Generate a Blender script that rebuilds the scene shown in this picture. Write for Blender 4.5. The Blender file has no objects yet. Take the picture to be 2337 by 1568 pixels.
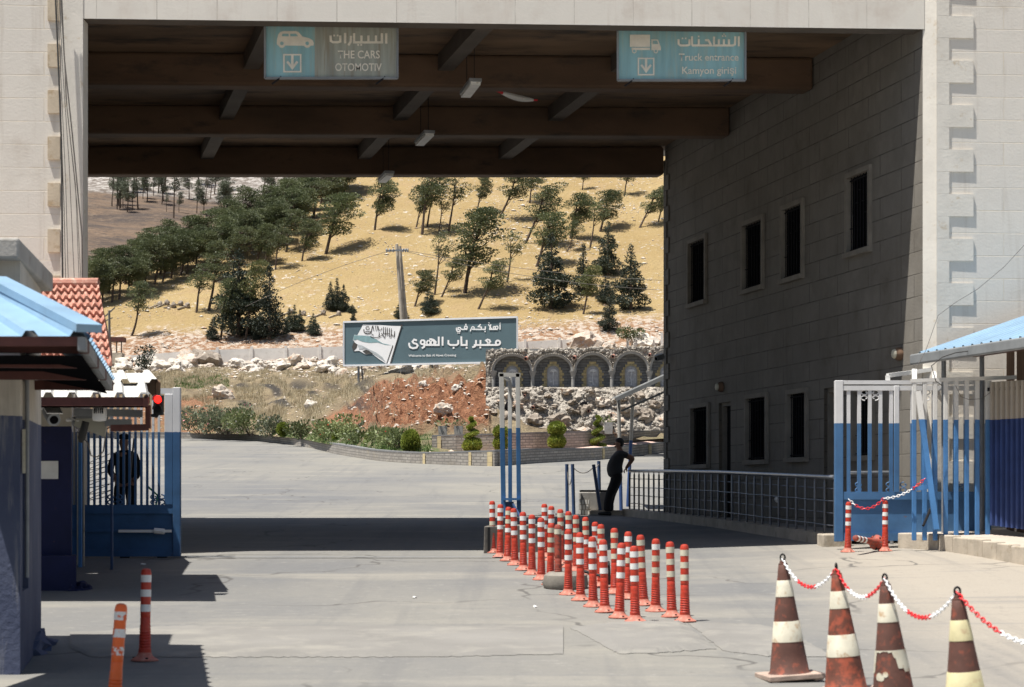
import bpy, bmesh, math, random
from mathutils import Vector, Matrix, noise
random.seed(11)
R = math.radians
sc = bpy.context.scene
C = sc.collection
# ---------------------------------------------------------------- camera, sky, sun, exposure
F, CX, HY, CZ = 4400.0, 1168.0, 1130.0, 1.4      # focal length and principal point in 2336-wide pixels, eye height
cd = bpy.data.cameras.new('camera'); cam = bpy.data.objects.new('camera', cd); C.objects.link(cam)
cam.location = (0, 0, CZ); cam.rotation_euler = (R(90), 0, 0)
cd.sensor_fit = 'HORIZONTAL'; cd.sensor_width = 36; cd.lens = 36 * F / 2336
cd.shift_y = (HY - 784) / 2336; cd.clip_end = 3000; cd.clip_start = .2
cd.dof.use_dof = True; cd.dof.focus_distance = 70; cd.dof.aperture_fstop = 5.0
sc.camera = cam
KX, KY = .30, .165                                  # shadow shift per metre of height
sdir = Vector((-KX, -KY, 1)).normalized()
w = bpy.data.worlds.new('World'); sc.world = w; w.use_nodes = True
nt = w.node_tree; bgn = nt.nodes['Background']
sky = nt.nodes.new('ShaderNodeTexSky'); sky.sky_type = 'NISHITA'; sky.sun_disc = False
sky.sun_elevation = math.asin(sdir.z); sky.sun_rotation = math.atan2(sdir.x, sdir.y); sky.dust_density = 1.6
nt.links.new(sky.outputs[0], bgn.inputs[0]); bgn.inputs[1].default_value = .06
sd = bpy.data.lights.new('sun', 'SUN'); sd.energy = 5.0; sd.angle = R(.53); sd.color = (1, .965, .90)
sun = bpy.data.objects.new('sun', sd); C.objects.link(sun); sun.location = (-10, -6, 40)
sun.rotation_euler = (-sdir).to_track_quat('-Z', 'Y').to_euler()
vs = sc.view_settings; vs.view_transform = 'Standard'; vs.look = 'None'; vs.gamma = 1; vs.exposure = .66
sc.cycles.use_denoising = True; sc.cycles.max_bounces = 6; sc.cycles.diffuse_bounces = 4
sc.cycles.sample_clamp_indirect = 6

# ---------------------------------------------------------------- projection and ground
def P(px, py, D):
    return Vector(((px - CX) / F * D, D, CZ + (HY - py) / F * D))
def PX(px, D): return (px - CX) / F * D
def PZ(py, D): return CZ + (HY - py) / F * D
EP = [(-80, 1.75), (0, 1.62), (10, 1.5), (15, 1.385), (19.2, 1.235), (23, 1.06), (28, .865), (36, .64), (44, .475), (140, -4.66), (4000, -4.66)]
def lerp_tab(tab, x):
    if x <= tab[0][0]: return tab[0][1]
    for (a, b), (c, d) in zip(tab, tab[1:]):
        if x <= c: return b + (d - b) * (x - a) / (c - a)
    return tab[-1][1]
def sst(a, b, x):
    t = min(1, max(0, (x - a) / (b - a))); return t * t * (3 - 2 * t)
def g(x, D):
    e = lerp_tab(EP, D)
    return CZ - e + .03 * min(5, max(0, x - 2)) * sst(18, 24, D) * (1 - sst(40, 48, D))
def GD(px, py):
    """distance at which the ray through a point meets the ground"""
    D = 5.0
    while D < 139:
        if PZ(py, D) <= g(PX(px, D), D): break
        D += .05
    return D
def GP(px, py):
    D = GD(px, py); return Vector((PX(px, D), D, g(PX(px, D), D)))
def lin(r, g_, b):
    f = lambda c: (c / 255 / 12.92) if c / 255 <= .04045 else ((c / 255 + .055) / 1.055) ** 2.4
    return (f(r), f(g_), f(b))

# ---------------------------------------------------------------- mesh builder
class MB:
    def __init__(s): s.v = []; s.f = []; s.m = []; s.uv = {}
    def add(s, vs_, fs, mi=0):
        o = len(s.v); s.v += [tuple(p) for p in vs_]
        for f in fs: s.f.append(tuple(i + o for i in f)); s.m.append(mi)
    def quad(s, a, b, c, d, mi=0, uv=None):
        s.add([a, b, c, d], [(0, 1, 2, 3)], mi)
        if uv: s.uv[len(s.f) - 1] = uv
    def hexa(s, p, mi=0):      # 0-3 bottom ccw, 4-7 top
        s.add(p, [(3, 2, 1, 0), (4, 5, 6, 7), (0, 1, 5, 4), (1, 2, 6, 5), (2, 3, 7, 6), (3, 0, 4, 7)], mi)
    def box(s, x0, x1, y0, y1, z0, z1, mi=0):
        s.hexa([(x0, y0, z0), (x1, y0, z0), (x1, y1, z0), (x0, y1, z0), (x0, y0, z1), (x1, y0, z1), (x1, y1, z1), (x0, y1, z1)], mi)
    def bar(s, p, q, w_, h_=None, mi=0, up=(0, 0, 1)):
        p = Vector(p); q = Vector(q); h_ = w_ if h_ is None else h_
        d = (q - p).normalized(); u = Vector(up)
        if abs(d.dot(u)) > .95: u = Vector((0, 1, 0))
        a = d.cross(u).normalized() * w_ / 2; b = a.cross(d).normalized() * h_ / 2
        s.hexa([p - a - b, p + a - b, p + a + b, p - a + b, q - a - b, q + a - b, q + a + b, q - a + b], mi)
    def tube(s, pts, r, n=8, mi=0, cap=True):
        pts = [Vector(p) for p in pts]; rs = r if isinstance(r, (list, tuple)) else [r] * len(pts)
        o = len(s.v); k = len(pts); pa = None
        for i, p in enumerate(pts):
            d = (pts[min(i + 1, k - 1)] - pts[max(i - 1, 0)]).normalized()
            if pa is None:
                pa = d.cross(Vector((0, 0, 1)) if abs(d.z) < .9 else Vector((0, 1, 0))).normalized()
            a = (pa - d * pa.dot(d)).normalized(); pa = a; b = d.cross(a)
            for j in range(n):
                t = 2 * math.pi * j / n; s.v.append(tuple(p + (a * math.cos(t) + b * math.sin(t)) * rs[i]))
        for i in range(k - 1):
            for j in range(n):
                s.f.append((o + i * n + j, o + i * n + (j + 1) % n, o + (i + 1) * n + (j + 1) % n, o + (i + 1) * n + j)); s.m.append(mi)
        if cap:
            s.f.append(tuple(o + j for j in range(n))[::-1]); s.m.append(mi)
            s.f.append(tuple(o + (k - 1) * n + j for j in range(n))); s.m.append(mi)
    def lathe(s, prof, n=20, c=(0, 0, 0), mi=0, mis=None, cap=True):
        o = len(s.v)
        for r, z in prof:
            for j in range(n):
                t = 2 * math.pi * j / n; s.v.append((c[0] + r * math.cos(t), c[1] + r * math.sin(t), c[2] + z))
        for i in range(len(prof) - 1):
            for j in range(n):
                s.f.append((o + i * n + j, o + i * n + (j + 1) % n, o + (i + 1) * n + (j + 1) % n, o + (i + 1) * n + j))
                s.m.append(mis[i] if mis else mi)
        if cap: s.f.append(tuple(o + (len(prof) - 1) * n + j for j in range(n))); s.m.append(mis[-1] if mis else mi)
    def prism(s, poly, fn, mi=0, depth=None):
        """2-D polygon mapped to 3-D by fn; depth is a vector for thickness"""
        a = [Vector(fn(*p)) for p in poly]; n = len(a)
        if depth is None: s.add(a, [tuple(range(n))], mi); return
        b = [p + Vector(depth) for p in a]
        s.add(a + b, [tuple(range(n)), tuple(range(2 * n - 1, n - 1, -1))] + [(i, i + n, (i + 1) % n + n, (i + 1) % n) for i in range(n)], mi)
    def blob(s, c, r, seed=0, amp=.25, fr=1.3, sub=2, mi=0, flat=0):
        bm = bmesh.new(); bmesh.ops.create_icosphere(bm, subdivisions=sub, radius=1)
        off = Vector((seed * 3.7, seed * 1.3, seed * 7.1))
        vv = []
        for v in bm.verts:
            p = v.co.copy(); k = 1 + amp * noise.noise(p * fr + off) + amp * .5 * noise.noise(p * fr * 2.7 + off)
            q = Vector((p.x * r[0] * k, p.y * r[1] * k, p.z * r[2] * k))
            if flat and q.z < -r[2] * flat: q.z = -r[2] * flat
            vv.append(Vector(c) + q)
        s.add(vv, [tuple(v.index for v in f.verts) for f in bm.faces], mi); bm.free()
    def build(s, name, mats, parent=None, smooth=False, link=True):
        me = bpy.data.meshes.new(name); me.from_pydata(s.v, [], s.f)
        mats = mats if isinstance(mats, (list, tuple)) else [mats]
        for m in mats: me.materials.append(m)
        if len(mats) > 1: me.polygons.foreach_set('material_index', s.m)
        if smooth: me.polygons.foreach_set('use_smooth', [True] * len(s.f)); me.set_sharp_from_angle(angle=R(42))
        if s.uv:
            ul = me.uv_layers.new(name='UVMap')
            for i, uv in s.uv.items():
                for k, li in enumerate(me.polygons[i].loop_indices): ul.data[li].uv = uv[k]
        me.update()
        o = bpy.data.objects.new(name, me); C.objects.link(o)
        if parent is not None:
            o.parent = parent
            if parent.get('_wb'): o.location = -Vector(parent.location)
        return o
def sub(o, part):
    """o becomes a sub-part of part (both built in world coordinates)"""
    o.parent = part; o.location = (0, 0, 0); return o
def bev(o, wd=.01, seg=2):
    m = o.modifiers.new('bevel', 'BEVEL'); m.width = wd; m.segments = seg; m.limit_method = 'ANGLE'; return o
def tag(o, label, cat, group=None, kind=None):
    if label: o['label'] = label
    if cat: o['category'] = cat
    if group: o['group'] = group
    if kind: o['kind'] = kind
    return o
def thing(name, loc, label, cat, group=None):
    o = bpy.data.objects.new(name, None); C.objects.link(o); o.location = loc; o.empty_display_size = .2; o['_wb'] = 1
    return tag(o, label, cat, group)
def local(o): del o['_wb']; return o      # parts of this thing are built round its own origin
def dup(root, loc=None, rz=None, scale=None, label=None, group=None):
    r = root.copy(); C.objects.link(r)
    if loc is not None: r.location = loc
    if rz is not None: r.rotation_euler = rz if isinstance(rz, (tuple, list)) else (0, 0, rz)
    if scale is not None: r.scale = scale if isinstance(scale, (tuple, list)) else (scale,) * 3
    if label: r['label'] = label
    if group: r['group'] = group
    for ch in list(root.children):
        c = ch.copy(); C.objects.link(c); c.parent = r
        for gr in list(ch.children):
            d = gr.copy(); C.objects.link(d); d.parent = c
    return r

# ---------------------------------------------------------------- materials
def nodes(m): return m.node_tree.nodes, m.node_tree.links
def newmat(name):
    m = bpy.data.materials.new(name); m.use_nodes = True
    n, l = nodes(m); return m, n, l, n['Principled BSDF']
def nz(n, l, vec, scale, detail=4, rough=.55, stretch=None):
    if stretch:
        mp = n.new('ShaderNodeMapping'); mp.inputs['Scale'].default_value = stretch; l.new(vec, mp.inputs[0]); vec = mp.outputs[0]
    t = n.new('ShaderNodeTexNoise'); t.inputs['Scale'].default_value = scale; t.inputs['Detail'].default_value = detail
    t.inputs['Roughness'].default_value = rough; l.new(vec, t.inputs['Vector']); return t.outputs['Fac']
def ramp(n, l, fac, a, b, interp='LINEAR'):
    r = n.new('ShaderNodeMapRange'); r.inputs[1].default_value = a; r.inputs[2].default_value = b
    r.interpolation_type = interp; l.new(fac, r.inputs[0]); return r.outputs[0]
def mix(n, l, fac, a, b, mode='MIX'):
    m = n.new('ShaderNodeMix'); m.data_type = 'RGBA'; m.blend_type = mode
    for s_, v in ((0, fac), (6, a), (7, b)):
        if isinstance(v, (int, float)): m.inputs[s_].default_value = v
        elif isinstance(v, (tuple, list)): m.inputs[s_].default_value = (*v, 1)
        else: l.new(v, m.inputs[s_])
    return m.outputs[2]
def mth(n, l, op, a, b=0.0):
    m = n.new('ShaderNodeMath'); m.operation = op
    for i, v in enumerate((a, b)):
        if isinstance(v, (int, float)): m.inputs[i].default_value = v
        else: l.new(v, m.inputs[i])
    return m.outputs[0]
def pos(n): return n.new('ShaderNodeNewGeometry').outputs['Position']
def bump(n, l, bs, h, strength=.4, dist=.02):
    b = n.new('ShaderNodeBump'); b.inputs['Strength'].default_value = strength; b.inputs['Distance'].default_value = dist
    l.new(h, b.inputs['Height']); l.new(b.outputs[0], bs.inputs['Normal'])
def pm(name, c, rough=.75, var=.25, scale=3.0, c2=None, thr=(.5, .62), bs_=.0, bscale=60, metal=0, dist=.01, stretch=None, coords='pos'):
    """painted or plain surface: base colour, cloudy variation, optional second colour in patches, optional grain"""
    m, n, l, b = newmat(name)
    p = pos(n) if coords == 'pos' else n.new('ShaderNodeTexCoord').outputs['Object']
    f = nz(n, l, p, scale, 5, .6, stretch)
    dk = tuple(x * (1 - var) for x in c); lt = tuple(min(1, x * (1 + var * .7)) for x in c)
    col_ = mix(n, l, ramp(n, l, f, .3, .7), dk, lt)
    if c2 is not None:
        f2 = nz(n, l, p, scale * 2.3, 6, .65, stretch); col_ = mix(n, l, ramp(n, l, f2, *thr), col_, c2)
    l.new(col_, b.inputs['Base Color']); b.inputs['Roughness'].default_value = rough; b.inputs['Metallic'].default_value = metal
    if bs_: bump(n, l, b, nz(n, l, p, bscale, 4), bs_, dist)
    return m
def two_tone(name, zt, top, low, rough=.55, tilt=0.0):
    """paint: pale above the line at height zt, blue below, with dust and rust spots"""
    m, n, l, b = newmat(name); p = pos(n)
    sx = n.new('ShaderNodeSeparateXYZ'); l.new(p, sx.inputs[0])
    z = mth(n, l, 'ADD', sx.outputs[2], mth(n, l, 'MULTIPLY', nz(n, l, p, 25, 2), .012))
    k = mth(n, l, 'GREATER_THAN', z, zt)
    f = nz(n, l, p, 2.2, 6, .65); f2 = nz(n, l, p, 9, 6, .7)
    lo = mix(n, l, ramp(n, l, f, .3, .7), tuple(x * .75 for x in low), tuple(min(1, x * 1.2) for x in low))
    hi = mix(n, l, ramp(n, l, f, .3, .7), tuple(x * .8 for x in top), top)
    c_ = mix(n, l, k, lo, hi)
    c_ = mix(n, l, ramp(n, l, f2, .66, .74), c_, (.16, .075, .035))
    l.new(c_, b.inputs['Base Color']); b.inputs['Roughness'].default_value = rough
    return m
def stone(name, c1, c2, mortar, bw=.75, rh=.33, ms=.008, stain=(.3, .25, .18), st=(.55, .75), bstr=.5, var=.12, streak=True):
    m, n, l, b = newmat(name); uv = n.new('ShaderNodeTexCoord').outputs['UV']; p = pos(n)
    t = n.new('ShaderNodeTexBrick'); l.new(uv, t.inputs[0])
    t.inputs['Scale'].default_value = 1; t.inputs['Brick Width'].default_value = bw; t.inputs['Row Height'].default_value = rh
    t.inputs['Mortar Size'].default_value = ms; t.inputs['Mortar Smooth'].default_value = .3; t.offset = .37; t.offset_frequency = 2
    t.inputs['Color1'].default_value = (*c1, 1); t.inputs['Color2'].default_value = (*c2, 1); t.inputs['Mortar'].default_value = (*mortar, 1)
    f = nz(n, l, p, 1.1, 6, .65)
    c_ = mix(n, l, ramp(n, l, f, *st), t.outputs['Color'], stain)
    f2 = nz(n, l, p, 3.0, 5, .6)
    c_ = mix(n, l, ramp(n, l, f2, .35, .7), c_, tuple(x * (1 - var) for x in c1), 'MIX') if var else c_
    if streak:
        f3 = nz(n, l, p, 2.0, 4, .6, (3.5, 3.5, .25)); c_ = mix(n, l, mth(n, l, 'MULTIPLY', ramp(n, l, f3, .55, .8), .55), c_, stain)
    l.new(c_, b.inputs['Base Color']); b.inputs['Roughness'].default_value = .85
    h = mth(n, l, 'ADD', mth(n, l, 'MULTIPLY', t.outputs['Fac'], -1.0), mth(n, l, 'MULTIPLY', nz(n, l, p, 30, 4), .25))
    bump(n, l, b, h, bstr, .02); return m
def foliage(name, c, c2, tr=.25, rand=.35, scale=.8):
    m, n, l, b = newmat(name); p = pos(n); oi = n.new('ShaderNodeObjectInfo').outputs['Random']
    f = nz(n, l, p, scale, 3)
    c_ = mix(n, l, ramp(n, l, f, .35, .65), c, c2)
    hs = n.new('ShaderNodeHueSaturation'); l.new(c_, hs.inputs['Color'])
    l.new(ramp(n, l, oi, 0, 1), hs.inputs['Value']); mr = hs.inputs['Value'].links[0].from_node
    mr.inputs[3].default_value = 1 - rand; mr.inputs[4].default_value = 1 + rand
    l.new(hs.outputs[0], b.inputs['Base Color']); b.inputs['Roughness'].default_value = .6
    t = n.new('ShaderNodeBsdfTranslucent'); l.new(hs.outputs[0], t.inputs[0])
    ms = n.new('ShaderNodeMixShader'); ms.inputs[0].default_value = tr
    l.new(b.outputs[0], ms.inputs[1]); l.new(t.outputs[0], ms.inputs[2]); l.new(ms.outputs[0], n['Material Output'].inputs[0])
    return m
def emit(name, c, s):
    m, n, l, b = newmat(name); b.inputs['Base Color'].default_value = (*c, 1); b.inputs['Emission Color'].default_value = (*c, 1)
    b.inputs['Emission Strength'].default_value = s; return m

WHITE = (.72, .71, .68); BLUE = (.055, .16, .36); NAVY = (.010, .014, .062); CREAM = (.62, .58, .50)
M = dict(
    concrete=pm('concrete', (.36, .34, .31), .9, .25, 1.6, (.22, .2, .17), (.56, .72), .4, 40),
    kerb=pm('kerb_stone', (.46, .40, .32), .9, .25, 2.2, (.3, .25, .18), (.56, .7), .5, 30),
    soffit=pm('stained_soffit', (.175, .112, .066), .9, .5, .55, (.045, .035, .028), (.5, .66), .4, 18, stretch=(.5, 1.6, 1)),
    beamface=pm('brown_beam_paint', (.105, .062, .036), .85, .4, .8, (.04, .028, .02), (.55, .72), .25, 30, stretch=(.6, 1, 1.5)),
    joist=pm('joist_concrete', (.10, .080, .063), .9, .3, 1.2, None, bs_=.3, bscale=30),
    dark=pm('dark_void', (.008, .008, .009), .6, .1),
    bars=pm('dark_iron', (.02, .02, .022), .5, .2, 20),
    framest=pm('window_surround', (.235, .212, .178), .85, .25, 3, bs_=.3),
    black=pm('black_rubber', (.012, .012, .012), .6, .2),
    cable=pm('cable', (.045, .042, .038), .6, .2),
    white=pm('white_paint', (.74, .73, .70), .6, .1, 4, (.45, .4, .33), (.62, .74)),
    steel=pm('galvanised_steel', (.45, .47, .5), .35, .15, 6, metal=.8),
    greysteel=pm('grey_steel', (.25, .26, .27), .5, .2, 6, metal=.3),
    chrome=pm('tube_steel', (.16, .165, .18), .35, .15, 6, metal=.7),
    navy=pm('navy_wall_paint', NAVY, .85, .3, 1.4, (.13, .115, .10), (.68, .72), .4, 35),
    blueroof=pm('blue_sheet', (.215, .345, .47), .45, .18, 2, (.30, .38, .44), (.6, .75)),
    whiteroof=pm('white_sheet', (.56, .55, .52), .6, .15, 3, (.34, .27, .22), (.62, .70)),
    redoxide=pm('red_oxide', (.10, .03, .022), .7, .3, 6),
    brown=pm('brown_board', (.17, .10, .06), .8, .3, 5, stretch=(6, 6, .6)),
    boll=pm('bollard_red', (.50, .042, .018), .45, .25, 9, (.46, .12, .085), (.56, .78), coords='obj'),
    bolldust=pm('bollard_dusty', (.46, .15, .105), .8, .2, 14, (.46, .25, .19), (.5, .7), coords='obj'),
    bollold=pm('bollard_scuffed', (.34, .06, .035), .7, .35, 12, (.10, .07, .06), (.52, .62), coords='obj'),
    bandw=pm('band_white', (.78, .77, .74), .45, .1, 14, (.5, .42, .34), (.64, .7), coords='obj'),
    bandy=pm('band_yellowed', (.60, .56, .43), .5, .15, 12, (.45, .38, .28), (.62, .7), coords='obj'),
    orange=pm('orange_plastic', (.82, .135, .02), .4, .12, 7, (.62, .3, .2), (.64, .8), coords='obj'),
    bandp=pm('band_peeled', (.76, .74, .70), .5, .1, 6, (.75, .12, .03), (.5, .53), coords='obj'),
    cone=pm('cone_rubber', (.115, .048, .034), .75, .3, 6, (.30, .075, .04), (.54, .7), .15, 50, coords='obj'),
    coneband=pm('cone_band', (.62, .58, .46), .6, .22, 6, (.44, .31, .19), (.53, .66), coords='obj'),
    conebase=pm('cone_base', (.40, .30, .24), .85, .25, 8, bs_=.3, coords='obj'),
    chainr=pm('chain_red', (.70, .03, .035), .4, .1), chainw=pm('chain_white', (.85, .85, .85), .4, .05),
    redtile=pm('roof_tile', (.44, .20, .145), .85, .3, 5, (.54, .37, .29), (.5, .68), .3, 30),
    bark=pm('bark', (.085, .06, .045), .95, .35, 3), barkgrey=pm('bark_grey', (.16, .145, .13), .95, .3, 3),
    rock=pm('limestone', (.48, .415, .345), .9, .3, 1.6, (.42, .235, .13), (.52, .66), .8, 6, dist=.06),
    rockw=pm('white_limestone', (.56, .51, .445), .9, .25, 1.6, (.40, .31, .22), (.54, .7), .8, 5, dist=.06),
    basalt=pm('brown_boulder', (.27, .225, .18), .9, .3, 2, (.5, .44, .36), (.55, .7), .7, 8, dist=.05),
    rubble=pm('rubble_mortar', (.33, .295, .25), .95, .75, 9, (.58, .52, .44), (.5, .62), 1.0, 10, dist=.12),
    carved=pm('carved_stone', (.30, .29, .27), .8, .2, 6, bs_=.5, bscale=30),
    coping=pm('coping', (.20, .20, .20), .8, .2, 4), pink=pm('pink_paving', (.58, .40, .33), .85, .12, 3),
    signt=pm('sign_board', (.085, .135, .155), .5, .08, 1.5), signw=pm('sign_white', (.80, .80, .80), .5, .03),
    signk=pm('sign_ink', (.06, .055, .05), .6, .1), signteal=pm('sign_teal', (.22, .36, .38), .6, .2, 3),
    signgrey=pm('sign_grey', (.42, .45, .46), .6, .25, 5),
    alu=pm('aluminium', (.70, .71, .73), .4, .08, 5),
    lettering=pm('faded_lettering', (.78, .72, .60), .7, .15, 5),
    skin=pm('skin', (.28, .15, .10), .6, .1), hair=pm('black_hair', (.012, .01, .009), .7, .2, 30),
    shirt=pm('charcoal_shirt', (.045, .047, .052), .9, .15, 6), trousers=pm('black_trousers', (.012, .012, .014), .9, .15, 6),
    shoe=pm('black_shoe', (.01, .01, .01), .5, .1), blackcloth=pm('black_cloth', (.008, .008, .009), .95, .15, 5),
    beige=pm('beige_panel', (.36, .35, .29), .6, .1, 3), green=pm('green_paint', (.02, .3, .09), .5, .1),
    bluepost=pm('blue_post', (.035, .07, .16), .5, .2, 6),
    tin=pm('gutter_grey', (.22, .23, .235), .6, .2, 3),
    panelc=pm('fence_concrete', (.72, .695, .65), .9, .12, 1.2, (.58, .55, .49), (.55, .7), .3, 20),
)
for k_ in ('dark', 'bars'): MATS_ = M[k_].node_tree.nodes['Principled BSDF']; MATS_.inputs['Specular IOR Level'].default_value = 0.0 if k_ == 'dark' else .15; MATS_.inputs['Roughness'].default_value = 1
M['pine'] = foliage('pine_needles', (.068, .086, .038), (.125, .142, .062), .28, .22)
M['pinefar'] = foliage('far_pine_needles', (.085, .100, .070), (.12, .135, .085), .2, .25)
M['pineyel'] = foliage('pale_pine_needles', (.10, .115, .04), (.14, .15, .055), .25, .2)
M['fir'] = foliage('dark_conifer', (.024, .036, .023), (.045, .060, .036), .12, .2)
M['topiary'] = foliage('clipped_cypress', (.17, .22, .035), (.25, .29, .05), .3, .12, 6)
M['bush'] = foliage('shrub_leaves', (.10, .13, .045), (.18, .21, .085), .25, .35)
M['oleander'] = foliage('oleander_leaves', (.11, .13, .075), (.18, .20, .12), .25, .25)
M['straw'] = foliage('dry_straw', (.38, .315, .20), (.50, .43, .29), .3, .0, .3)
M['flower'] = pm('petals', (.75, .25, .33), .6, .3, 9); M['redflower'] = pm('red_petals', (.7, .05, .03), .6, .2, 9)

# ---------------------------------------------------------------- ground
def asphalt_mat():
    m, n, l, b = newmat('asphalt'); p = pos(n)
    f = nz(n, l, p, .16, 6, .6, (1, .55, 1)); f2 = nz(n, l, p, .5, 6, .65, (.35, 1.3, 1)); f3 = nz(n, l, p, 1.7, 6, .7)
    c_ = mix(n, l, ramp(n, l, f, .36, .66), (.145,.145,.145),(.238,.224,.192))
    c_ = mix(n, l, mth(n, l, 'MULTIPLY', ramp(n, l, f2, .52, .72), .7), c_, (.32, .295, .245))
    c_ = mix(n, l, mth(n, l, 'MULTIPLY', ramp(n, l, f3, .58, .72), .45), c_, (.12, .12, .12))
    sx = n.new('ShaderNodeSeparateXYZ'); l.new(p, sx.inputs[0])
    dust = mth(n, l, 'MULTIPLY', ramp(n, l, mth(n, l, 'ADD', sx.outputs[0], mth(n, l, 'MULTIPLY', f, 3.0)), 4.2, 6.2), ramp(n, l, sx.outputs[1], 34, 26))
    c_ = mix(n, l, mth(n, l, 'MULTIPLY', dust, .85), c_, (.36,.315,.255))
    sk = nz(n, l, p, 1.3, 3, .5, (.22, 2.4, 1)); c_ = mix(n, l, mth(n, l, 'MULTIPLY', ramp(n, l, sk, .60, .72), .35), c_, (.14, .14, .145))
    ty = nz(n, l, p, .9, 4, .6, (2.6, .12, 1)); c_ = mix(n, l, mth(n, l, 'MULTIPLY', ramp(n, l, ty, .54, .68), .35), c_, (.12, .12, .122))
    wv = n.new('ShaderNodeVectorMath'); wv.operation = 'ADD'; ns = n.new('ShaderNodeTexNoise'); ns.inputs['Scale'].default_value = 1.2; l.new(p, ns.inputs['Vector']); l.new(p, wv.inputs[0]); l.new(ns.outputs['Color'], wv.inputs[1])
    vo = n.new('ShaderNodeTexVoronoi'); vo.feature = 'DISTANCE_TO_EDGE'; vo.inputs['Scale'].default_value = .28; l.new(wv.outputs[0], vo.inputs['Vector'])
    ck = mth(n, l, 'MULTIPLY', ramp(n, l, vo.outputs['Distance'], .010, .004), ramp(n, l, nz(n, l, p, .35, 3), .46, .56)); c_ = mix(n, l, mth(n, l, 'MULTIPLY', ck, .75), c_, (.06, .055, .05))
    sp_ = nz(n, l, p, 7, 3, .8); c_ = mix(n, l, mth(n, l, 'MULTIPLY', ramp(n, l, sp_, .58, .74), .4), c_, (.11, .108, .104)); c_ = mix(n, l, mth(n, l, 'MULTIPLY', ramp(n, l, sp_, .42, .28), .35), c_, (.36, .34, .30))
    gr = nz(n, l, p, 45, 3, .7); c_ = mix(n, l, ramp(n, l, gr, .3, .7), mix(n, l, .22, c_, (.08, .08, .08)), c_)
    l.new(c_, b.inputs['Base Color']); b.inputs['Roughness'].default_value = .85
    h = mth(n, l, 'ADD', mth(n, l, 'MULTIPLY', nz(n, l, p, 60, 3), .4), f3); bump(n, l, b, h, .35, .012); return m
M['asphalt'] = asphalt_mat()
def grid_mesh(name, xs, ys, zf, mats, kind='structure', smooth=True):
    mb = MB(); nx = len(xs)
    for y in ys:
        for x in xs: mb.v.append((x, y, zf(x, y)))
    for j in range(len(ys) - 1):
        for i in range(nx - 1):
            a = j * nx + i; mb.f.append((a, a + 1, a + nx + 1, a + nx)); mb.m.append(0)
    o = mb.build(name, mats, smooth=smooth); o['kind'] = kind; return o
xs = [-900, -400, -150, -80, -50, -35] + [x * .5 for x in range(-50, 51)] + [35, 50, 80, 150, 400, 900]
ys = [-400, -80, -40, -15, -5] + [y * .75 for y in range(0, 187)] + [160, 250, 500, 1200]
grid_mesh('ground', xs, ys, lambda x, y: g(x, y), M['asphalt'])
mb = MB()
for i in range(40):
    x0, x1 = -4.6 + i * .125, -4.6 + (i + 1) * .125; mb.quad((x0, 27.28, g(x0, 27.28) + .019), (x1, 27.28, g(x1, 27.28) + .019), (x1, 27.36, g(x1, 27.36) + .019), (x0, 27.36, g(x0, 27.36) + .019))
mb.build('gate_track', M['greysteel'])['kind'] = 'structure'
# worn asphalt overlays with broken edges
M['patch'] = pm('asphalt_overlay', (.205, .195, .178), .9, .16, .9, (.26, .245, .215), (.5, .7), .5, 45, dist=.012)
def patch(pts, h):
    q = []
    for (a, b), (c, d) in zip(pts, pts[1:] + pts[:1]):
        k = max(2, int(math.hypot(c - a, (d - b) * 3) / 9))
        for i in range(k):
            t = i / k; q.append((a + (c - a) * t + random.uniform(-2.5, 2.5), b + (d - b) * t + random.uniform(-1.1, 1.1)))
    pp = [GP(*u) for u in q]; mb = MB(); n = len(pp)
    cc = sum((Vector(p) for p in pp), Vector()) / n
    top = [(p.x, p.y, g(p.x, p.y) + h) for p in pp]; low = [(p.x, p.y, g(p.x, p.y) - .03) for p in pp]
    inn = []
    for p in pp:
        q_ = p + (cc - p) * (.18 / max(.4, (cc - p).length)); inn.append((q_.x, q_.y, g(q_.x, q_.y) + h + .022))
    mb.add(low + top + inn + [(cc.x, cc.y, g(cc.x, cc.y) + h + .022)],
           [(i, (i + 1) % n, (i + 1) % n + n, i + n) for i in range(n)] + [(i + n, (i + 1) % n + n, (i + 1) % n + 2 * n, i + 2 * n) for i in range(n)] +
           [(i + 2 * n, (i + 1) % n + 2 * n, 3 * n) for i in range(n)])
    o = mb.build('asphalt_patch', M['patch']); o['kind'] = 'structure'
mb = MB(); cols = []
for i in range(121):
    x = 160 + 1125 * i / 120; fy_ = 1501 - 8 * sst(900, 1400, x) + 1.6 * noise.noise(Vector((x * .05, 0, 0))) - 22 * (1 - sst(150, 215, x)); by_ = 1429 + 14 * (1 - sst(160, 420, x)) + 1.2 * noise.noise(Vector((x * .04, 5, 0)))
    row = []
    for y, h_ in ((fy_, .004), (fy_ - 7, .014), (by_ + 8, .014), (by_, .004)): p = GP(x + (1500 - y) * -.0, y); row.append((p.x, p.y, g(p.x, p.y) + h_))
    cols.append(row)
for p, q in zip(cols, cols[1:]):
    for k in range(3): mb.quad(p[k], q[k], q[k + 1], p[k + 1])
mb.build('asphalt_patch', M['patch'])['kind'] = 'structure'
patch([(1300, 1433), (1420, 1420), (1555, 1419), (1632, 1482), (1500, 1492), (1412, 1493)], .006)
patch([(1572, 1424), (1700, 1424), (1790, 1436), (1900, 1500), (1760, 1500), (1648, 1486)], .006)

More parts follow.
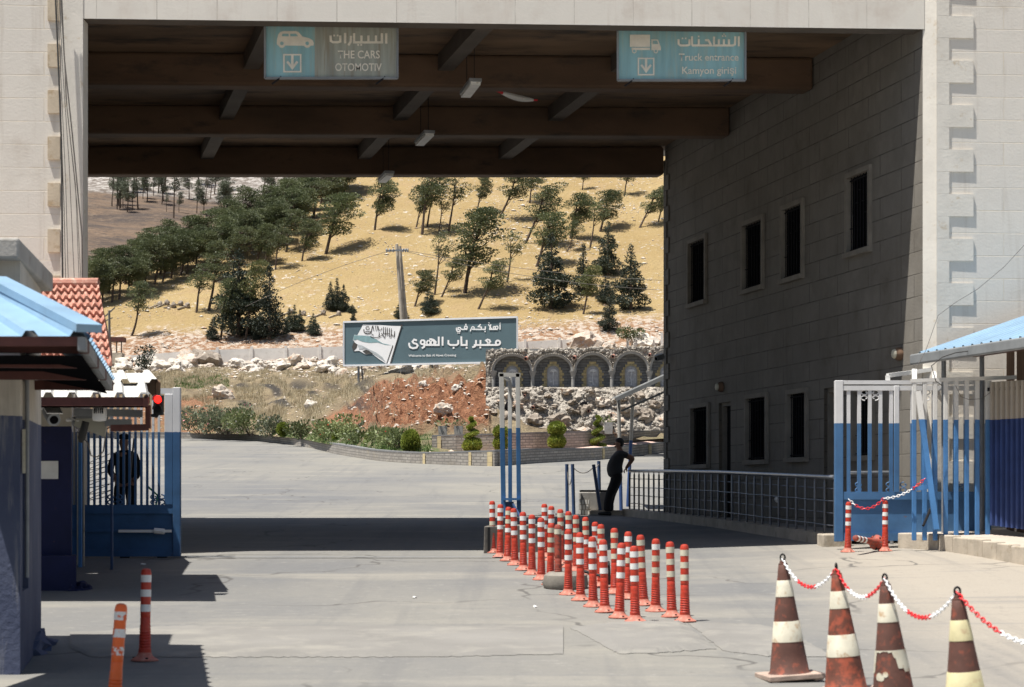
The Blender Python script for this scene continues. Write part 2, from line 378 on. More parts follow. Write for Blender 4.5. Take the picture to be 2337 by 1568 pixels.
# ---------------------------------------------------------------- border gate building
FL, FR = Vector((-6.157, 27.7, 0)), Vector((6.033, 28.33, 0))
BL, BR = Vector((-9.43, 40.75, 0)), Vector((3.24, 40.82, 0))
def B(s, t, z):
    p = FL * (1 - s) * (1 - t) + FR * s * (1 - t) + BL * (1 - s) * t + BR * s * t
    return Vector((p.x, p.y, z))
SB, SC_ = CZ + 6.84, CZ + 7.385          # beam underside, ceiling
U = (FR - FL).normalized(); NV = Vector((U.y, -U.x, 0))       # facade direction, outward normal (to camera)
WV = (BR - FR).normalized(); WN = Vector((-WV.y, WV.x, 0))    # side wall direction, normal into the passage
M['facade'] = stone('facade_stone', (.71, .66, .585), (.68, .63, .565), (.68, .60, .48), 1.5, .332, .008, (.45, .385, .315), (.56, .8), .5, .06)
M['quoin'] = pm('quoin_stone', (.69, .645, .57), .85, .1, 2, (.50, .40, .27), (.60, .74), .3, 25)
M['quoint'] = pm('tan_quoin', (.56, .47, .35), .85, .15, 3, (.42, .31, .19), (.52, .7), .3, 25)
M['fascia'] = stone('fascia_panels', (.72, .675, .60), (.69, .645, .575), (.40, .36, .31), .86, 2.4, .006, (.52, .44, .37), (.5, .75), .35, .05)
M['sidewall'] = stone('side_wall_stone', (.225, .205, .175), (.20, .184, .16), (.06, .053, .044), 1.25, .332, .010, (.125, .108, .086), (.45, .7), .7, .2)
gb = thing('gate_building', (0, 34, g(0, 34)), 'pale stone border gate building with a wide covered passage over the road', 'gate building')
def wall(mb, p, q, z0, z1, mi=0, u0=0.0, v0=0.0):
    L = (Vector(q) - Vector(p)).length
    mb.quad((p[0], p[1], z0), (q[0], q[1], z0), (q[0], q[1], z1), (p[0], p[1], z1), mi,
            [(u0, z0 - v0), (u0 + L, z0 - v0), (u0 + L, z1 - v0), (u0, z1 - v0)])
ZT = CZ + 9.0
# left pier with its quoins (tan blocks) and smooth corner strip
mb = MB(); e0 = FL - U * 9
wall(mb, e0, FL - U * .32, -.6, ZT, 0, 0, .12)
cs0, cs1 = FL - U * .32 + NV * .03, FL + NV * .03
mb.hexa([(p.x, p.y, -.6) for p in (cs0, cs1, FL + Vector((0, .3, 0)), FL - U * .32 + Vector((0, .3, 0)))] + [(p.x, p.y, ZT) for p in (cs0, cs1, FL + Vector((0, .3, 0)), FL - U * .32 + Vector((0, .3, 0)))], 1)
k = 0; z = CZ - 2.0
zq = PZ(155, 27.7) - .332 * 30
while zq < ZT - .4:
    if k % 2 == 0:
        a, b_ = FL - U * .50 + NV * .04, FL - U * .325 + NV * .04
        mb.hexa([(p.x, p.y, zq) for p in (a, b_, b_ + Vector((0, .2, 0)), a + Vector((0, .2, 0)))] + [(p.x, p.y, zq + .33) for p in (a, b_, b_ + Vector((0, .2, 0)), a + Vector((0, .2, 0)))], 2)
    k += 1; zq += .332
lp = mb.build('left_pier', [M['facade'], M['quoin'], M['quoint']], gb)
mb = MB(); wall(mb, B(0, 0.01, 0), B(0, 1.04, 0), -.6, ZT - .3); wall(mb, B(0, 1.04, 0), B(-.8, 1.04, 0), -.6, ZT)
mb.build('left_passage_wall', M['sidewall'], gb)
# right pier: chamfered bright corner, alternating quoins
mb = MB(); cf = FR + U * .17 + NV * .10
wall(mb, FR, cf, -.6, ZT, 1); wall(mb, cf, cf + U * .08, -.6, ZT, 1)
wall(mb, cf + U * .06 - NV * .0, FR + U * 9 + NV * .04, -.6, ZT, 0, 0, .26)
zq = PZ(140, 28.3) - .326 * 30; k = 0
while zq < ZT - .35:
    L = .62 if k % 2 else .26
    a, b_ = cf + U * .002, cf + U * (L - .17 + .1)
    for off in (0,):
        p4 = (a + NV * .022, b_ + NV * .022, b_ - NV * .2, a - NV * .2)
        mb.hexa([(p.x, p.y, zq) for p in p4] + [(p.x, p.y, zq + .324) for p in p4], 2)
    k += 1; zq += .326
mb.build('right_pier', [M['facade'], M['quoin'], M['quoin']], gb)
# fascia over the passage
mb = MB(); a, b_ = FL + NV * .02, FR + NV * .02 + U * .02
wall(mb, a, b_, SB, ZT, 0, .35, SB - .1)
ar, br = FL + Vector((-.05, .30, 0)), FR + Vector((-.05, .30, 0))
mb.quad((ar.x, ar.y, SB), (br.x, br.y, SB), (b_.x, b_.y, SB), (a.x, a.y, SB), 1)
mb.quad((br.x, br.y, SB), (ar.x, ar.y, SB), (ar.x, ar.y, SC_ + .1), (br.x, br.y, SC_ + .1), 1)
mb.build('fascia', [M['fascia'], M['joist']], gb)
# ceiling and roof mass
mb = MB(); cp = [B(-.02, .02, 0), B(1.02, .02, 0), B(1.02, 1.04, 0), B(-.02, 1.04, 0)]
mb.hexa([(p.x, p.y, SC_) for p in cp] + [(p.x, p.y, SC_ + .2) for p in cp]); mb.build('ceiling', M['soffit'], gb)
mb = MB(); rp = [FL - U * 9 + Vector((0, .02, 0)), FR + U * 9 + Vector((0, .02, 0)), Vector((13, 44.5, 0)), Vector((-.3, 43.1, 0)), Vector((-3.0, 41.2, 0)), BL + Vector((-8, .2, 0))]  # unseen rear edge kinked so its shadow covers the man but not the stand
n5 = len(rp); mb.add([(p.x, p.y, SC_ + .26) for p in rp] + [(p.x, p.y, ZT - .01) for p in rp], [tuple(range(n5))[::-1], tuple(range(n5, 2 * n5))] + [(i, (i + 1) % n5, (i + 1) % n5 + n5, i + n5) for i in range(n5)]); mb.build('roof', M['concrete'], gb)
def sbox(mb, s0, s1, t0, t1, z0, z1, mi=0):
    q = [(s0, t0), (s1, t0), (s1, t1), (s0, t1)]
    mb.hexa([B(s, t, z0) for s, t in q] + [B(s, t, z1) for s, t in q], mi)
for t0, s1, zb in ((.334, .9985, SB - .005), (.668, .9985, SB - .005), (1.0, .9985, CZ + 6.78)):
    mb = MB(); sbox(mb, .001, s1, t0, t0 + .032, zb, SC_ - .004); o = mb.build('beam', M['beamface'], gb); bev(o, .05, 2)
for s in (.235, .497, .732):
    for t0, t1 in ((.026, .333), (.367, .667), (.701, .999)):
        mb = MB(); sbox(mb, s - .0105, s + .0105, t0, t1, CZ + 7.10, SC_ - .006); mb.build('joist', M['joist'], gb)
# side wall of the passage with barred windows and doors
def wt(px): return (28.33 * 1920 / (px - 185) - 28.33) / 12.49
def wd(px): return 28.33 * 1920 / (px - 185)
OPEN = [(1580, 1617, 930, 1060, 'w'), (1706, 1750, 908, 1050, 'w'), (1801, 1841, 898, 1044, 'w'), (1951, 1992, 893, 1040, 'w'),
        (1574, 1611, 550, 690, 'w'), (1698, 1741, 508, 657, 'w'), (1788, 1832, 472, 632, 'w'), (1937, 1985, 398, 571, 'w'),
        (1640, 1667, 918, 1400, 'd'), (1880, 1914, 884, 1400, 'd')]
rects = []
for p0, p1, y0, y1, kd in OPEN:
    t1, t0 = wt(p0), wt(p1); pm_ = (p0 + p1) / 2; D = wd(pm_)
    zt_ = PZ(y0, D); zb = PZ(y1, D) if kd == 'w' else g(4.4, D) + .12
    rects.append((t0, t1, zb, zt_, kd))
ts = sorted({-.0, 1.0} | {r[i] for r in rects for i in (0, 1)}); zs = sorted({-.6, SC_} | {r[i] for r in rects for i in (2, 3)})
LW = (BR - FR).length
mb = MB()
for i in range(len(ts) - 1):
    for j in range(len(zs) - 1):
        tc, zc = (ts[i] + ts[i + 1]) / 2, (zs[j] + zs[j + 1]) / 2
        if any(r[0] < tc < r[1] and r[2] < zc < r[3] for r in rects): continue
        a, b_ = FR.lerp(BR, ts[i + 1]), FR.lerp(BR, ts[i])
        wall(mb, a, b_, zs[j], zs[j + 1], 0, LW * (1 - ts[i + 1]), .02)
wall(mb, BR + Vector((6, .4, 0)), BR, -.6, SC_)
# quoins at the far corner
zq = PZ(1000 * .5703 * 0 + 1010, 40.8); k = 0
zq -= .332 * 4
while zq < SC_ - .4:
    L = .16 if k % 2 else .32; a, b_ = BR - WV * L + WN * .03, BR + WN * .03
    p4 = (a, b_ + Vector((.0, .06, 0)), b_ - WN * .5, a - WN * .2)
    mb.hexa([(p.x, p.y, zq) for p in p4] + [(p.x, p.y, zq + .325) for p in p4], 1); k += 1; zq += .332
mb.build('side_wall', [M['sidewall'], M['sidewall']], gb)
def wp(t, z, off): p = FR.lerp(BR, t) + WN * off; return Vector((p.x, p.y, z))
for t0, t1, z0, z1, kd in rects:
    mb = MB(); dp = .06 if kd == 'w' else .16; mb.quad(wp(t1, z0, -dp), wp(t0, z0, -dp), wp(t0, z1, -dp), wp(t1, z1, -dp))
    dt = .0
    if kd == 'w':
        pane = mb.build('window', M['dark'], gb); fr = MB(); q = .08
        dtq = q / LW
        for (ta, tb, za, zb) in ((t0 - dtq, t1 + dtq, z1, z1 + q), (t0 - dtq, t1 + dtq, z0 - q, z0), (t0 - dtq, t0, z0, z1), (t1, t1 + dtq, z0, z1)):
            pr = .05 if za != z0 - q else .09
            fr.hexa([wp(tb, za, -.17), wp(ta, za, -.17), wp(ta, za, pr), wp(tb, za, pr), wp(tb, zb, -.17), wp(ta, zb, -.17), wp(ta, zb, pr), wp(tb, zb, pr)])
        sub(fr.build('frame', M['framest']), pane)
        gr = MB(); nb = 7
        for i in range(nb):
            t = t0 + (t1 - t0) * (i + .5) / nb; gr.tube([wp(t, z0, -.015), wp(t, z1, -.015)], .008, 6)
        for i in range(nb):
            zz = z0 + (z1 - z0) * (.80 - .16 * abs(i - 3)); t = t0 + (t1 - t0) * (i + .5) / nb
            gr.bar(wp(t - .002, zz, -.01), wp(t + .002, zz, -.01), .03, .012)
        for zz in (z0 + .04, z1 - .05): gr.bar(wp(t0, zz, -.02), wp(t1, zz, -.02), .02, .02)
        sub(gr.build('grille', M['bars']), pane)
    else:
        d = mb.build('door', M['bars'], gb); h = MB()
        h.bar(wp(t0 + (t1 - t0) * .15, z0 + 1.05, -.13), wp(t0 + (t1 - t0) * .35, z0 + 1.05, -.13), .04, .03); sub(h.build('handle', M['black']), d)
        h = MB()
        for (ta, tb, za, zb) in ((t0, t1, z1 - .07, z1), (t0, t0 + .004, z0, z1), (t1 - .004, t1, z0, z1)):
            h.hexa([wp(tb, za, -.155), wp(ta, za, -.155), wp(ta, za, -.06), wp(tb, za, -.06), wp(tb, zb, -.155), wp(ta, zb, -.155), wp(ta, zb, -.06), wp(tb, zb, -.06)])
        sub(h.build('frame', M['framest']), d)
# round wall lamps on the side wall and a bundle of litter in the window bars
for px, py, lab in ((1648, 883, 'small dark round lamp above the door in the shaded passage wall'), (2055, 808, 'round amber lamp on the passage wall near the pale corner')):
    D = wd(px); t = wt(px); c = wp(t, PZ(py, D), .0)
    th = thing('wall_lamp', c, lab, 'wall lamp'); mb = MB()
    q = WN.to_track_quat('Z', 'Y').to_matrix()
    def T(x, y, z): return c + q @ Vector((x, y, z))
    mb.tube([T(0, 0, 0), T(0, 0, .05), T(0, 0, .10)], [.10, .10, .07], 14); mb.build('housing', M['brown'], th, True)
    mb = MB(); mb.tube([T(0, 0, .10), T(0, 0, .13), T(0, 0, .145)], [.075, .06, .02], 14); mb.build('lens', M['bandy'], th, True)

# ---------------------------------------------------------------- lettering
def ribbon(mb, pts, wd_, fn, mi=0):
    n = len(pts); L, Rr = [], []
    for i, p in enumerate(pts):
        a = Vector(pts[max(i - 1, 0)]); b_ = Vector(pts[min(i + 1, n - 1)]); p = Vector(p)
        d1 = (p - a).normalized() if i else (b_ - p).normalized(); d2 = (b_ - p).normalized() if i < n - 1 else d1
        d = (d1 + d2); d = d.normalized() if d.length > 1e-4 else d1
        nn = Vector((-d.y, d.x)); k = wd_ / 2 / max(.45, nn.dot(Vector((-d1.y, d1.x))))
        if i == 0: p = p - d1 * wd_ * .0
        L.append(fn(*(p + nn * k))); Rr.append(fn(*(p - nn * k)))
    o = len(mb.v); mb.v += [tuple(x) for x in L + Rr]
    for i in range(n - 1): mb.f.append((o + i, o + i + 1, o + n + i + 1, o + n + i)); mb.m.append(mi)
def arc(cx, cy, rx, ry, a0, a1, n=10):
    return [(cx + rx * math.cos(R(a0 + (a1 - a0) * i / n)), cy + ry * math.sin(R(a0 + (a1 - a0) * i / n))) for i in range(n + 1)]
def dot(mb, x, y, s, fn, mi=0): mb.add([fn(x - s, y - s), fn(x + s, y - s), fn(x + s, y + s), fn(x - s, y + s)], [(0, 1, 2, 3)], mi)
def latin(body, x0, x1, yb, hcap, fn, mat, name, parent, bold=.0, serif=False):
    """Latin text fitted to x0..x1 with its baseline at yb (image rows grow downwards) and capital height hcap"""
    c = bpy.data.curves.new(name, 'FONT'); c.body = body; c.size = 1; c.offset = bold; c.resolution_u = 3
    o = bpy.data.objects.new(name, c); C.objects.link(o)
    me = bpy.data.meshes.new_from_object(o.evaluated_get(bpy.context.evaluated_depsgraph_get()))
    bpy.data.objects.remove(o); xsv = [v.co.x for v in me.vertices]; a, b_ = min(xsv), max(xsv)
    for v in me.vertices:
        v.co = Vector(fn(x0 + (v.co.x - a) / (b_ - a) * (x1 - x0), yb - v.co.y / .70 * hcap))
    me.materials.clear(); me.materials.append(mat); me.name = name
    o = bpy.data.objects.new(name, me); C.objects.link(o); o.parent = parent
    if parent.get('_wb'): o.location = -Vector(parent.location)
    return o

# ---------------------------------------------------------------- lane signs under the fascia
def lane_sign(x0, x1, y1, D, label, org, scl, car):
    xa, xb = PX(x0, D), PX(x1, D); zb, zt_ = PZ(y1, D), PZ(52, D)
    th = thing('lane_sign', ((xa + xb) / 2, D, zt_), label, 'sign')
    mb = MB(); mb.box(xa, xb, D, D + .05, zb, zt_); p = mb.build('panel', M['signteal2'], th)
    def fn(X, Y, e=.004): return (PX(.5703 * (org[0] + X / scl), D), D - e, PZ(.5703 * (org[1] + Y / scl), D))
    fr = MB()
    for q in (((xa, zb), (xb, zb)), ((xa, zb), (xa, zt_)), ((xb, zb), (xb, zt_))):
        fr.bar((q[0][0], D - .0, q[0][1]), (q[1][0], D - .0, q[1][1]), .028, .07, up=(0, 1, 0))
    fr.build('frame', M['tin'], th)
    for xx in (xa + .12, xb - .3):
        h = MB(); h.tube([(xx, D + .06, zt_ - .1), (xx, D + .06, SB + .4)], .015, 6); h.build('hanger', M['bars'], th)
        h = MB(); h.tube([(xx + .12, D - .02, zb + .02), (xx + .04, D - .03, zb - .05), (xx - .02, D - .02, zb - .09)], .014, 6); h.build('hook', M['bars'], th)
    if car:
        st = MB(); st.quad(fn(930, 950, .002), fn(2215, 960, .002), fn(2215, 130, .002), fn(930, 110, .002)); st.build('stained_film', M['signstain'], th)
    ic = MB(); f2 = lambda X, Y: fn(X, Y, .007)
    f3 = lambda X, Y: fn(X, Y, .010)
    def hole(poly): h_ = MB(); h_.prism(poly, f3); h_.build('pictogram_hole', M['signteal2'], th)
    if car:
        ic.prism([(340, 420), (345, 340), (365, 265), (395, 230), (450, 215), (640, 215), (685, 235), (740, 300), (850, 328), (900, 360), (917, 400), (912, 440), (870, 446), (360, 440)][::-1], f2)
        for cx in (420, 815): ic.prism(arc(cx, 415, 58, 62, 0, 340, 17), lambda X, Y: fn(X, Y, .0085)); hole(arc(cx, 408, 28, 28, 0, 340, 17))
        hole([(430, 258), (525, 258), (525, 298), (418, 298)]); hole([(550, 258), (640, 258), (672, 298), (550, 298)])
        bx = (440, 725, 572, 860)
    else:
        ic.prism([(330, 208), (668, 208), (668, 412), (330, 412)], f2); ic.prism([(360, 424), (668, 424), (668, 465), (360, 465)], f2)
        ic.prism([(690, 285), (800, 290), (830, 370), (850, 420), (850, 468), (690, 468)], f2)
        hole([(712, 308), (785, 308), (805, 365), (712, 365)])
        for cx in (405, 765): ic.prism(arc(cx, 482, 38, 38, 0, 340, 17), lambda X, Y: fn(X, Y, .0085)); hole(arc(cx, 482, 22, 22, 0, 340, 17))
        bx = (462, 742, 592, 888)
    a, b_, c_, d_ = bx; lw = 24
    ribbon(ic, [(a, c_ + 12), (b_, c_ + 12)], lw, f2); ribbon(ic, [(a, d_ - 12), (b_, d_ - 12)], lw, f2)
    ribbon(ic, [(a + 12, c_ + 24), (a + 12, d_ - 24)], lw, f2); ribbon(ic, [(b_ - 12, c_ + 24), (b_ - 12, d_ - 24)], lw, f2)
    mx = (a + b_) / 2; ribbon(ic, [(mx, c_ + 24), (mx, d_ - 85)], 40, f2)
    ribbon(ic, [(mx - 80, c_ + 118), (mx, d_ - 68), (mx + 80, c_ + 118)], 36, lambda X, Y: fn(X, Y, .0085))
    ic.build('pictogram', M['lettering'], th)
    ar_ = MB(); fa = [0]
    def st_(pts, w_=36):
        fa[0] += .0005; e = .007 + fa[0]; ribbon(ar_, pts, w_, lambda X, Y: fn(X, Y, e))
    if car:
        st_([(2045, 250), (2045, 412)]); st_([(1978, 250), (1978, 392), (1630, 392)]); st_([(1885, 285), (1885, 385)]); st_([(1768, 285), (1768, 385)])
        st_([(1660, 285), (1660, 385)]); st_([(1630, 392), (1545, 392), (1545, 250)]); dot(ar_, 1608, 430, 14, f2); dot(ar_, 1655, 430, 14, f2)
        st_([(1497, 290), (1492, 380), (1455, 440)]); st_([(1405, 245), (1405, 408)])
        st_([(1330, 285), (1330, 380), (1290, 390), (1215, 390), (1182, 370), (1178, 285)]); dot(ar_, 1235, 285, 14, f2); dot(ar_, 1288, 285, 14, f2)
        latin('THE CARS', 1290, 1945, 640, 122, f2, M['lettering'], 'lettering', th, .012); latin('OTOMOTIV', 1250, 1975, 835, 118, f2, M['lettering'], 'lettering', th, .012)
    else:
        st_([(2148, 235), (2148, 402)]); st_([(2090, 235), (2085, 370), (2050, 388), (1735, 388), (1735, 240)]); st_([(1985, 285), (1985, 380)]); st_([(1900, 285), (1900, 380)]); st_([(1815, 285), (1815, 380)])
        for x_, y_ in ((1880, 230), (1925, 230), (1902, 200)): dot(ar_, x_, y_, 12, f2)
        st_([(1585, 300), (1640, 300), (1690, 388), (1380, 388), (1368, 360), (1368, 235)]); st_([(1480, 280), (1480, 380)]); dot(ar_, 1480, 238, 13, f2)
        st_([(1325, 285), (1325, 375), (1290, 388), (1175, 388), (1145, 365), (1142, 285)]); dot(ar_, 1210, 270, 13, f2); dot(ar_, 1262, 270, 13, f2)
        latin('Truck entrance', 1150, 2145, 640, 118, f2, M['lettering'], 'lettering', th, .01); latin('Kamyon giri\u015fi', 1205, 2105, 860, 118, f2, M['lettering'], 'lettering', th, .01)
    ar_.build('arabic_lettering', M['lettering'], th)
M['signteal2'] = pm('lane_sign_teal', (.27, .47, .49), .6, .2, 1.5, (.34, .43, .38), (.5, .72), stretch=(5, 1, .5))
M['signstain'] = pm('stained_sign_film', (.36, .37, .31), .7, .3, 1.2, (.27, .235, .175), (.52, .7), stretch=(6, 1, .4))
lane_sign(605, 907, 179, 28.42, 'stained teal lane sign with a car pictogram reading THE CARS OTOMOTIV', (1020, 70), 3.895, True)
lane_sign(1409, 1700, 184, 28.52, 'teal lane sign with a truck pictogram reading Truck entrance Kamyon girisi', (2440, 90), 4.173, False)

# ---------------------------------------------------------------- hanging lamps
for D0, D1, pn, pf, lab in ((30.9, 31.9, 1085, 1062, 'white strip lamp hanging on rods, nearest of three under the passage ceiling'),
                            (35.3, 36.3, 980, 957, 'white strip lamp hanging on rods, second of three under the passage ceiling'),
                            (39.7, 40.6, 889, 872, 'white strip lamp hanging at the far edge of the passage ceiling, last of three')):
    z = CZ + 6.6; a = Vector((PX(pn, D0), D0, z)); b_ = Vector((PX(pf, D1), D1, z))
    th = thing('strip_lamp', (a + b_) / 2, lab, 'lamp', 'strip lamps under the passage ceiling')
    mb = MB(); mb.bar(a, b_, .16, .05); mb.build('diffuser', M['white'], th)
    mb = MB(); mb.bar(a + Vector((0, -.03, .05)), b_ + Vector((0, .03, .05)), .2, .05); mb.build('housing', M['greysteel'], th)
    for p in (a.lerp(b_, .12), a.lerp(b_, .88)):
        mb = MB(); mb.tube([p + Vector((0, 0, .07)), (p.x, p.y, SC_)], .006, 6); mb.build('rod', M['bars'], th)
th = thing('hanging_strip', (PX(1180, 33.5), 33.5, PZ(215, 33.5)), 'curved white strip with red ends hanging under the passage ceiling', 'hanging strip')
for nm, a0, a1, r_, mt in (('white_strip', .14, .9, .045, 'white'), ('red_tip', 0, .14, .04, 'chainr'), ('red_tip', .9, 1, .03, 'chainr')):
    pts = []
    for i in range(9):
        t = a0 + (a1 - a0) * i / 8; pts.append(P(1133 + 92 * t, 207 + 22 * t + 5 * math.sin(math.pi * t), 33.5 + .6 * t))
    mb = MB(); mb.tube(pts, [r_ * math.sin(math.pi * min(.93, max(.1, a0 + (a1 - a0) * i / 8))) + .012 for i in range(9)], 8); mb.build(nm, M[mt], th, True)
mb = MB(); p = P(1185, 205, 33.8); mb.tube([p, (p.x, p.y, SC_)], .006, 5); mb.build('rod', M['bars'], th)

# cables down the left pier
CAB = [((126, -20), (132, 120), (140, 325), (143, 650)), ((138, -20), (147, 137), (165, 308), (187, 540), (188, 650)), ((130, -20), (140, 200), (150, 420), (156, 650)),
       ((134, -20), (143, 160), (158, 380), (170, 650)), ((129, 60), (139, 280), (146, 470), (150, 650)), ((141, -20), (150, 220), (172, 420), (181, 650)), ((143, 40), (153, 250), (176, 470), (185, 650))]
LC = ['thick black cable down the left stone pier, leftmost of the bundle', 'black cable running down to the inner edge of the left stone pier', 'thin grey cable in the middle of the bundle on the left pier',
      'thin cable fanning right down the left stone pier', 'thin cable close beside the thickest cable on the left pier', 'thin cable near the inner corner of the left stone pier', 'thin cable starting below the top of the left pier, by its inner corner']
for pts, lab, r_ in zip(CAB, LC, (.013, .010, .005, .005, .006, .005, .005)):
    D = 27.52; pp = [P(x, y, D) for x, y in pts]; mb = MB(); mb.tube(pp, r_, 6); o = mb.build('cable', M['cable'] if r_ > .01 else M['barkgrey'], None, True); tag(o, lab, 'cable', 'cables down the left pier')

# ---------------------------------------------------------------- corrugated sheet helper
def corrug(mb, a, b, c, d, n, h, mi=0, duty=.35):
    """sheet a-b (low edge) to d-c (high edge) with n trapezoid ribs of height h running from low to high edge"""
    a, b, c, d = map(Vector, (a, b, c, d)); nn = (b - a).cross(d - a).normalized()
    if nn.z < 0: nn = -nn
    prof = []
    for i in range(n):
        prof += [(i / n, 0), ((i + 1 - duty) / n, 0), ((i + 1 - duty * .75) / n, h), ((i + 1 - duty * .25) / n, h)]
    prof.append((1, 0)); o = len(mb.v)
    for e0, e1 in ((a, b), (d, c)):
        for t, hh in prof: mb.v.append(tuple(e0.lerp(e1, t) + nn * hh))
    k = len(prof)
    for i in range(k - 1): mb.f.append((o + i, o + i + 1, o + k + i + 1, o + k + i)); mb.m.append(mi)
# ---------------------------------------------------------------- guard house at the left edge
M['houseA'] = None
def wall_two(name, zt):
    m, n, l, b = newmat(name); p = pos(n); sx = n.new('ShaderNodeSeparateXYZ'); l.new(p, sx.inputs[0])
    z = mth(n, l, 'ADD', sx.outputs[2], mth(n, l, 'MULTIPLY', nz(n, l, p, 8, 2), .03)); k = mth(n, l, 'GREATER_THAN', z, zt)
    f = nz(n, l, p, 1.4, 5, .65); fs = nz(n, l, p, 5.0, 5, .7, (2.2, 2.2, .16))
    lo = mix(n, l, ramp(n, l, f, .3, .7), (.045, .058, .115), (.09, .105, .165)); lo = mix(n, l, mth(n, l, 'MULTIPLY', ramp(n, l, fs, .56, .74), .6), lo, (.36, .35, .34))
    hi = mix(n, l, ramp(n, l, f, .3, .7), (.42, .38, .32), (.56, .52, .45)); hi = mix(n, l, mth(n, l, 'MULTIPLY', ramp(n, l, fs, .5, .72), .6), hi, (.30, .26, .21))
    l.new(mix(n, l, k, lo, hi), b.inputs['Base Color']); b.inputs['Roughness'].default_value = .9
    bump(n, l, b, nz(n, l, p, 25, 4), .4, .015); return m
M['houseA'] = wall_two('streaked_two_tone_wall', PZ(957, 16)); M['boothB'] = two_tone('booth_wall', PZ(971, 22.3), (.44, .40, .33), NAVY, .85)
A0, A1 = Vector((-3.80, 14.9, 0)), Vector((-4.15, 17.0, 0)); HT = CZ + 1.81
gh = thing('guard_house', (-5.5, 16, g(-5.5, 16)), 'weathered guard house with pale upper wall, blue lower wall and blue sheet awning', 'guard house')
mb = MB()
foot = [(-10, 14.9), (A0.x, A0.y), (A1.x, A1.y), (-10, 17.0)]
rec0, rec1 = A0.lerp(A1, .10), A0.lerp(A1, .36)          # window recess in the road-side wall
zr0, zr1 = PZ(1345, 15.4), PZ(868, 15.4)
wall(mb, foot[0], foot[1], -.3, HT); wall(mb, foot[2], foot[3], -.3, HT)
nA = Vector((A1.y - A0.y, -(A1.x - A0.x), 0)).normalized()
for p, q, z0, z1 in ((A0, rec0, -.3, HT), (rec1, A1, -.3, HT), (rec0, rec1, -.3, zr0), (rec0, rec1, zr1, HT)): wall(mb, p, q, z0, z1)
ri0, ri1 = rec0 - nA * .12, rec1 - nA * .12
wall(mb, ri0, ri1, zr0, zr1); wall(mb, rec0, ri0, zr0, zr1); wall(mb, ri1, rec1, zr0, zr1)
mb.quad((rec0.x, rec0.y, zr0), (rec1.x, rec1.y, zr0), (ri1.x, ri1.y, zr0), (ri0.x, ri0.y, zr0))
mb.build('wall', M['houseA'], gh)
mb = MB(); q = rec0.lerp(rec1, .32) + nA * .02; mb.tube([(q.x, q.y, zr0 + .1), (q.x, q.y, zr1 + .25)], .018, 8); mb.build('conduit', M['greysteel'], gh, True)
mb = MB(); q0, q1 = A0.lerp(A1, -.0) , A0.lerp(A1, .07); zz = PZ(1080, 15)
mb.hexa([tuple(v) for v in ((q0.x + .004, q0.y + .05, zz), (q1.x + .012, q1.y, zz), (q1.x + .03, q1.y, zz), (q0.x + .03, q0.y + .05, zz), (q0.x + .004, q0.y + .05, zz + .34), (q1.x + .012, q1.y, zz + .34), (q1.x + .03, q1.y, zz + .34), (q0.x + .03, q0.y + .05, zz + .34))])
mb.build('notice_plate', M['bandy'], gh)
mb = MB(); s0, s1 = Vector((-3.80, 14.75, 0)), Vector((-4.08, 17.15, 0))
zt0 = CZ + 1.81
mb.hexa([(-10, 14.7, zt0), (s0.x + .03, s0.y, zt0), (s1.x, s1.y, zt0), (-10, 17.2, zt0), (-10, 14.7, zt0 + .16), (s0.x + .03, s0.y, zt0 + .16), (s1.x, s1.y, zt0 + .16), (-10, 17.2, zt0 + .16)])
o = mb.build('roof_slab', M['concrete'], gh); bev(o, .02)
# plaster plinth, lumpy
mb = MB(); mb.blob((A1.x - .1, A1.y - .15, .05), (.22, .3, .20), 3, .6, 3.5, 3); mb.blob((A1.x + .0, A1.y - .6, .0), (.22, .5, .2), 5, .6, 3.5, 3); mb.build('plinth', M['houseA'], gh, True)
# awning: hip sheet roof on the road side and the camera side
K0 = Vector((-2.58, 11.7, CZ + .965)); K1 = Vector((-3.40, 16.45, CZ + .975)); H0 = Vector((-3.62, 13.5, CZ + 1.46)); H1 = Vector((-3.98, 16.45, CZ + 1.28)); L0 = Vector((-9, 11.7, CZ + .955)); LH = Vector((-9, 13.5, CZ + 1.46))
aw = MB(); corrug(aw, L0, K0, H0, LH, 22, .035); corrug(aw, K0, K1, H1, H0, 16, .03)
awn = aw.build('awning', M['blueroof'], gh)
mb = MB(); mb.bar(K0 + Vector((.02, -.02, .045)), H0 + Vector((0, 0, .05)), .16, .05); sub(mb.build('hip_cap', M['blueroof'], gh), awn)
mb = MB(); mb.bar(L0 + Vector((0, .04, -.03)), K0 + Vector((-.05, .04, -.03)), .05, .055); sub(mb.build('front_beam', M['redoxide'], gh), awn)
mb = MB(); mb.bar(K0 + Vector((-.03, 0, -.045)), K1 + Vector((-.03, 0, -.045)), .05, .08); sub(mb.build('side_beam', M['tin'], gh), awn)
for t in (.05, .35, .65, .97):
    mb = MB(); a = K0.lerp(K1, t) - Vector((0, 0, .05)); mb.bar(a, (A0.lerp(A1, max(0, (a.y - 14.9) / 2.1)).x if a.y > 14.9 else a.x - 1.5, a.y, CZ + .93), .05, .08); sub(mb.build('bracket', M['redoxide'], gh), awn)
mb = MB(); mb.quad(K0 - Vector((.05, -.1, .11)), K1 - Vector((.05, 0, .11)), (A1.x + .01, 16.45, CZ + 1.0), (-4.6, 11.8, CZ + .86)); sub(mb.build('underside_shade', M['dark'], gh), awn)  # near-black sheet standing in for the shade under the awning

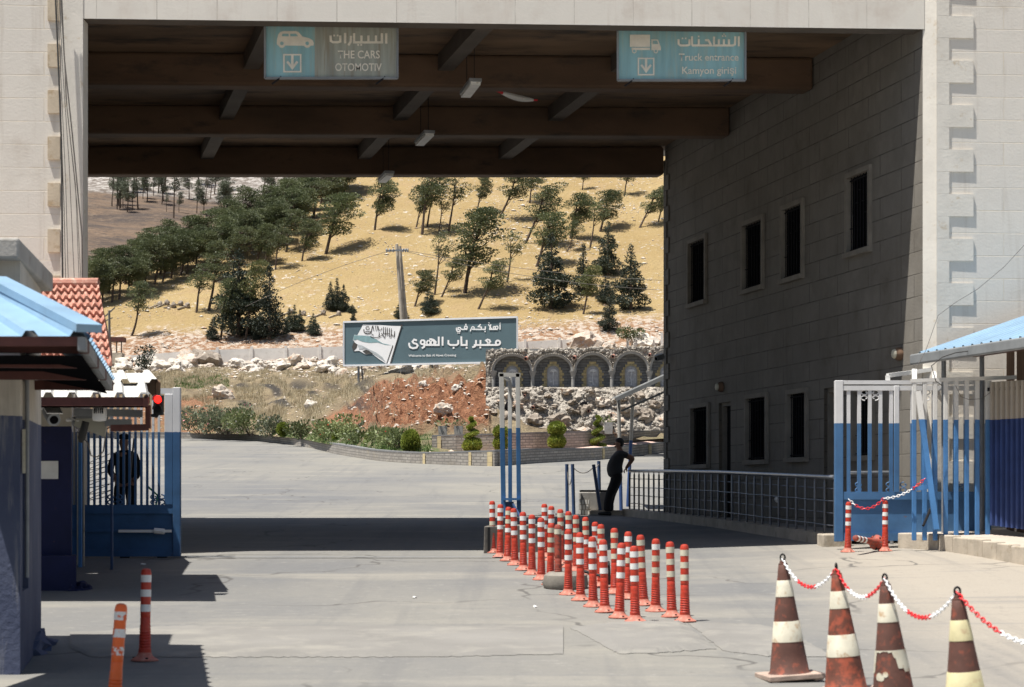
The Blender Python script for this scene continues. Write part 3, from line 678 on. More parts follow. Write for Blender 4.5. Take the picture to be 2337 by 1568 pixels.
# ---------------------------------------------------------------- booth with the white sheet roof
bb = thing('guard_booth', (-6.4, 23, g(-6.4, 23)), 'dark blue guard booth under a white corrugated sheet roof', 'guard booth')
def skew(mb, x0, x1, y0, y1, z0, z1):
    k = -.2234 * (y1 - y0); mb.hexa([(x0, y0, z0), (x1, y0, z0), (x1 + k, y1, z0), (x0 + k, y1, z0), (x0, y0, z1), (x1, y0, z1), (x1 + k, y1, z1), (x0 + k, y1, z1)])
mb = MB(); xr = PX(163, 22.4); skew(mb, -9, xr, 22.4, 24.2, -.2, CZ + 1.25); mb.build('wall', M['boothB'], bb)
mb = MB(); skew(mb, -9, PX(176, 22.2), 22.15, 22.6, -.2, PZ(1268, 22.2)); mb.blob((PX(172, 22.2), 22.3, g(-5, 22.3)), (.14, .2, .10), 9, .5, 3, 3); mb.build('plinth', M['navy'], bb)
mb = MB(); mb.quad(P(90, 1093, 22.385), P(133, 1093, 22.385), P(133, 1052, 22.385), P(90, 1052, 22.385)); mb.build('white_patch', M['white'], bb)
E0, E1, E2, E3 = Vector((-8.2, 20.6, CZ + 1.05)), Vector((PX(340, 20.6), 20.6, CZ + 1.05)), Vector((PX(334, 21.85), 21.85, CZ + 1.265)), Vector((-8.6, 21.85, CZ + 1.265))
mb = MB(); corrug(mb, E0, E1, E2, E3, 17, .05, 0, .45); rfB = mb.build('roof', M['whiteroof'], bb)
G0, G1, G2, G3 = Vector((-8.6, 21.55, CZ + 1.262)), Vector((PX(364, 21.6), 21.6, CZ + 1.262)), Vector((PX(345, 24), 24.0, CZ + 1.52)), Vector((-9, 24, CZ + 1.52))
mb = MB(); corrug(mb, G0, G1, G2, G3, 14, .04); sub(mb.build('rear_sheet', M['whiteroof'], bb), rfB)
mb = MB(); mb.bar(E0 + Vector((0, .04, -.05)), E1 + Vector((-.02, .04, -.05)), .05, .09); sub(mb.build('eave_beam', M['redoxide'], bb), rfB)
mb = MB(); mb.bar(G1 + Vector((-.06, .25, -.08)), G2 + Vector((-.06, 0, -.08)), .05, .20); sub(mb.build('ragged_fringe', M['brown'], bb), rfB)
mb = MB(); mb.bar(E1 + Vector((-.04, 0, -.06)), (E1.x - .28, 22.0, CZ + 1.1), .05, .09); sub(mb.build('side_beam', M['redoxide'], bb), rfB)
mb = MB(); mb.quad(E0 + Vector((0, .1, -.11)), E1 + Vector((-.04, .1, -.11)), E2 + Vector((-.04, 0, -.16)), E3 + Vector((0, 0, -.16))); sub(mb.build('underside_shade', M['dark'], bb), rfB)  # black sheet paints the shade below the booth roof
brk = [(P(253, 977, 21), P(339, 975, 21)), (P(338, 978, 21), P(338, 925, 21)), (P(170, 940, 21.2), P(325, 944, 21.2)), (P(240, 965, 21.3), P(300, 965, 21.3))]
mb = MB(); [mb.bar(a, b_, .05, .07) for a, b_ in brk[:2]]; mb.build('bracket', M['redoxide'], bb)
for a, b_ in brk[2:]:
    mb = MB(); mb.bar(a, b_, .05, .11 if b_.x > -3.9 else .08); mb.build('cross_bar', M['tin'], bb)
tb = thing('tilted_board', P(205, 985, 21.4), 'beige board hung at a tilt below the white booth roof', 'board')
mb = MB(); mb.prism([(168, 972), (178, 936), (250, 936), (238, 997)], lambda x, y: P(x, y, 21.35), 0, (0, .04, .0)); mb.build('panel', M['beige'], tb)
mb = MB(); mb.bar(P(172, 952, 21.32), P(246, 952, 21.32), .02, .03); mb.build('rail', M['tin'], tb)
sr = thing('alarm_siren', P(227, 945, 20.9), 'small white slotted siren hanging under the white booth roof', 'siren')
mb = MB(); c = P(227, 962, 20.9); mb.lathe([(.02, 0), (.072, .01), (.08, .04), (.078, .12), (.06, .17), (.02, .19)], 16, c); mb.build('housing', M['white'], sr, True)
mb = MB()
for i in range(5): xx = c.x - .045 + i * .0225; mb.box(xx, xx + .008, c.y - .082, c.y - .03, c.z + .085, c.z + .14)
mb.build('slot', M['dark'], sr)
mb = MB(); mb.tube([c + Vector((0, 0, .18)), c + Vector((0, 0, .30))], .012, 6); mb.build('stem', M['tin'], sr)
def camera_thing(c, aim, L, r, label, sc_=1.0):
    th = thing('security_camera', c, label, 'security camera'); c = Vector(c); d = Vector(aim).normalized()
    mb = MB(); mb.tube([c, c + d * L * .9, c + d * L], [r, r, r * .96], 14); mb.build('body', M['greysteel'], th, True)
    mb = MB(); mb.tube([c + d * L, c + d * (L + .006)], r * .62, 14); mb.build('lens', M['dark'], th)
    mb = MB(); u = Vector((0, 0, 1)); mb.bar(c - d * .02 + u * (r + .01), c + d * (L + .05) + u * (r + .01), r * 2.3, .012); mb.build('sunshield', M['white'], th)
    mb = MB(); mb.tube([c + d * .05, c + d * .02 + Vector((-.06, .05, .04)), c + Vector((-.14, .22, .04))], .02, 8); mb.build('arm', M['white'], th, True)
    return th
camera_thing(P(112, 938, 21.2), (.45, -1, -.42), .30, .075, 'large white bullet security camera on the dark blue booth wall, aimed right')
camera_thing(P(172, 965, 21.6), (.5, -1, -.18), .22, .045, 'small security camera under the tilted beige board')
mb = MB(); a = P(196, 962, 21.2); mb.tube([a, P(186, 1000, 21.2), P(184, 1010, 21.2)], [.04, .045, .02], 10); o = mb.build('hand_lamp', M['black'], None, True); tag(o, 'black torch shaped lamp hanging beside the small security camera', 'lamp')
# traffic light
tl = thing('traffic_light', P(360, 946, 21.4), 'black two lens traffic light showing red at the edge of the white roof', 'traffic light')
mb = MB(); x0, x1 = PX(349, 21.4), PX(371, 21.4); mb.box(x0, x1, 21.4, 21.5, PZ(947, 21.4), PZ(901, 21.4)); o = mb.build('housing', M['black'], tl); bev(o, .012)
M['redlamp'] = emit('lit_red_lens', (.9, .012, .008), 3.0)
for yy, mt, nm in ((911.5, 'redlamp', 'red_lens'), (933, 'bars', 'dark_lens')):
    c = P(360, yy, 21.385); mb = MB(); mb.tube([c, c + Vector((0, .02, 0))], .042, 18); ln = mb.build(nm, M[mt], tl)
    mb = MB(); pts = [(c.x + .05 * math.cos(R(a)), c.z + .05 * math.sin(R(a))) for a in range(-10, 191, 20)]
    for (a, b_), (e, f) in zip(pts, pts[1:]): mb.quad((a, c.y, b_), (e, c.y, f), (e, c.y - .07, f), (a, c.y - .07, b_))
    sub(mb.build('visor', M['black'], tl), ln)
mb = MB(); mb.tube([P(342, 948, 21.3), P(358, 949, 21.45), P(360, 944, 21.45)], .018, 8); mb.build('arm', M['bars'], tl)
# loose cables under the booth roof
for pts, lab in (([(176, 985), (200, 1010), (208, 1040), (222, 1043), (236, 1030), (242, 985)], 'loose cable sagging between the booth and the left blue gate'),
                 ([(174, 978), (190, 975), (205, 985), (225, 987), (245, 978), (262, 970)], 'short loose cable looping below the tilted beige board')):
    mb = MB(); mb.tube([P(x, y, 21.8) for x, y in pts], .008, 5); tag(mb.build('cable', M['barkgrey']), lab, 'cable', 'loose cables under the white booth roof')

# ---------------------------------------------------------------- house with the red tile roof
th = thing('tiled_house', (-7, 25.6, g(-7, 25)), 'small house with a red clay tile roof behind the white sheet roof', 'house')
mb = MB(); skew(mb, -10, -5.75, 24.4, 27.4, -.2, CZ + 1.75); mb.build('wall', M['boothB'], th)
def tiles(mb, a, b, c, d, rows, cols):
    a, b, c, d = map(Vector, (a, b, c, d)); nn = (b - a).cross(d - a).normalized(); seg = 6
    for r in range(rows):
        v0, v1 = r / rows, (r + 1.12) / rows; o = len(mb.v); n = cols * seg
        for vi, lift in ((v0, .055), (v1, .0)):
            e0, e1 = a.lerp(d, vi), b.lerp(c, vi)
            for i in range(n + 1):
                ph = (i % seg) / seg * 2 * math.pi
                mb.v.append(tuple(e0.lerp(e1, i / n) + nn * (lift + .027 * math.cos(ph) + random.uniform(-.006, .006))))
        k = n + 1; o2 = len(mb.v)
        e0, e1 = a.lerp(d, v0), b.lerp(c, v0)
        for i in range(k): mb.v.append(tuple(e0.lerp(e1, i / n) + nn * (-.0)))
        for i in range(n):
            mb.f.append((o + i, o + i + 1, o + k + i + 1, o + k + i)); mb.m.append(0)
            mb.f.append((o2 + i, o2 + i + 1, o + i + 1, o + i)); mb.m.append(0)
mb = MB(); t0, t1 = P(118, 652, 25.9), P(225, 652, 25.9); e1, e0 = P(256, 835, 24.0), P(60, 835, 24.0); t0.x -= .6
tiles(mb, e0, e1, t1, t0, 10, 13); rf = mb.build('roof', M['redtile'], th)
mb = MB(); mb.tube([t0 + Vector((0, 0, .03)), t1 + Vector((0, 0, .03))], .075, 10); sub(mb.build('ridge_tile', M['redtile'], th), rf)
mb = MB(); b2 = P(256, 800, 27.6); mb.add([t1, e1, b2, t0, (t0.x, 27.6, e0.z), e0], [(0, 1, 2), (0, 2, 4, 3)]); sub(mb.build('rear_slope', M['redtile'], th), rf)

# ---------------------------------------------------------------- left blue gate leaf
M['gateL'] = two_tone('gate_paint_shaded', PZ(985, 27.3), (.70, .70, .70), (.032, .10, .22)); M['gateR'] = two_tone('gate_paint_right', PZ(965, 27.9), (.74, .73, .72), (.052, .145, .295))  # left gate's blue darkened to carry the partial shade on it
M['fencep'] = two_tone('fence_paint', PZ(957, 27.2), (.74, .72, .68), (.06, .19, .42)); M['sheetp'] = two_tone('sheet_paint', PZ(957, 27.0), (.46, .40, .33), (.03, .055, .17))
M['standp'] = two_tone('stand_paint', PZ(976, 43.6), (.76, .75, .72), (.045, .15, .34))
def pbox(mb, x0, x1, y0, y1, D, dp): mb.box(PX(x0, D), PX(x1, D), D, D + dp, PZ(y1, D), PZ(y0, D))
def scroll(mb, c, r, flip=1, th_=.012):
    for s_ in (1, -1):
        pts = []
        for i in range(15):
            a = R(90 + s_ * 0 + i * 24 * flip); rr = r * (1 - .045 * i)
            pts.append((c[0] + rr * math.cos(a) * 1, c[1], c[2] + s_ * r * .55 + rr * .62 * math.sin(a) * s_))
        mb.tube(pts, th_, 6)
D = 27.3
gt = thing('gate_leaf', (PX(300, D), D, g(-5.4, D)), 'blue and white steel gate leaf standing open beside the dark blue booth', 'gate', 'blue and white steel gates')
for x0, x1, y0, y1, dp in ((394, 411, 884, 1270, .1), (375, 394, 899, 1152, .04), (150, 165, 890, 1270, .08)):
    mb = MB(); pbox(mb, x0, x1, y0, y1, D, dp); o = mb.build('post', M['gateL'], gt); bev(o, .008)
for y0, y1 in ((886, 899), (1152, 1172), (1255, 1270), (1208, 1214)):
    mb = MB(); pbox(mb, 165, 394, y0, y1, D + .01, .07); mb.build('rail', M['gateL'], gt)
for i in range(15):
    x = 172 + 13.4 * i
    if x > 372: break
    mb = MB(); pbox(mb, x, x + 5.2, 899, 1152, D + .025, .035); mb.build('bar', M['gateL'], gt)
mb = MB(); pbox(mb, 165, 394, 1172, 1255, D + .04, .006); mb.build('kick_panel', M['gateL'], gt)
for x in (262, 360):
    mb = MB(); scroll(mb, P(x - 8, 1140, D + .02), .06); scroll(mb, P(x + 8, 1140, D + .02), .06, -1); mb.build('scroll', M['gateL'], gt, True)
mb = MB(); pbox(mb, 270, 390, 1209, 1215, D - .06, .05); mb.build('bolt', M['white'], gt)
mb = MB(); mb.tube([P(352, 1211, D - .05), P(375, 1213, D - .05)], .04, 8); mb.build('latch', M['white'], gt, True)
for x in (285, 370):
    mb = MB(); c = P(x, 1266, D + .05); mb.tube([c - Vector((.0, .03, .02)), c + Vector((0, .03, -.02))], .07, 14); mb.build('wheel', M['black'], gt)
for x, y0, y1, w_, D_, mt, lab in ((178, 985, 1265, 5, 26.0, 'bandy', 'thin cream pole in front of the left gate, beside the booth wall'), (183, 985, 1282, 8, 25.6, 'fencep', 'square blue post with a lit face in front of the left blue gate'),
                                   (191, 1005, 1250, 4, 25.8, 'kerb', 'thin tan pole leaning on the left blue gate'), (255, 985, 1285, 6, 25.2, 'bluepost', 'dark blue square post in front of the middle of the left gate')):
    mb = MB(); a = P(x, y0, D_); b_ = GP(x, y1) if y1 > 1260 else P(x, y1, D_); b_ = Vector((a.x, D_, g(a.x, D_))); mb.bar(b_, a, w_ / F * D_ * 1.0); o = mb.build('post', M[mt]); tag(o, lab, 'post'); bev(o, .006)
# razor wire coil behind the left gate
mb = MB(); pts = []
for i in range(150):
    t = i / 149; a = t * 2 * math.pi * 7; pts.append((PX(222, 28.2) + .16 * math.cos(a) + .05 * math.sin(9 * t), 28.2 + .1 * math.sin(a), PZ(1140, 28.2) + t * .62 + .05 * math.cos(a)))
mb.tube(pts, .006, 4); tag(mb.build('razor_wire', M['bars']), 'coil of razor wire behind the bars of the left gate', 'razor wire')

# ---------------------------------------------------------------- bollards
def bollard_proto():
    th = local(thing('bollard', (0, 0, 0), 'red and white plastic bollard', 'bollard', 'red and white bollards on the traffic island'))
    r = .041
    prof = [(.052, .028), (.054, .05), (.05, .09)]
    for i in range(9):
        z = .095 + i * .023; prof += [(.0515 - i * .0008, z), (.0450 - i * .0005, z + .013)]
    prof += [(r, .31), (r, .352), (r - .002, .355), (r, .358), (r, .395), (r, .515), (r, .635), (r, .695), (r * 1.04, .692), (r * 1.04, .705), (r * .98, .725), (r * .80, .742), (r * .4, .749), (.004, .75)]
    mb = MB(); mb.lathe(prof, 22); o = mb.build('post', M['boll'], th, True)
    mb = MB(); mb.lathe([(.110, 0), (.110, .010), (.096, .02), (.076, .030), (.062, .046), (.053, .066), (.051, .07)], 26)
    for i in range(3):
        a = i * 2.094 - 1.2; mb.tube([(.090 * math.cos(a), .090 * math.sin(a), .018), (.090 * math.cos(a), .090 * math.sin(a), .029)], .012, 8, 1)
    mb.build('base', [M['bolldust'], M['bars']], th, True)
    for z0 in (.398, .519, .637):
        mb = MB(); mb.lathe([(r + .002, z0), (r + .002, z0 + .058)], 22, cap=False); mb.build('band', M['bandw'], th, True)
    return th
BP = bollard_proto()
Z2 = lambda x, y: (.5703 * (1850 + x / 2.337), .5703 * (1900 + y / 2.337))
ROW1 = [(278, 248, 283, 735), (352, 280, 350, 778), (427, 305, 420, 812), (483, 318, 492, 850), (559, 350, 570, 897), (653, 378, 650, 940), (729, 405, 738, 988), (830, 458, 820, 1035), (893, 470, 897, 1072), (988, 515, 990, 1128),
        (1093, 545, 1105, 1183), (1218, 580, 1222, 1238), (1317, 612, 1332, 1293), (1488, 640, 1465, 1345), (1602, 668, 1615, 1378)]
ROW2 = [(764, 275, 775, 775), (832, 295, 832, 806), (917, 325, 925, 842), (993, 347, 998, 872), (1061, 382, 1066, 905), (1148, 400, 1160, 940), (1232, 445, 1262, 1005), (1297, 465, 1300, 1055), (1423, 502, 1425, 1118), (1548, 537, 1540, 1170),
        (1664, 565, 1695, 1225), (1802, 600, 1805, 1280), (1936, 632, 1958, 1338), (2076, 655, 2080, 1380)]
ORD = ['first', 'second', 'third', 'fourth', 'fifth', 'sixth', 'seventh', 'eighth', 'ninth', 'tenth', 'eleventh', 'twelfth', 'thirteenth', 'fourteenth', 'last']
SPEC = {(1, 8): 'scuffed red bollard with torn bands, darkest in the left row', (1, 13): 'leaning bollard with wide white bands near the front end of the left row',
        (1, 14): 'front bollard of the left row, standing straight at the broken asphalt edge', (1, 0): 'farthest bollard of the left row, in front of the concrete block',
        (2, 13): 'front bollard of the right row, nearest the traffic cones', (2, 0): 'farthest bollard of the right row, beside the blue steel stand', (1, 7): 'bollard with a grimy middle beside the scuffed dark one in the left row',
        (2, 9): 'bollard of the right row with two bright white bands over a yellowed one'}
YEL = {(1, 2): 'yyw', (1, 7): 'yyy', (2, 1): 'wwy', (2, 2): 'yyy', (2, 3): 'yww', (2, 4): 'yyy', (2, 5): 'yyw', (2, 7): 'yyy', (2, 8): 'yyy', (2, 9): 'wwy', (2, 10): 'yyy', (2, 11): 'wyy', (2, 12): 'yyy', (2, 13): 'yyy', (1, 0): 'wwy'}
def place_bollard(x0, y0, x1, y1, label, group, bands='www', mat=None, Dn=None):
    b_ = GP(x1, y1 - 1)
    if Dn: b_ = Vector((PX(x1, Dn), Dn, g(PX(x1, Dn), Dn)))
    D = b_.y; h = (y1 - y0) / F * D; k = h / .75
    top = Vector((PX(x0, D), D, b_.z + h)); lean = math.atan2(top.x - b_.x, h)
    o = dup(BP, b_, (random.uniform(-.045, .045), lean + random.uniform(-.012, .012), random.uniform(0, 6) * 0), (max(.92, min(1.06, k)),) * 2 + (k,), label, group)
    ch = list(o.children); z = 0
    for c in ch:
        if c.name.startswith('band'):
            nm = bands[2 - z]; z += 1
            if nm != 'w':
                c.data = c.data.copy(); c.data.materials[0] = M['bandy'] if nm == 'y' else (M['bandp'] if nm == 'p' else M['bollold'])
        elif mat and c.name.startswith('post'): c.data = c.data.copy(); c.data.materials[0] = mat
    return o
for ri, row in ((1, ROW1), (2, ROW2)):
    side = 'left' if ri == 1 else 'right'
    for i, (a, b_, c, d) in enumerate(row):
        lab = SPEC.get((ri, i)) or 'red and white bollard, %s of the %s row from the %s' % (ORD[i], side, 'concrete block' if ri == 1 else 'far end')
        place_bollard(*Z2(a, b_), *Z2(c, d), lab, 'red and white bollards on the traffic island', YEL.get((ri, i), 'www') if (ri, i) != (1, 8) else 'yoo', M['bollold'] if (ri, i) == (1, 8) else None)
place_bollard(331, 1299, 330, 1510, 'red and white bollard standing in shade in front of the left gate', None, 'www')
place_bollard(1934, 1136.5, 1934, 1251.5, 'red and white bollard in front of the right gate, holding the chain end', None, 'www', None, 27.35)
place_bollard(2018.5, 1134, 2019, 1250, 'red and white bollard in front of the right gate beside the fallen one', None, 'www', None, 27.3)
for nm in ('post', 'base', 'band', 'bollard'): pass
ORG = place_bollard(274, 1378, 258, 1630, 'bright orange bollard with peeling white bands leaning at the left edge', None, 'ppp', M['orange'])
for c in ORG.children:
    if c.name.startswith('base'): c.data = c.data.copy(); c.data.materials[0] = M['orange']
fb = dup(BP, P(1999, 1240, 27.35), (R(84), R(8), R(-35)), 1.0, 'fallen bollard lying with its hollow base towards the road', None)
for ch in fb.children:
    if not ch.name.startswith('band'): ch.data = ch.data.copy(); ch.data.materials[0] = M['bollold']
fb.location.z = g(fb.location.x, fb.location.y) + .125
for o in [BP] + list(BP.children): bpy.data.objects.remove(o)

# ---------------------------------------------------------------- traffic cones and chains
def cone_proto():
    th = local(thing('traffic_cone', (0, 0, 0), 'traffic cone', 'traffic cone', 'brown and cream traffic cones joined by a chain'))
    mb = MB(); mb.box(-.215, .215, -.215, .215, .012, .05)
    for sx in (-1, 1):
        for sy in (-1, 1): mb.box(sx * .17 - .035, sx * .17 + .035, sy * .17 - .035, sy * .17 + .035, 0, .012)
    o = mb.build('base', M['conebase'], th); bev(o, .018, 2)
    rr = lambda z: .150 - (z - .05) / .84 * .118
    z0 = [.05, .26, .40, .59, .70, .84]
    mb = MB(); mb.lathe([(rr(.05) + .012, .05), (rr(.065), .065)] + [(rr(z), z) for z in (.2, .4, .6, .8)] + [(rr(.86), .86), (.034, .862), (.034, .872), (.026, .874), (.024, .89), (.008, .895)], 30); mb.build('body', M['cone'], th, True)
    for a, b_ in ((.285, .44), (.622, .745)):
        mb = MB(); mb.lathe([(rr(a) + .0008, a), (rr(a + .002) + .0025, a + .002), (rr(b_ - .002) + .0025, b_ - .002), (rr(b_) + .0008, b_)], 30); mb.build('band', M['coneband'], th, True)
    mb = MB(); mb.tube([(.018 * math.cos(R(a)), 0, .915 + .024 * math.sin(R(a))) for a in range(-70, 251, 20)], .007, 8); mb.build('ring', M['bars'], th, True)
    return th
CP = cone_proto()
CN = [(1785, 1264, 1802, 1549, 14.6, 'brown and cream traffic cone with its whole base plate in view, farthest of four'), (1907, 1284.6, 1931, 1590, 13.6, 'traffic cone with a red lower body, second from the farthest'),
      (2018, 1308.7, 2042, 1640, 12.6, 'traffic cone with a badly torn lower white band, third from the farthest'), (2183, 1338.4, 2212, 1700, 11.35, 'traffic cone with yellowed bands nearest the camera, at the right end')]
tops = []
for i, (xt, yt, xb, yb, D, lab) in enumerate(CN):
    bx = PX(xb, D); z = g(bx, D); h = PZ(yt, D) - z; k = h / .94; lean = math.atan2(PX(xt, D) - bx, h)
    o = dup(CP, (bx, D, z), (0, lean, R(8 + 9 * i)), (1.0 if i else 1.0, 1, k), lab)
    o.rotation_euler = (Matrix.Rotation(lean, 3, 'Y') @ Matrix.Rotation(R(8 + 60 * i), 3, 'Z')).to_euler()
    tops.append(Vector((PX(xt, D), D, PZ(yt + 12, D))))
M['conered'] = pm('cone_red_rubber', (.15, .05, .03), .75, .3, 6, (.36, .08, .04), (.46, .62), .15, 50, coords='obj')
M['coneyel'] = pm('cone_band_yellowed', (.58, .52, .30), .6, .22, 6, (.44, .34, .2), (.56, .68), coords='obj')
cones = [o for o in C.objects if o.name.startswith('traffic_cone') and o is not CP and o.type == 'EMPTY']; cones.sort(key=lambda o: -o.location.y)
for ch in cones[1].children:
    if ch.name.startswith('body'): ch.data = ch.data.copy(); ch.data.materials[0] = M['conered']
for ch in cones[3].children:
    if ch.name.startswith('band'): ch.data = ch.data.copy(); ch.data.materials[0] = M['coneyel']
tb_ = [ch for ch in cones[2].children if ch.name.startswith('band')]; tb_.sort(key=lambda o: o.data.vertices[0].co.z)
rr_ = lambda z: .150 - (z - .05) / .84 * .118 + .003
mb = MB(); rt = random.Random(3); n_ = 60; low = []
iR = cones[2].matrix_basis.to_3x3().inverted(); vd = (iR @ Vector((0, -1, 0))); a_c = math.atan2(vd.y, vd.x)
for i in range(n_ + 1):
    a_ = a_c - math.pi + 2 * math.pi * i / n_; dd = math.degrees(a_ - a_c)
    zl = .285 + (.10 if -75 < dd < 8 else 0) + (.03 if 8 <= dd < 30 else 0) + rt.uniform(0, .012)
    if -75 < dd < -5: zl = .43 + rt.uniform(-.006, .006)
    low.append((a_, min(zl, .437)))
for (a_, z_), (a2, z2) in zip(low, low[1:]):
    f_ = lambda q, z: (rr_(z) * math.cos(q), rr_(z) * math.sin(q), z); mb.quad(f_(a_, z_), f_(a2, z2), f_(a2, .44), f_(a_, .44))
for a0_, z0_, s0_ in ((-.95, .27, .028), (-.8, .262, .022), (-.55, .285, .02)):
    mb.add([(rr_(z0_ + s0_ * math.sin(t)) * math.cos(a_c + a0_ + s0_ / .12 * math.cos(t)), rr_(z0_ + s0_ * math.sin(t)) * math.sin(a_c + a0_ + s0_ / .12 * math.cos(t)), z0_ + s0_ * math.sin(t)) for t in [k * .785 for k in range(8)]], [tuple(range(8))])
nb_ = mb.build('band', M['coneband'], cones[2], True); bpy.data.objects.remove(tb_[0])
for o in [CP] + list(CP.children): bpy.data.objects.remove(o)
def link_mesh(mb, c, d, up, L, w_, r, mi):
    d = d.normalized(); s_ = (up - d * up.dot(d)).normalized(); pts = []
    for i in range(13):
        a = 2 * math.pi * i / 12; pts.append(c + d * (L / 2 * math.cos(a)) + s_ * (w_ / 2 * math.sin(a)))
    mb.tube(pts, r, 5, mi, False)
def chain(a, b, sag, runs, label, L=.040, w_=.026, r=.0045):
    n = 60; pts = [a.lerp(b, i / n) - Vector((0, 0, sag * 4 * (i / n) * (1 - i / n))) for i in range(n + 1)]
    ln = [0]
    for p, q in zip(pts, pts[1:]): ln.append(ln[-1] + (q - p).length)
    tot = ln[-1]; k = int(tot / (L * .78)); mb = MB(); j = 0
    for i in range(k):
        s_ = (i + .5) / k * tot
        while ln[j + 1] < s_: j += 1
        t = (s_ - ln[j]) / (ln[j + 1] - ln[j]); c = pts[j].lerp(pts[j + 1], t); d = pts[j + 1] - pts[j]
        f = s_ / tot; mi = 0
        for lim, m_ in runs:
            mi = m_
            if f <= lim: break
        link_mesh(mb, c, d, Vector((0, 0, 1)) if i % 2 else Vector((.3, 1, .1)), L, w_, r, mi)
    o = mb.build('plastic_chain', [M['chainr'], M['chainw']], None, True); tag(o, label, 'chain', 'red and white plastic chains')
chain(tops[0], tops[1], .17, [(.32, 1), (.62, 0), (.92, 1), (1, 0)], 'red and white chain between the farthest cone and the next one')
chain(tops[1], tops[2], .16, [(.28, 0), (.64, 1), (1, 0)], 'red and white chain between the second and third cones')
chain(tops[2], tops[3], .20, [(.34, 1), (.66, 0), (1, 1)], 'red and white chain between the third cone and the nearest cone')
chain(tops[3], Vector((PX(2490, 10.2), 10.2, PZ(1435, 10.2))), .18, [(.36, 0), (.72, 1), (1, 0)], 'red and white chain from the nearest cone out to the right')
b1, b2, b3 = P(1936, 1139, 27.33), P(2016, 1137, 27.28), P(2110, 1092, 26.95)
chain(b1, b2, .14, [(.2, 1), (1, 0)], 'red chain hanging between the two bollards before the right gate', .05, .032, .006)
chain(b2, b3, .07, [(.62, 1), (1, 0)], 'white and red chain from the bollard up to the leaning blue brace', .05, .032, .006)

# ---------------------------------------------------------------- concrete pieces among the bollards
M['blockc'] = pm('block_concrete', (.22, .20, .17), .9, .3, 3, (.14, .125, .105), (.55, .7), .4, 25)
D = 28.35; cb = thing('concrete_block', GP(1165, 1259), 'low pale concrete block behind the farthest bollards', 'concrete block')
mb = MB(); x0, x1 = PX(1103, D), PX(1228, D + .3); z = g(0, D) - .02
mb.hexa([(x0, D, z), (x1, D + .35, z), (x1 + .05, D + .75, z), (x0 + .06, D + .5, z), (x0 + .01, D, z + .42), (x1 - .0, D + .35, z + .44), (x1 + .04, D + .72, z + .44), (x0 + .06, D + .48, z + .42)])
o = mb.build('block', M['blockc'], cb); bev(o, .015)
mb = MB(); mb.quad((x0 + .06, D - .0 + .014, z + .02), (x0 + .10, D + .03, z + .02), (x0 + .10, D + .03, z + .40), (x0 + .06, D + .014, z + .40)); mb.build('black_stripe', M['black'], cb)
p = GP(1290, 1342); dr = thing('concrete_footing', p, 'round worn concrete footing lying among the bollards', 'concrete footing')
mb = MB(); mb.lathe([(.0, 0), (.25, 0), (.27, .05), (.25, .15), (.19, .19), (.0, .195)][::1], 24, p); mb.build('footing', M['blockc'], dr, True)
mb = MB(); mb.tube([p + Vector((.2, 0, .2)), p + Vector((.42, -.05, .14)), p + Vector((.5, .0, .30)), p + Vector((.52, .1, .04))], .02, 8); mb.build('cable_end', M['black'], dr, True)

# ---------------------------------------------------------------- blue and white steel stand
D = 43.6; st = thing('steel_stand', (PX(1165, D), D, g(0, D)), 'tall blue and white steel stand of three posts behind the bollards', 'steel stand')
zb = lambda x, y: g(x, y)
for xp, xb, dd, wpx in ((1144, 1149, 0, 11), (1163, 1164, .35, 9), (1181, 1184, 0, 10)):
    mb = MB(); a = P(xp, 852, D + dd); b_ = Vector((PX(xb, D + dd), D + dd, g(0, D + dd))); mb.bar(b_, a, wpx / F * D, .11); o = mb.build('post', M['standp'], st); bev(o, .008)
mb = MB(); mb.bar(P(1137, 855, D), P(1187, 856, D), .11, .09); mb.build('top_bar', M['standp'], st)
mb = MB(); mb.bar(P(1148, 1139, D - .08), P(1188, 1139, D - .08), .10, .05); mb.build('cross_bar', M['standp'], st)
mb = MB(); mb.bar(P(1144, 856, D), P(1163, 868, D + .35), .07, .07); mb.build('top_brace', M['standp'], st)
mb = MB(); mb.box(PX(1152, D), PX(1172, D), D - .02, D + .1, g(0, D), PZ(1145, D)); mb.build('foot_box', M['bluepost'], st)
mb = MB(); mb.bar(P(1170, 1150, D - .1), P(1196, 1196, D - .6), .04, .04); mb.build('stay', M['bluepost'], st)

# ---------------------------------------------------------------- railing along the walkway and its kerb
RA, RB = Vector((2.66, 43.6, 0)), Vector((4.86, 29.05, 0))
def rl(t): p = RA.lerp(RB, t); return Vector((p.x, p.y, 0))
def rz(t): return g(*rl(t).xy) + .16
mb = MB(); rd = (RB - RA).normalized(); rn = Vector((rd.y, -rd.x, 0))
N = 30
pts = [rl(i / N * 1.03 - .015) for i in range(N + 1)]
for side in (0,):
    lo = [p - rn * .12 for p in pts]; hi = [p + rn * .12 for p in pts]
    prof = []
    for p, q in zip(lo, hi): prof.append([(p.x, p.y, g(p.x, p.y) - .1), (p.x, p.y, g(p.x, p.y) + .16), (q.x, q.y, g(q.x, q.y) + .16), (q.x, q.y, g(q.x, q.y) - .1)])
    o0 = len(mb.v)
    for pr in prof: mb.v += pr
    for i in range(N):
        for k in range(3): mb.f.append((o0 + i * 4 + k, o0 + i * 4 + k + 1, o0 + (i + 1) * 4 + k + 1, o0 + (i + 1) * 4 + k)); mb.m.append(0)
    mb.f.append((o0, o0 + 1, o0 + 2, o0 + 3)); mb.m.append(0); e = o0 + N * 4; mb.f.append((e + 3, e + 2, e + 1, e)); mb.m.append(0)
M['kerbw'] = M['kerb']; o = mb.build('walkway_kerb', M['kerb']); o['kind'] = 'structure'
mb = MB(); o0 = []
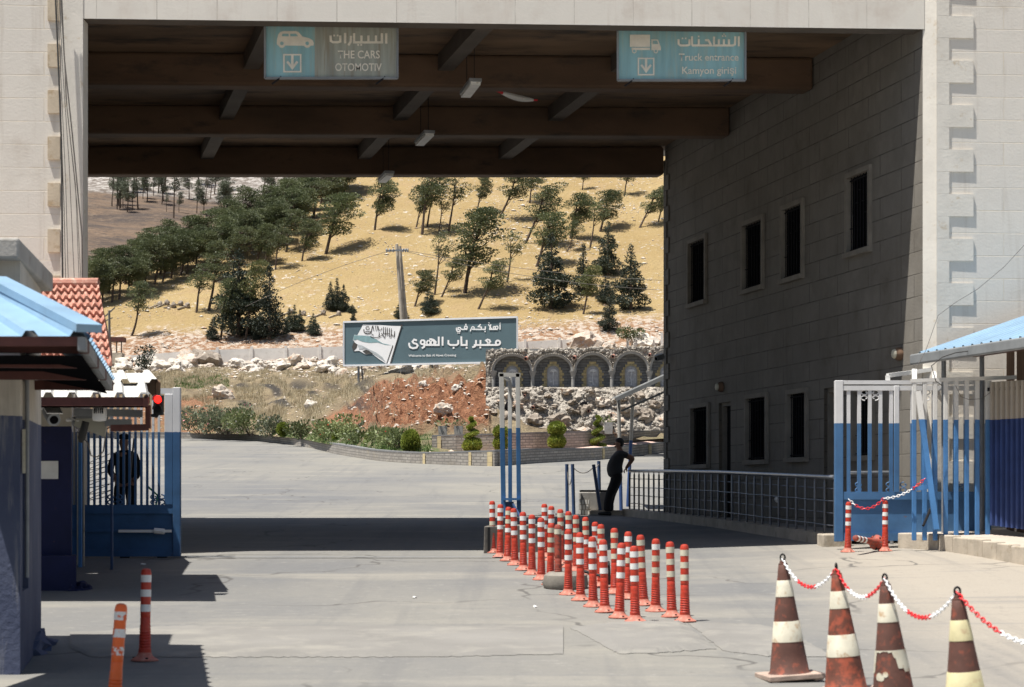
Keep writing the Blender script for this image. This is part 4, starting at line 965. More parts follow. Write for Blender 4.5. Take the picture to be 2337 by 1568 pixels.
for i in range(13):
    p = rl(i / 12); t = min(1, max(0, (p.y - 28.33) / 12.49)); q = FR.lerp(BR, t); o0.append(((p.x + .1, p.y, g(p.x, p.y) + .14), (q.x + .02, q.y, g(p.x, p.y) + .14)))
for a, b_ in zip(o0, o0[1:]): mb.quad(a[0], b_[0], b_[1], a[1])
o = mb.build('walkway', M['concrete']); o['kind'] = 'structure'
rg = thing('railing', rl(.5) + Vector((0, 0, rz(.5))), 'steel tube railing with thin horizontal rods beside the shaded passage wall', 'railing')
rh = .86
top = [rl(i / 24) + Vector((0, 0, rz(i / 24) + rh)) for i in range(25)]
mb = MB(); mb.tube(top, .035, 10); mb.build('handrail', M['steel'], rg, True)
NPOST = 31
for i in range(NPOST):
    t = i / (NPOST - 1); p = rl(t); z = rz(t); mb = MB()
    mb.tube([(p.x, p.y, z - .02), (p.x, p.y, z + rh - .09), (p.x, p.y, z + rh - .05), (p.x, p.y, z + rh - .01)], [.021, .021, .011, .011], 8); mb.build('post', M['chrome'], rg, True)
for k in range(4):
    pts = []
    for i in range(61):
        t = i / 60; p = rl(t) - rn * .015 * (1 if k % 2 else -1); pts.append((p.x, p.y, rz(t) + .13 + k * .185 + .012 * noise.noise(Vector((t * 9 * (1 + .8 * t), k * 3.3, 0)))))
    mb = MB(); mb.tube(pts, .009, 6); mb.build('rod', M['chrome'], rg, True)
mb = MB(); c = P(1773, 1140, 33.2); mb.blob(c, (.045, .045, .05), 3, .5, 2, 2); tag(mb.build('plastic_bag', M['white']), 'crumpled white plastic bag caught on the railing rods', 'plastic bag')
mb = MB(); a = rl(1.0); mb.box(a.x - .25, a.x + .18, a.y - .45, a.y + .1, g(a.x, a.y) - .05, g(a.x, a.y) + .17); o = mb.build('kerb_end', M['kerb']); o['kind'] = 'structure'; bev(o, .02)
mb = MB(); h0 = P(1935, 1080, 28.7)
fh = thing('short_handrail', P(1985, 1120, 28.7), 'short bright handrail seen through the right gate bars', 'handrail')
mb = MB(); mb.tube([P(1938, 1120, 28.75), P(1938, 1079, 28.75), P(2034, 1078, 28.9), P(2034, 1130, 28.9)], .028, 8); mb.build('tube', M['steel'], fh, True)
for x in (1938, 2034):
    mb = MB(); p = P(x, 1120, 28.8); mb.tube([(p.x, 28.8, g(p.x, 28.8)), p], .028, 8); mb.build('leg', M['steel'], fh)

# ---------------------------------------------------------------- right gate leaf, bar fence, sheet fence, pavement
D = 27.9; gt = thing('gate_leaf', (PX(2080, D), D, g(6, D)), 'blue and white steel gate leaf with white scrolls beside the railing', 'gate', 'blue and white steel gates')
for x0, x1, y0, y1, dp in ((1905, 1924, 868, 1236, .1), (2040, 2052, 880, 1124, .05), (2248, 2262, 868, 1232, .1)):
    mb = MB(); pbox(mb, x0, x1, y0, y1, D, dp); o = mb.build('post', M['gateR'], gt); bev(o, .008)
for y0, y1 in ((868, 877), (880, 891), (1122, 1140), (1216, 1234)):
    mb = MB(); pbox(mb, 1924, 2248, y0, y1, D + .01, .07); mb.build('rail', M['gateR'], gt)
for i in range(14):
    x = 1932 + 24.3 * i
    if abs(x - 2046) < 9 or x > 2242: continue
    mb = MB(); pbox(mb, x, x + 8, 891, 1122, D + .02, .045); mb.build('bar', M['gateR'], gt)
mb = MB(); pbox(mb, 1924, 2248, 1140, 1216, D + .045, .006); mb.build('kick_panel', M['gateR'], gt)
for x, yy in ((1982, 902), (2099, 902), (2225, 902), (1960, 1112), (2030, 1112), (2062, 1112), (2190, 1112)):
    mb = MB(); scroll(mb, P(x - (9 if yy < 1000 else 0), yy, D + .03), .065, 1, .009)
    if yy < 1000: scroll(mb, P(x + 14, yy, D + .03), .065, -1, .009)
    mb.build('scroll', M['gateR'], gt, True)
tf = thing('gate_top_frame', P(2070, 865, 28.1), 'white angle frame standing on top of the right gate', 'steel frame')
mb = MB(); pts = [P(2025, 875, 28.0), P(2025, 857, 28.0), P(2087, 849, 28.3), P(2132, 842, 28.3), P(2132, 872, 28.2)]
for a, b_ in zip(pts, pts[1:]): mb.bar(a, b_, .06, .06)
mb.build('frame', M['white'], tf)
mb = MB(); mb.bar(P(2086, 845, 28.25), P(2086, 880, 28.1), .07, .07); mb.build('upright', M['white'], tf)
PV = CZ + .0
kb = [(2047, 1203), (2130, 1199), (2336, 1249)]
# raised pavement with stone kerb
fr_ = [GP(2047, 1251), GP(2140, 1256), GP(2240, 1272), GP(2340, 1291), GP(2480, 1318)]
hk = .225; mb = MB()
back = [Vector((p.x + .1, p.y + .35, 0)) for p in fr_]
toplist = []
n = 0
def ptz(p): return g(p.x, p.y)
zk = [p.z + hk for p in fr_]
rear = [Vector((PX(2053, 28.1), 28.1, 0)), Vector((7.6, 28.1, 0)), Vector((9, 28.1, 0)), Vector((10.5, 28.1, 0)), Vector((12, 28.1, 0))]
for i in range(4):
    a, b_ = fr_[i], fr_[i + 1]
    L = (b_ - a).length; kn = max(1, int(L / .48))
    for j in range(kn):
        p, q = a.lerp(b_, j / kn + .004), a.lerp(b_, (j + 1) / kn - .004); zj = random.uniform(-.012, .012)
        nrm = Vector(((q - p).y, -(q - p).x, 0)).normalized() * -.14
        z0_, z1_ = a.lerp(b_, j / kn).z, a.lerp(b_, j / kn).z + hk + zj
        mb.hexa([(p.x, p.y, z0_ - .06), (q.x, q.y, z0_ - .06), (q.x + nrm.x, q.y + nrm.y, z0_ - .06), (p.x + nrm.x, p.y + nrm.y, z0_ - .06), (p.x, p.y, z1_), (q.x, q.y, z1_), (q.x + nrm.x, q.y + nrm.y, z1_), (p.x + nrm.x, p.y + nrm.y, z1_)])
o = mb.build('kerb', M['kerb']); o['kind'] = 'structure'; bev(o, .018)
mb = MB()
for i in range(4):
    a, b_, c, d = fr_[i], fr_[i + 1], rear[i + 1], rear[i]
    mb.quad((a.x + .05, a.y + .06, a.z + hk - .015), (b_.x + .05, b_.y + .06, b_.z + hk - .015), (c.x, c.y, g(c.x, c.y) + hk + .02), (d.x, d.y, g(d.x, d.y) + hk + .02))
mb.quad((fr_[0].x + .02, fr_[0].y, fr_[0].z + hk - .03), (fr_[0].x + .02, fr_[0].y, -.2), (rear[0].x, rear[0].y, -.2), (rear[0].x, rear[0].y, g(6, 28) + hk))
M['pave'] = pm('dusty_pavement', (.46, .385, .32), .9, .12, 1.2, (.40, .34, .28), (.55, .7), .3, 40); o = mb.build('pavement', M['pave']); o['kind'] = 'structure'
D = 27.15; bf = thing('bar_fence', (PX(2170, D), D, g(6.5, D) + .2), 'fence of widely spaced blue and white square posts in front of the right gate', 'fence')
zf0 = g(6.5, D) + hk
for i in range(8):
    x = 2086 + 24.0 * i; mb = MB(); mb.box(PX(x - 4.5, D), PX(x + 5, D), D, D + .06, zf0 - .1, PZ(868, D)); o = mb.build('post', M['fencep'], bf); bev(o, .006)
mb = MB(); mb.bar(P(2078, 869, D + .03), P(2318, 861, D + .03), .07, .05); mb.build('top_rail', M['fencep'], bf)
mb = MB(); a = P(2094, 893, D - .05); b_ = P(2136, 1208, D - .25); mb.bar(b_, a, .075, .05); mb.build('brace', M['fencep'], bf)
mb = MB(); mb.bar(P(2078, 1117, D - .08), P(2122, 1110, D - .10), .05, .06); mb.build('strut', M['fencep'], bf)
mb = MB(); mb.tube([P(2106, 1200, D - .3), P(2128, 1150, D - .1)], .02, 6); mb.build('stay', M['bars'], bf)
sf = thing('sheet_fence', P(2300, 1195, 26.6), 'corrugated sheet fence painted cream above and navy below at the right edge', 'fence')
mb = MB(); a, b_ = P(2258, 1198, 27.1), P(2480, 1225, 25.2); c, d = Vector((b_.x, b_.y, PZ(862, 25.4))), Vector((a.x, a.y, PZ(872, 27.1)))
def corrug_v(mb, a, b, zt0, zt1, n, h):
    nn = Vector(((b - a).y, -(b - a).x, 0)).normalized(); prof = []
    for i in range(n): prof += [(i / n, 0), ((i + .45) / n, 0), ((i + .55) / n, h), ((i + .9) / n, h)]
    prof.append((1, 0)); o = len(mb.v); k = len(prof)
    for t, hh in prof: p = a.lerp(b, t) + nn * hh; mb.v.append((p.x, p.y, p.z))
    for t, hh in prof: p = a.lerp(b, t) + nn * hh; mb.v.append((p.x, p.y, zt0 + (zt1 - zt0) * t))
    for i in range(k - 1): mb.f.append((o + i, o + i + 1, o + k + i + 1, o + k + i)); mb.m.append(0)
corrug_v(mb, a, b_, d.z, c.z, 18, .045); mb.build('sheet', M['sheetp'], sf)
mb = MB(); mb.bar(d + Vector((0, .06, -.1)), c + Vector((0, .06, -.1)), .05, .05); mb.build('rail', M['bars'], sf)
# shelter with the blue sheet roof
sh = thing('shelter', P(2290, 1180, 26.5), 'shelter with a blue sheet roof and grey gutter at the right edge', 'shelter')
e0, e1 = Vector((PX(2081, 27.8), 27.8, PZ(818, 27.8))), Vector((PX(2400, 24.3), 24.3, PZ(770, 24.3)))
r0, r1 = Vector((8.6, 28.0, e0.z + 1.02)), Vector((9.4, 24.5, e1.z + 1.05))
mb = MB(); corrug(mb, e0 + Vector((.02, 0, .05)), e1 + Vector((.02, 0, .05)), r1, r0, 15, .03); mb.build('roof', M['blueroof'], sh)
mb = MB(); mb.bar(e0 + Vector((0, 0, -.02)), e1 + Vector((0, 0, -.02)), .09, .15); o = mb.build('gutter', M['tin'], sh); bev(o, .02)
mb = MB(); mb.bar(e0 + Vector((.9, 0, .12)), e1 + Vector((.9, 0, .12)), .08, .2); mb.build('beam', M['redoxide'], sh)
mb = MB(); a, b_ = Vector((7.15, 27.9, 0)), Vector((8.1, 24.2, 0))
for i in range(26):
    p, q = a.lerp(b_, i / 26 + .001), a.lerp(b_, (i + .9) / 26); nn = Vector((-.02, 0, 0)) * (i % 2)
    mb.quad((p.x + nn.x, p.y, .3), (q.x + nn.x, q.y, .3), (q.x + nn.x, q.y, e0.z + .35), (p.x + nn.x, p.y, e0.z + .35))
mb.build('board_wall', M['brown'], sh)
for x in (2240, 2153):
    mb = MB(); p = P(x, 830, 27.7); mb.tube([(p.x, p.y, g(p.x, p.y)), (p.x, p.y, e0.z + .1)], .035, 8); mb.build('post', M['greysteel'], sh)
for pts, lab, D_ in (([(2336, 560), (2290, 610), (2230, 660), (2180, 690), (2140, 720), (2112, 800), (2085, 850)], 'thin loose wire crossing the right stone pier above the shelter', 26.9),
                ([(2336, 775), (2280, 782), (2220, 800), (2180, 805), (2150, 815), (2125, 835), (2135, 870), (2150, 880)], 'black cable looping over the blue shelter roof edge', 26.2),
                ([(2180, 880), (2192, 905), (2210, 912), (2240, 910), (2260, 895)], 'loose wire hanging across the top of the right bar fence', 27.0)):
    mb = MB(); mb.tube([P(x, y, D_) for x, y in pts], .007 if 'black' in lab else .004, 5); tag(mb.build('cable', M['cable' if 'black' in lab else 'barkgrey']), lab, 'cable', 'loose cables by the right gate')

# ---------------------------------------------------------------- chain posts, rough block, side canopy, corner camera
def chain_post(x0, y0, x1, y1, D, lab):
    b_ = Vector((PX(x1, D), D, g(PX(x1, D), D))); a = Vector((PX(x0, D), D, PZ(y0, D))); th = thing('chain_post', b_, lab, 'post', 'dark blue posts with chains')
    mb = MB(); mb.tube([b_, a], .04, 10); mb.build('post', M['bluepost'], th, True)
    mb = MB(); mb.box(b_.x - .28, b_.x + .14, b_.y - .14, b_.y + .14, b_.z, b_.z + .025); mb.build('foot_plate', M['greysteel'], th); return a
c1 = chain_post(1293, 1059, 1294, 1158, 44.6, 'upright dark blue post, leftmost of the chain posts'); c2 = chain_post(1306, 1059, 1309, 1159, 44.2, 'slightly tilted blue post second from the left of the chain posts')
c3 = chain_post(1354, 1060, 1371, 1160, 44.2, 'blue post leaning left behind the man'); c4 = chain_post(1366, 1052, 1368, 1156, 44.8, 'black upright post between the leaning post and the man')
for a, b_, s_, lab in ((c2, c3, .14, 'thin chain sagging between the two middle blue posts'), (c1, c2, .42, 'thin chain hanging low between the two left blue posts'), (c3, c4, .05, 'short chain between the leaning post and the black post')):
    mb = MB(); mb.tube([a.lerp(b_, i / 16) - Vector((0, 0, s_ * 4 * i / 16 * (1 - i / 16) + .06)) for i in range(17)], .010, 5); tag(mb.build('chain', M['barkgrey']), lab, 'chain')
D = 44.35; rb = thing('rough_block', (PX(1360, D), D + .3, g(1.6, D)), 'concrete block with a white diamond pattern end beside the man', 'concrete block')
mb = MB(); x0, x1 = PX(1322, D), PX(1400, D); z = g(1.6, D); mb.box(x0, x1, D, D + .6, z - .02, PZ(1123, D)); o = mb.build('block', M['concrete'], rb); bev(o, .02)
M['diamond'] = stone('diamond_pattern', (.74, .72, .66), (.70, .68, .62), (.34, .31, .27), .07, .12, .012, (.6, .55, .45), (.6, .8), .8, .0, False)
mb = MB(); mb.quad((x0, D - .006, z), (x0 + .22, D - .006, z), (x0 + .22, D - .006, z + .37), (x0, D - .006, z + .37), 0, [(0, 0), (.22, 0), (.22, .37), (0, .37)]); mb.build('patterned_end', M['diamond'], rb)
mb = MB(); mb.box(x0 + .02, x1 - .02, D + .02, D + .58, PZ(1123, D), PZ(1118, D)); mb.build('black_cover', M['black'], rb)
mb = MB(); q0, q1 = P(1345, 1163, 44.15), Vector((2.62, 44.2, 0))
mb.hexa([(q0.x, q0.y, g(2, 43) - .05), (q1.x + .05, q1.y - .1, g(2, 43) - .05), (q1.x + .05, q1.y + .4, g(2, 43) - .05), (q0.x, q0.y + .4, g(2, 43) - .05), (q0.x, q0.y, g(2, 43) + .15), (q1.x + .05, q1.y - .1, g(2, 43) + .15), (q1.x + .05, q1.y + .4, g(2, 43) + .15), (q0.x, q0.y + .4, g(2, 43) + .15)])
o = mb.build('low_kerb', M['kerb']); o['kind'] = 'structure'; bev(o, .02)
D = 46.0; cn = thing('side_canopy', (PX(1450, D), D, g(3, D)), 'small lean-to canopy on posts beyond the far corner of the side wall', 'canopy')
mb = MB(); a, b_ = P(1405, 907, D), P(1540, 845, D); corrug(mb, a + Vector((0, 1.9, .05)), a, b_, b_ + Vector((0, 1.9, .05)), 12, .03); mb.build('roof', M['tin'], cn)
mb = MB(); mb.bar(a - Vector((0, 0, .05)), b_ - Vector((0, 0, .05)), .07, .09); mb.build('edge_beam', M['tin'], cn)
mb = MB(); mb.bar(P(1417, 938, D + .2), P(1530, 888, D + .2), .05, .05); mb.build('tie', M['tin'], cn)
M['canp'] = two_tone('canopy_post_paint', PZ(1000, D), (.46, .44, .40), (.035, .085, .24))
for x0, x1, y0, dd in ((1411, 1417, 905, .1), (1444, 1432, 905, 1.6)):
    mb = MB(); p = P(x0, y0, D + dd); q = Vector((PX(x1, D + dd), D + dd, g(3, D + dd))); mb.tube([q, p], .042, 10); mb.build('post', M['canp'], cn, True)
for i in range(4):
    mb = MB(); p = a.lerp(b_, (i + .5) / 4); mb.bar(p + Vector((0, .05, -.04)), p + Vector((0, 1.8, .0)), .05, .07); mb.build('purlin', M['bars'], cn)
camera_thing(P(1512, 814, 40.5), (-.75, -.6, -.25), .20, .055, 'dark security camera on the far corner of the passage wall')

# ---------------------------------------------------------------- people
def skin_body(name, jts, edges, mat, parent, sub_=2, roots=(0,)):
    me = bpy.data.meshes.new(name); me.from_pydata([j[:3] for j in jts], edges, []); o = bpy.data.objects.new(name, me); C.objects.link(o)
    o.parent = parent; sk = o.modifiers.new('skin', 'SKIN'); sk.use_smooth_shade = True
    for i, v in enumerate(me.skin_vertices[0].data):
        r = jts[i][3]; v.radius = r if isinstance(r, tuple) else (r, r); v.use_root = i in roots
    sb = o.modifiers.new('subsurf', 'SUBSURF'); sb.levels = sub_; sb.render_levels = sub_
    dg = bpy.context.evaluated_depsgraph_get(); m2 = bpy.data.meshes.new_from_object(o.evaluated_get(dg)); o.modifiers.clear(); o.data = m2
    m2.materials.clear(); m2.materials.append(mat); m2.polygons.foreach_set('use_smooth', [True] * len(m2.polygons)); bpy.data.meshes.remove(me); m2.name = name; return o
D = 43.75; base = GP(1397, 1178.5); base = Vector((PX(1397, D), D, g(PX(1397, D), D)))
mn = local(thing('person', base, 'person in a charcoal shirt and black trousers leaning back on the railing end', 'person'))
# local x: right in the picture, y: away from the camera, z: up
body = [(.02, 0, .93, (.11, .09)), (-.01, 0, 1.06, (.12, .11)), (-.025, 0, 1.20, (.13, .11)), (.03, 0, 1.36, (.135, .16)), (.055, 0, 1.45, (.085, .12)), (.035, 0, 1.535, .058), (.005, 0, 1.60, .082), (-.005, 0, 1.665, .088), (.01, 0, 1.715, .07),
        (.075, -.17, 1.43, .062), (.30, -.21, 1.37, .047), (.36, -.20, 1.335, .042), (.27, -.15, 1.19, .036), (.20, -.10, 1.09, .030),
        (.075, .17, 1.43, .062), (.28, .22, 1.35, .047), (.33, .22, 1.31, .042), (.26, .16, 1.18, .036), (.21, .10, 1.09, .030),
        (-.0, -.09, .84, .098), (-.115, -.09, .50, .068), (-.14, -.09, .28, .058), (-.14, -.09, .09, .042),
        (.03, .09, .84, .098), (-.06, .09, .50, .068), (-.08, .09, .28, .058), (-.07, .09, .09, .042)]
ed = [(0, 1), (1, 2), (2, 3), (3, 4), (4, 5), (5, 6), (6, 7), (7, 8), (3, 9), (9, 10), (10, 11), (11, 12), (12, 13), (3, 14), (14, 15), (15, 16), (16, 17), (17, 18), (0, 19), (19, 20), (20, 21), (21, 22), (0, 23), (23, 24), (24, 25), (25, 26)]
skin_body('body', body, ed, M['skin'], mn)
sh_ = [(.02, 0, .90, (.19, .175)), (-.03, 0, 1.0, (.21, .20)), (-.05, 0, 1.10, (.215, .20)), (-.04, 0, 1.20, (.195, .18)), (.025, 0, 1.36, (.145, .17)), (.055, 0, 1.455, (.085, .125)), (.05, 0, 1.495, .062),
       (.08, -.175, 1.435, .074), (.235, -.205, 1.385, .066), (.08, .175, 1.435, .074), (.22, .21, 1.365, .066)]
skin_body('shirt', sh_, [(0, 1), (1, 2), (2, 3), (3, 4), (4, 5), (5, 6), (4, 7), (7, 8), (4, 9), (9, 10)], M['shirt'], mn)
tr_ = [(.015, 0, 1.03, (.165, .15)), (.025, 0, .90, (.175, .158)), (-.0, -.095, .80, .128), (-.115, -.095, .50, .102), (-.145, -.095, .28, .092), (-.14, -.095, .09, .085), (.03, .095, .80, .128), (-.06, .095, .50, .102), (-.085, .095, .28, .092), (-.075, .095, .09, .085)]
skin_body('trousers', tr_, [(0, 1), (1, 2), (2, 3), (3, 4), (4, 5), (1, 6), (6, 7), (7, 8), (8, 9)], M['trousers'], mn)
for x, y in ((-.14, -.095), (-.075, .095)):
    skin_body('shoe', [(x + .06, y, .045, .045), (x - .03, y, .05, .05), (x - .17, y, .035, .038), (x - .21, y, .03, .028)], [(0, 1), (1, 2), (2, 3)], M['shoe'], mn)
mb = MB(); mb.blob((.022, 0, 1.705), (.100, .086, .085), 2, .12, 3, 3); mb.blob((.052, 0, 1.655), (.072, .084, .085), 4, .1, 3, 3); mb.build('hair', M['hair'], mn, True)
mb = MB(); mb.blob((-.092, 0, 1.632), (.026, .016, .026), 1, .1, 2, 2); mb.blob((-.06, 0, 1.575), (.035, .04, .022), 1, .1, 2, 2); mb.blob((.02, -.085, 1.635), (.022, .012, .034), 1, .1, 2, 2); mb.build('face', M['skin'], mn, True)
for s_ in (-1, 1):
    mb = MB()
    for i, (dy, L) in enumerate(((-.03, .07), (-.01, .085), (.01, .08), (.03, .06))):
        mb.tube([(.205, s_ * .10 + dy, 1.085), (.18, s_ * .10 + dy, 1.06), (.172, s_ * .10 + dy, 1.06 - L * .4), (.185, s_ * .10 + dy, 1.06 - L * .75)], [.011, .010, .009, .007], 6)
    mb.tube([(.22, s_ * .10 - .03, 1.085), (.235, s_ * .10 - .045, 1.055), (.228, s_ * .10 - .05, 1.03)], [.012, .011, .009], 6); mb.build('hand', M['skin'], mn, True)
mn.rotation_euler = (0, R(4.5), 0); mn.location.x += .01
# man in a cap behind the left gate
D = 34.5; base = Vector((PX(285, D), D, g(-7, D)))
m2 = local(thing('person', base, 'person in a cap and dark clothes standing behind the left gate bars', 'person'))
body = [(0, 0, .93, (.15, .12)), (0, 0, 1.10, (.16, .12)), (.0, 0, 1.28, (.17, .13)), (0, 0, 1.42, (.13, .10)), (-.01, 0, 1.50, .06), (-.02, 0, 1.58, .085), (-.02, 0, 1.66, .09), (-.01, 0, 1.72, .06),
        (-.19, -.02, 1.38, .065), (-.24, -.10, 1.12, .05), (-.12, -.26, .98, .04), (.19, -.02, 1.38, .065), (.25, -.06, 1.12, .05), (.20, -.18, .92, .04), (-.1, 0, .83, .1), (-.11, 0, .48, .07), (-.11, .02, .09, .05), (.1, 0, .83, .1), (.11, 0, .48, .07), (.11, .02, .09, .05)]
ed = [(0, 1), (1, 2), (2, 3), (3, 4), (4, 5), (5, 6), (6, 7), (2, 8), (8, 9), (9, 10), (2, 11), (11, 12), (12, 13), (0, 14), (14, 15), (15, 16), (0, 17), (17, 18), (18, 19)]
skin_body('body', body, ed, M['skin'], m2)
co = [(0, 0, .80, (.19, .15)), (0, 0, 1.10, (.185, .145)), (0, 0, 1.28, (.19, .15)), (0, 0, 1.43, (.14, .115)), (-.01, 0, 1.50, .07), (-.2, -.02, 1.38, .08), (-.25, -.10, 1.12, .066), (-.15, -.23, 1.0, .055), (.2, -.02, 1.38, .08), (.26, -.06, 1.12, .066), (.215, -.15, .97, .055)]
skin_body('jacket', co, [(0, 1), (1, 2), (2, 3), (3, 4), (2, 5), (5, 6), (6, 7), (2, 8), (8, 9), (9, 10)], M['blackcloth'], m2)
skin_body('trousers', [(0, 0, .94, (.15, .12)), (-.1, 0, .80, .115), (-.115, 0, .48, .09), (-.11, .02, .10, .075), (.1, 0, .80, .115), (.115, 0, .48, .09), (.11, .02, .10, .075)], [(0, 1), (1, 2), (2, 3), (0, 4), (4, 5), (5, 6)], M['blackcloth'], m2)
mb = MB(); mb.blob((-.012, 0, 1.725), (.105, .105, .062), 2, .05, 2, 3); mb.blob((-.12, -.03, 1.695), (.075, .06, .012), 2, .05, 2, 2); mb.build('cap', M['blackcloth'], m2, True)
for s_ in (-.11, .11): skin_body('shoe', [(s_, .06, .045, .045), (s_ - .01, -.05, .05, .045), (s_ - .03, -.16, .035, .03)], [(0, 1), (1, 2)], M['shoe'], m2)
for sx, c in ((-1, (-.12, -.27, .97)), (1, (.195, -.19, .91))):
    mb = MB()
    for i in range(4): mb.tube([(c[0] + (i - 1.5) * .018, c[1], c[2]), (c[0] + (i - 1.5) * .02, c[1] - .05, c[2] - .02), (c[0] + (i - 1.5) * .018, c[1] - .05, c[2] - .06 + .006 * abs(i - 1.5))], [.011, .01, .008], 6)
    mb.tube([(c[0] + .03, c[1], c[2] + .01), (c[0] + .05, c[1] - .04, c[2] - .01)], [.012, .009], 6); mb.build('hand', M['skin'], m2, True)
mb = MB(); mb.tube([(PX(282, 34.1), 34.1, g(-7, 34)), (PX(306, 34.1), 34.1, g(-7, 34) + 1.7)], .018, 8); tag(mb.build('pole', M['barkgrey']), 'thin wooden pole leaning beside the person in the cap', 'pole')
# green handcart behind the left gate
hc = thing('handcart', P(300, 1150, 32), 'green tube handcart with spoked wheels behind the left gate', 'handcart')
for dx in (-.22, .22):
    c = Vector((PX(302, 32) + dx, 32, g(-6, 32) + .24)); mb = MB(); mb.tube([c + Vector((.23 * math.cos(R(a)), .02, .23 * math.sin(R(a)))) for a in range(0, 361, 20)], .014, 6, 0, False); wl = mb.build('wheel', M['black'], hc, True)
    mb = MB(); [mb.tube([c + Vector((0, .02, 0)), c + Vector((.22 * math.cos(R(a)), .02, .22 * math.sin(R(a))))], .005, 4) for a in range(0, 360, 45)]; sub(mb.build('spoke', M['greysteel'], hc), wl)
mb = MB(); b_ = Vector((PX(302, 32), 32, g(-6, 32))); mb.tube([b_ + Vector((-.3, 0, .3)), b_ + Vector((.35, 0, .34)), b_ + Vector((.42, 0, .75)), b_ + Vector((.25, 0, .9))], .018, 6)
mb.tube([b_ + Vector((-.3, .1, .42)), b_ + Vector((.36, .1, .45))], .016, 6); mb.build('frame', M['green'], hc, True)
# litter
for x, y, s_, lab in ((326, 1289, .05, 'crumpled white paper lying beyond the shaded bollard'), (946, 1366, .035, 'small white scrap of paper on the road between the lanes'), (1221, 1387, .03, 'tiny white scrap of paper near the left bollard row'), (180, 1283, .05, 'white rag lying under the left blue gate')):
    p = GP(x, y); mb = MB(); mb.blob(p + Vector((0, 0, .010)), (s_ * .6, s_ * .6, .014), x, .7, 3, 2); tag(mb.build('paper_scrap', M['white']), lab, 'paper scrap')

# ---------------------------------------------------------------- garden wall, bank, hillside
KB = [(60, 999.5, 987), (250, 1000, 988), (412, 1000.6, 988.7), (554, 1002.3, 989.7), (667, 1014.3, 998), (735, 1027, 1010), (763, 1036.5, 1014), (838, 1048, 1027), (876, 1053.6, 1031), (971, 1058.7, 1036), (1070, 1062.5, 1032), (1128, 1064, 1031)]
kp = []
for x, yb, yt in KB:
    p = GP(x, yb); kp.append((p, PZ(yt, p.y)))
# smooth the run of the kerb wall
def resamp(pts, k=4):
    out = []
    for i in range(len(pts) - 1):
        for j in range(k): t = j / k; out.append((pts[i][0].lerp(pts[i + 1][0], t), pts[i][1] + (pts[i + 1][1] - pts[i][1]) * t))
    return out + [pts[-1]]
kp2 = resamp(kp)
for _ in range(4): kp2 = [kp2[0]] + [((kp2[i - 1][0] + kp2[i][0] * 2 + kp2[i + 1][0]) / 4, (kp2[i - 1][1] + 2 * kp2[i][1] + kp2[i + 1][1]) / 4) for i in range(1, len(kp2) - 1)] + [kp2[-1]]
M['carvedm'] = pm('grey_carving', (.38, .38, .39), .8, .3, 9, bs_=.5); M['carvedl'] = pm('pale_carving', (.60, .60, .60), .8, .2, 9); M['yblock'] = pm('yellow_block', (.52, .41, .21), .85, .35, 8, bs_=.5)
M['clad'] = stone('split_stone_cladding', (.33, .30, .265), (.42, .385, .335), (.16, .15, .14), .34, .115, .016, (.40, .33, .22), (.58, .74), 1.0, .3, False)
M['pilaster'] = stone('yellow_stone', (.62, .50, .28), (.56, .46, .27), (.34, .28, .19), .30, .20, .01, (.3, .24, .15), (.6, .75), .8, .2, False)
M['basaltbrick'] = stone('basalt_brick', (.17, .168, .165), (.26, .255, .245), (.08, .078, .075), .42, .12, .014, (.30, .28, .24), (.58, .74), 1.0, .2, False)
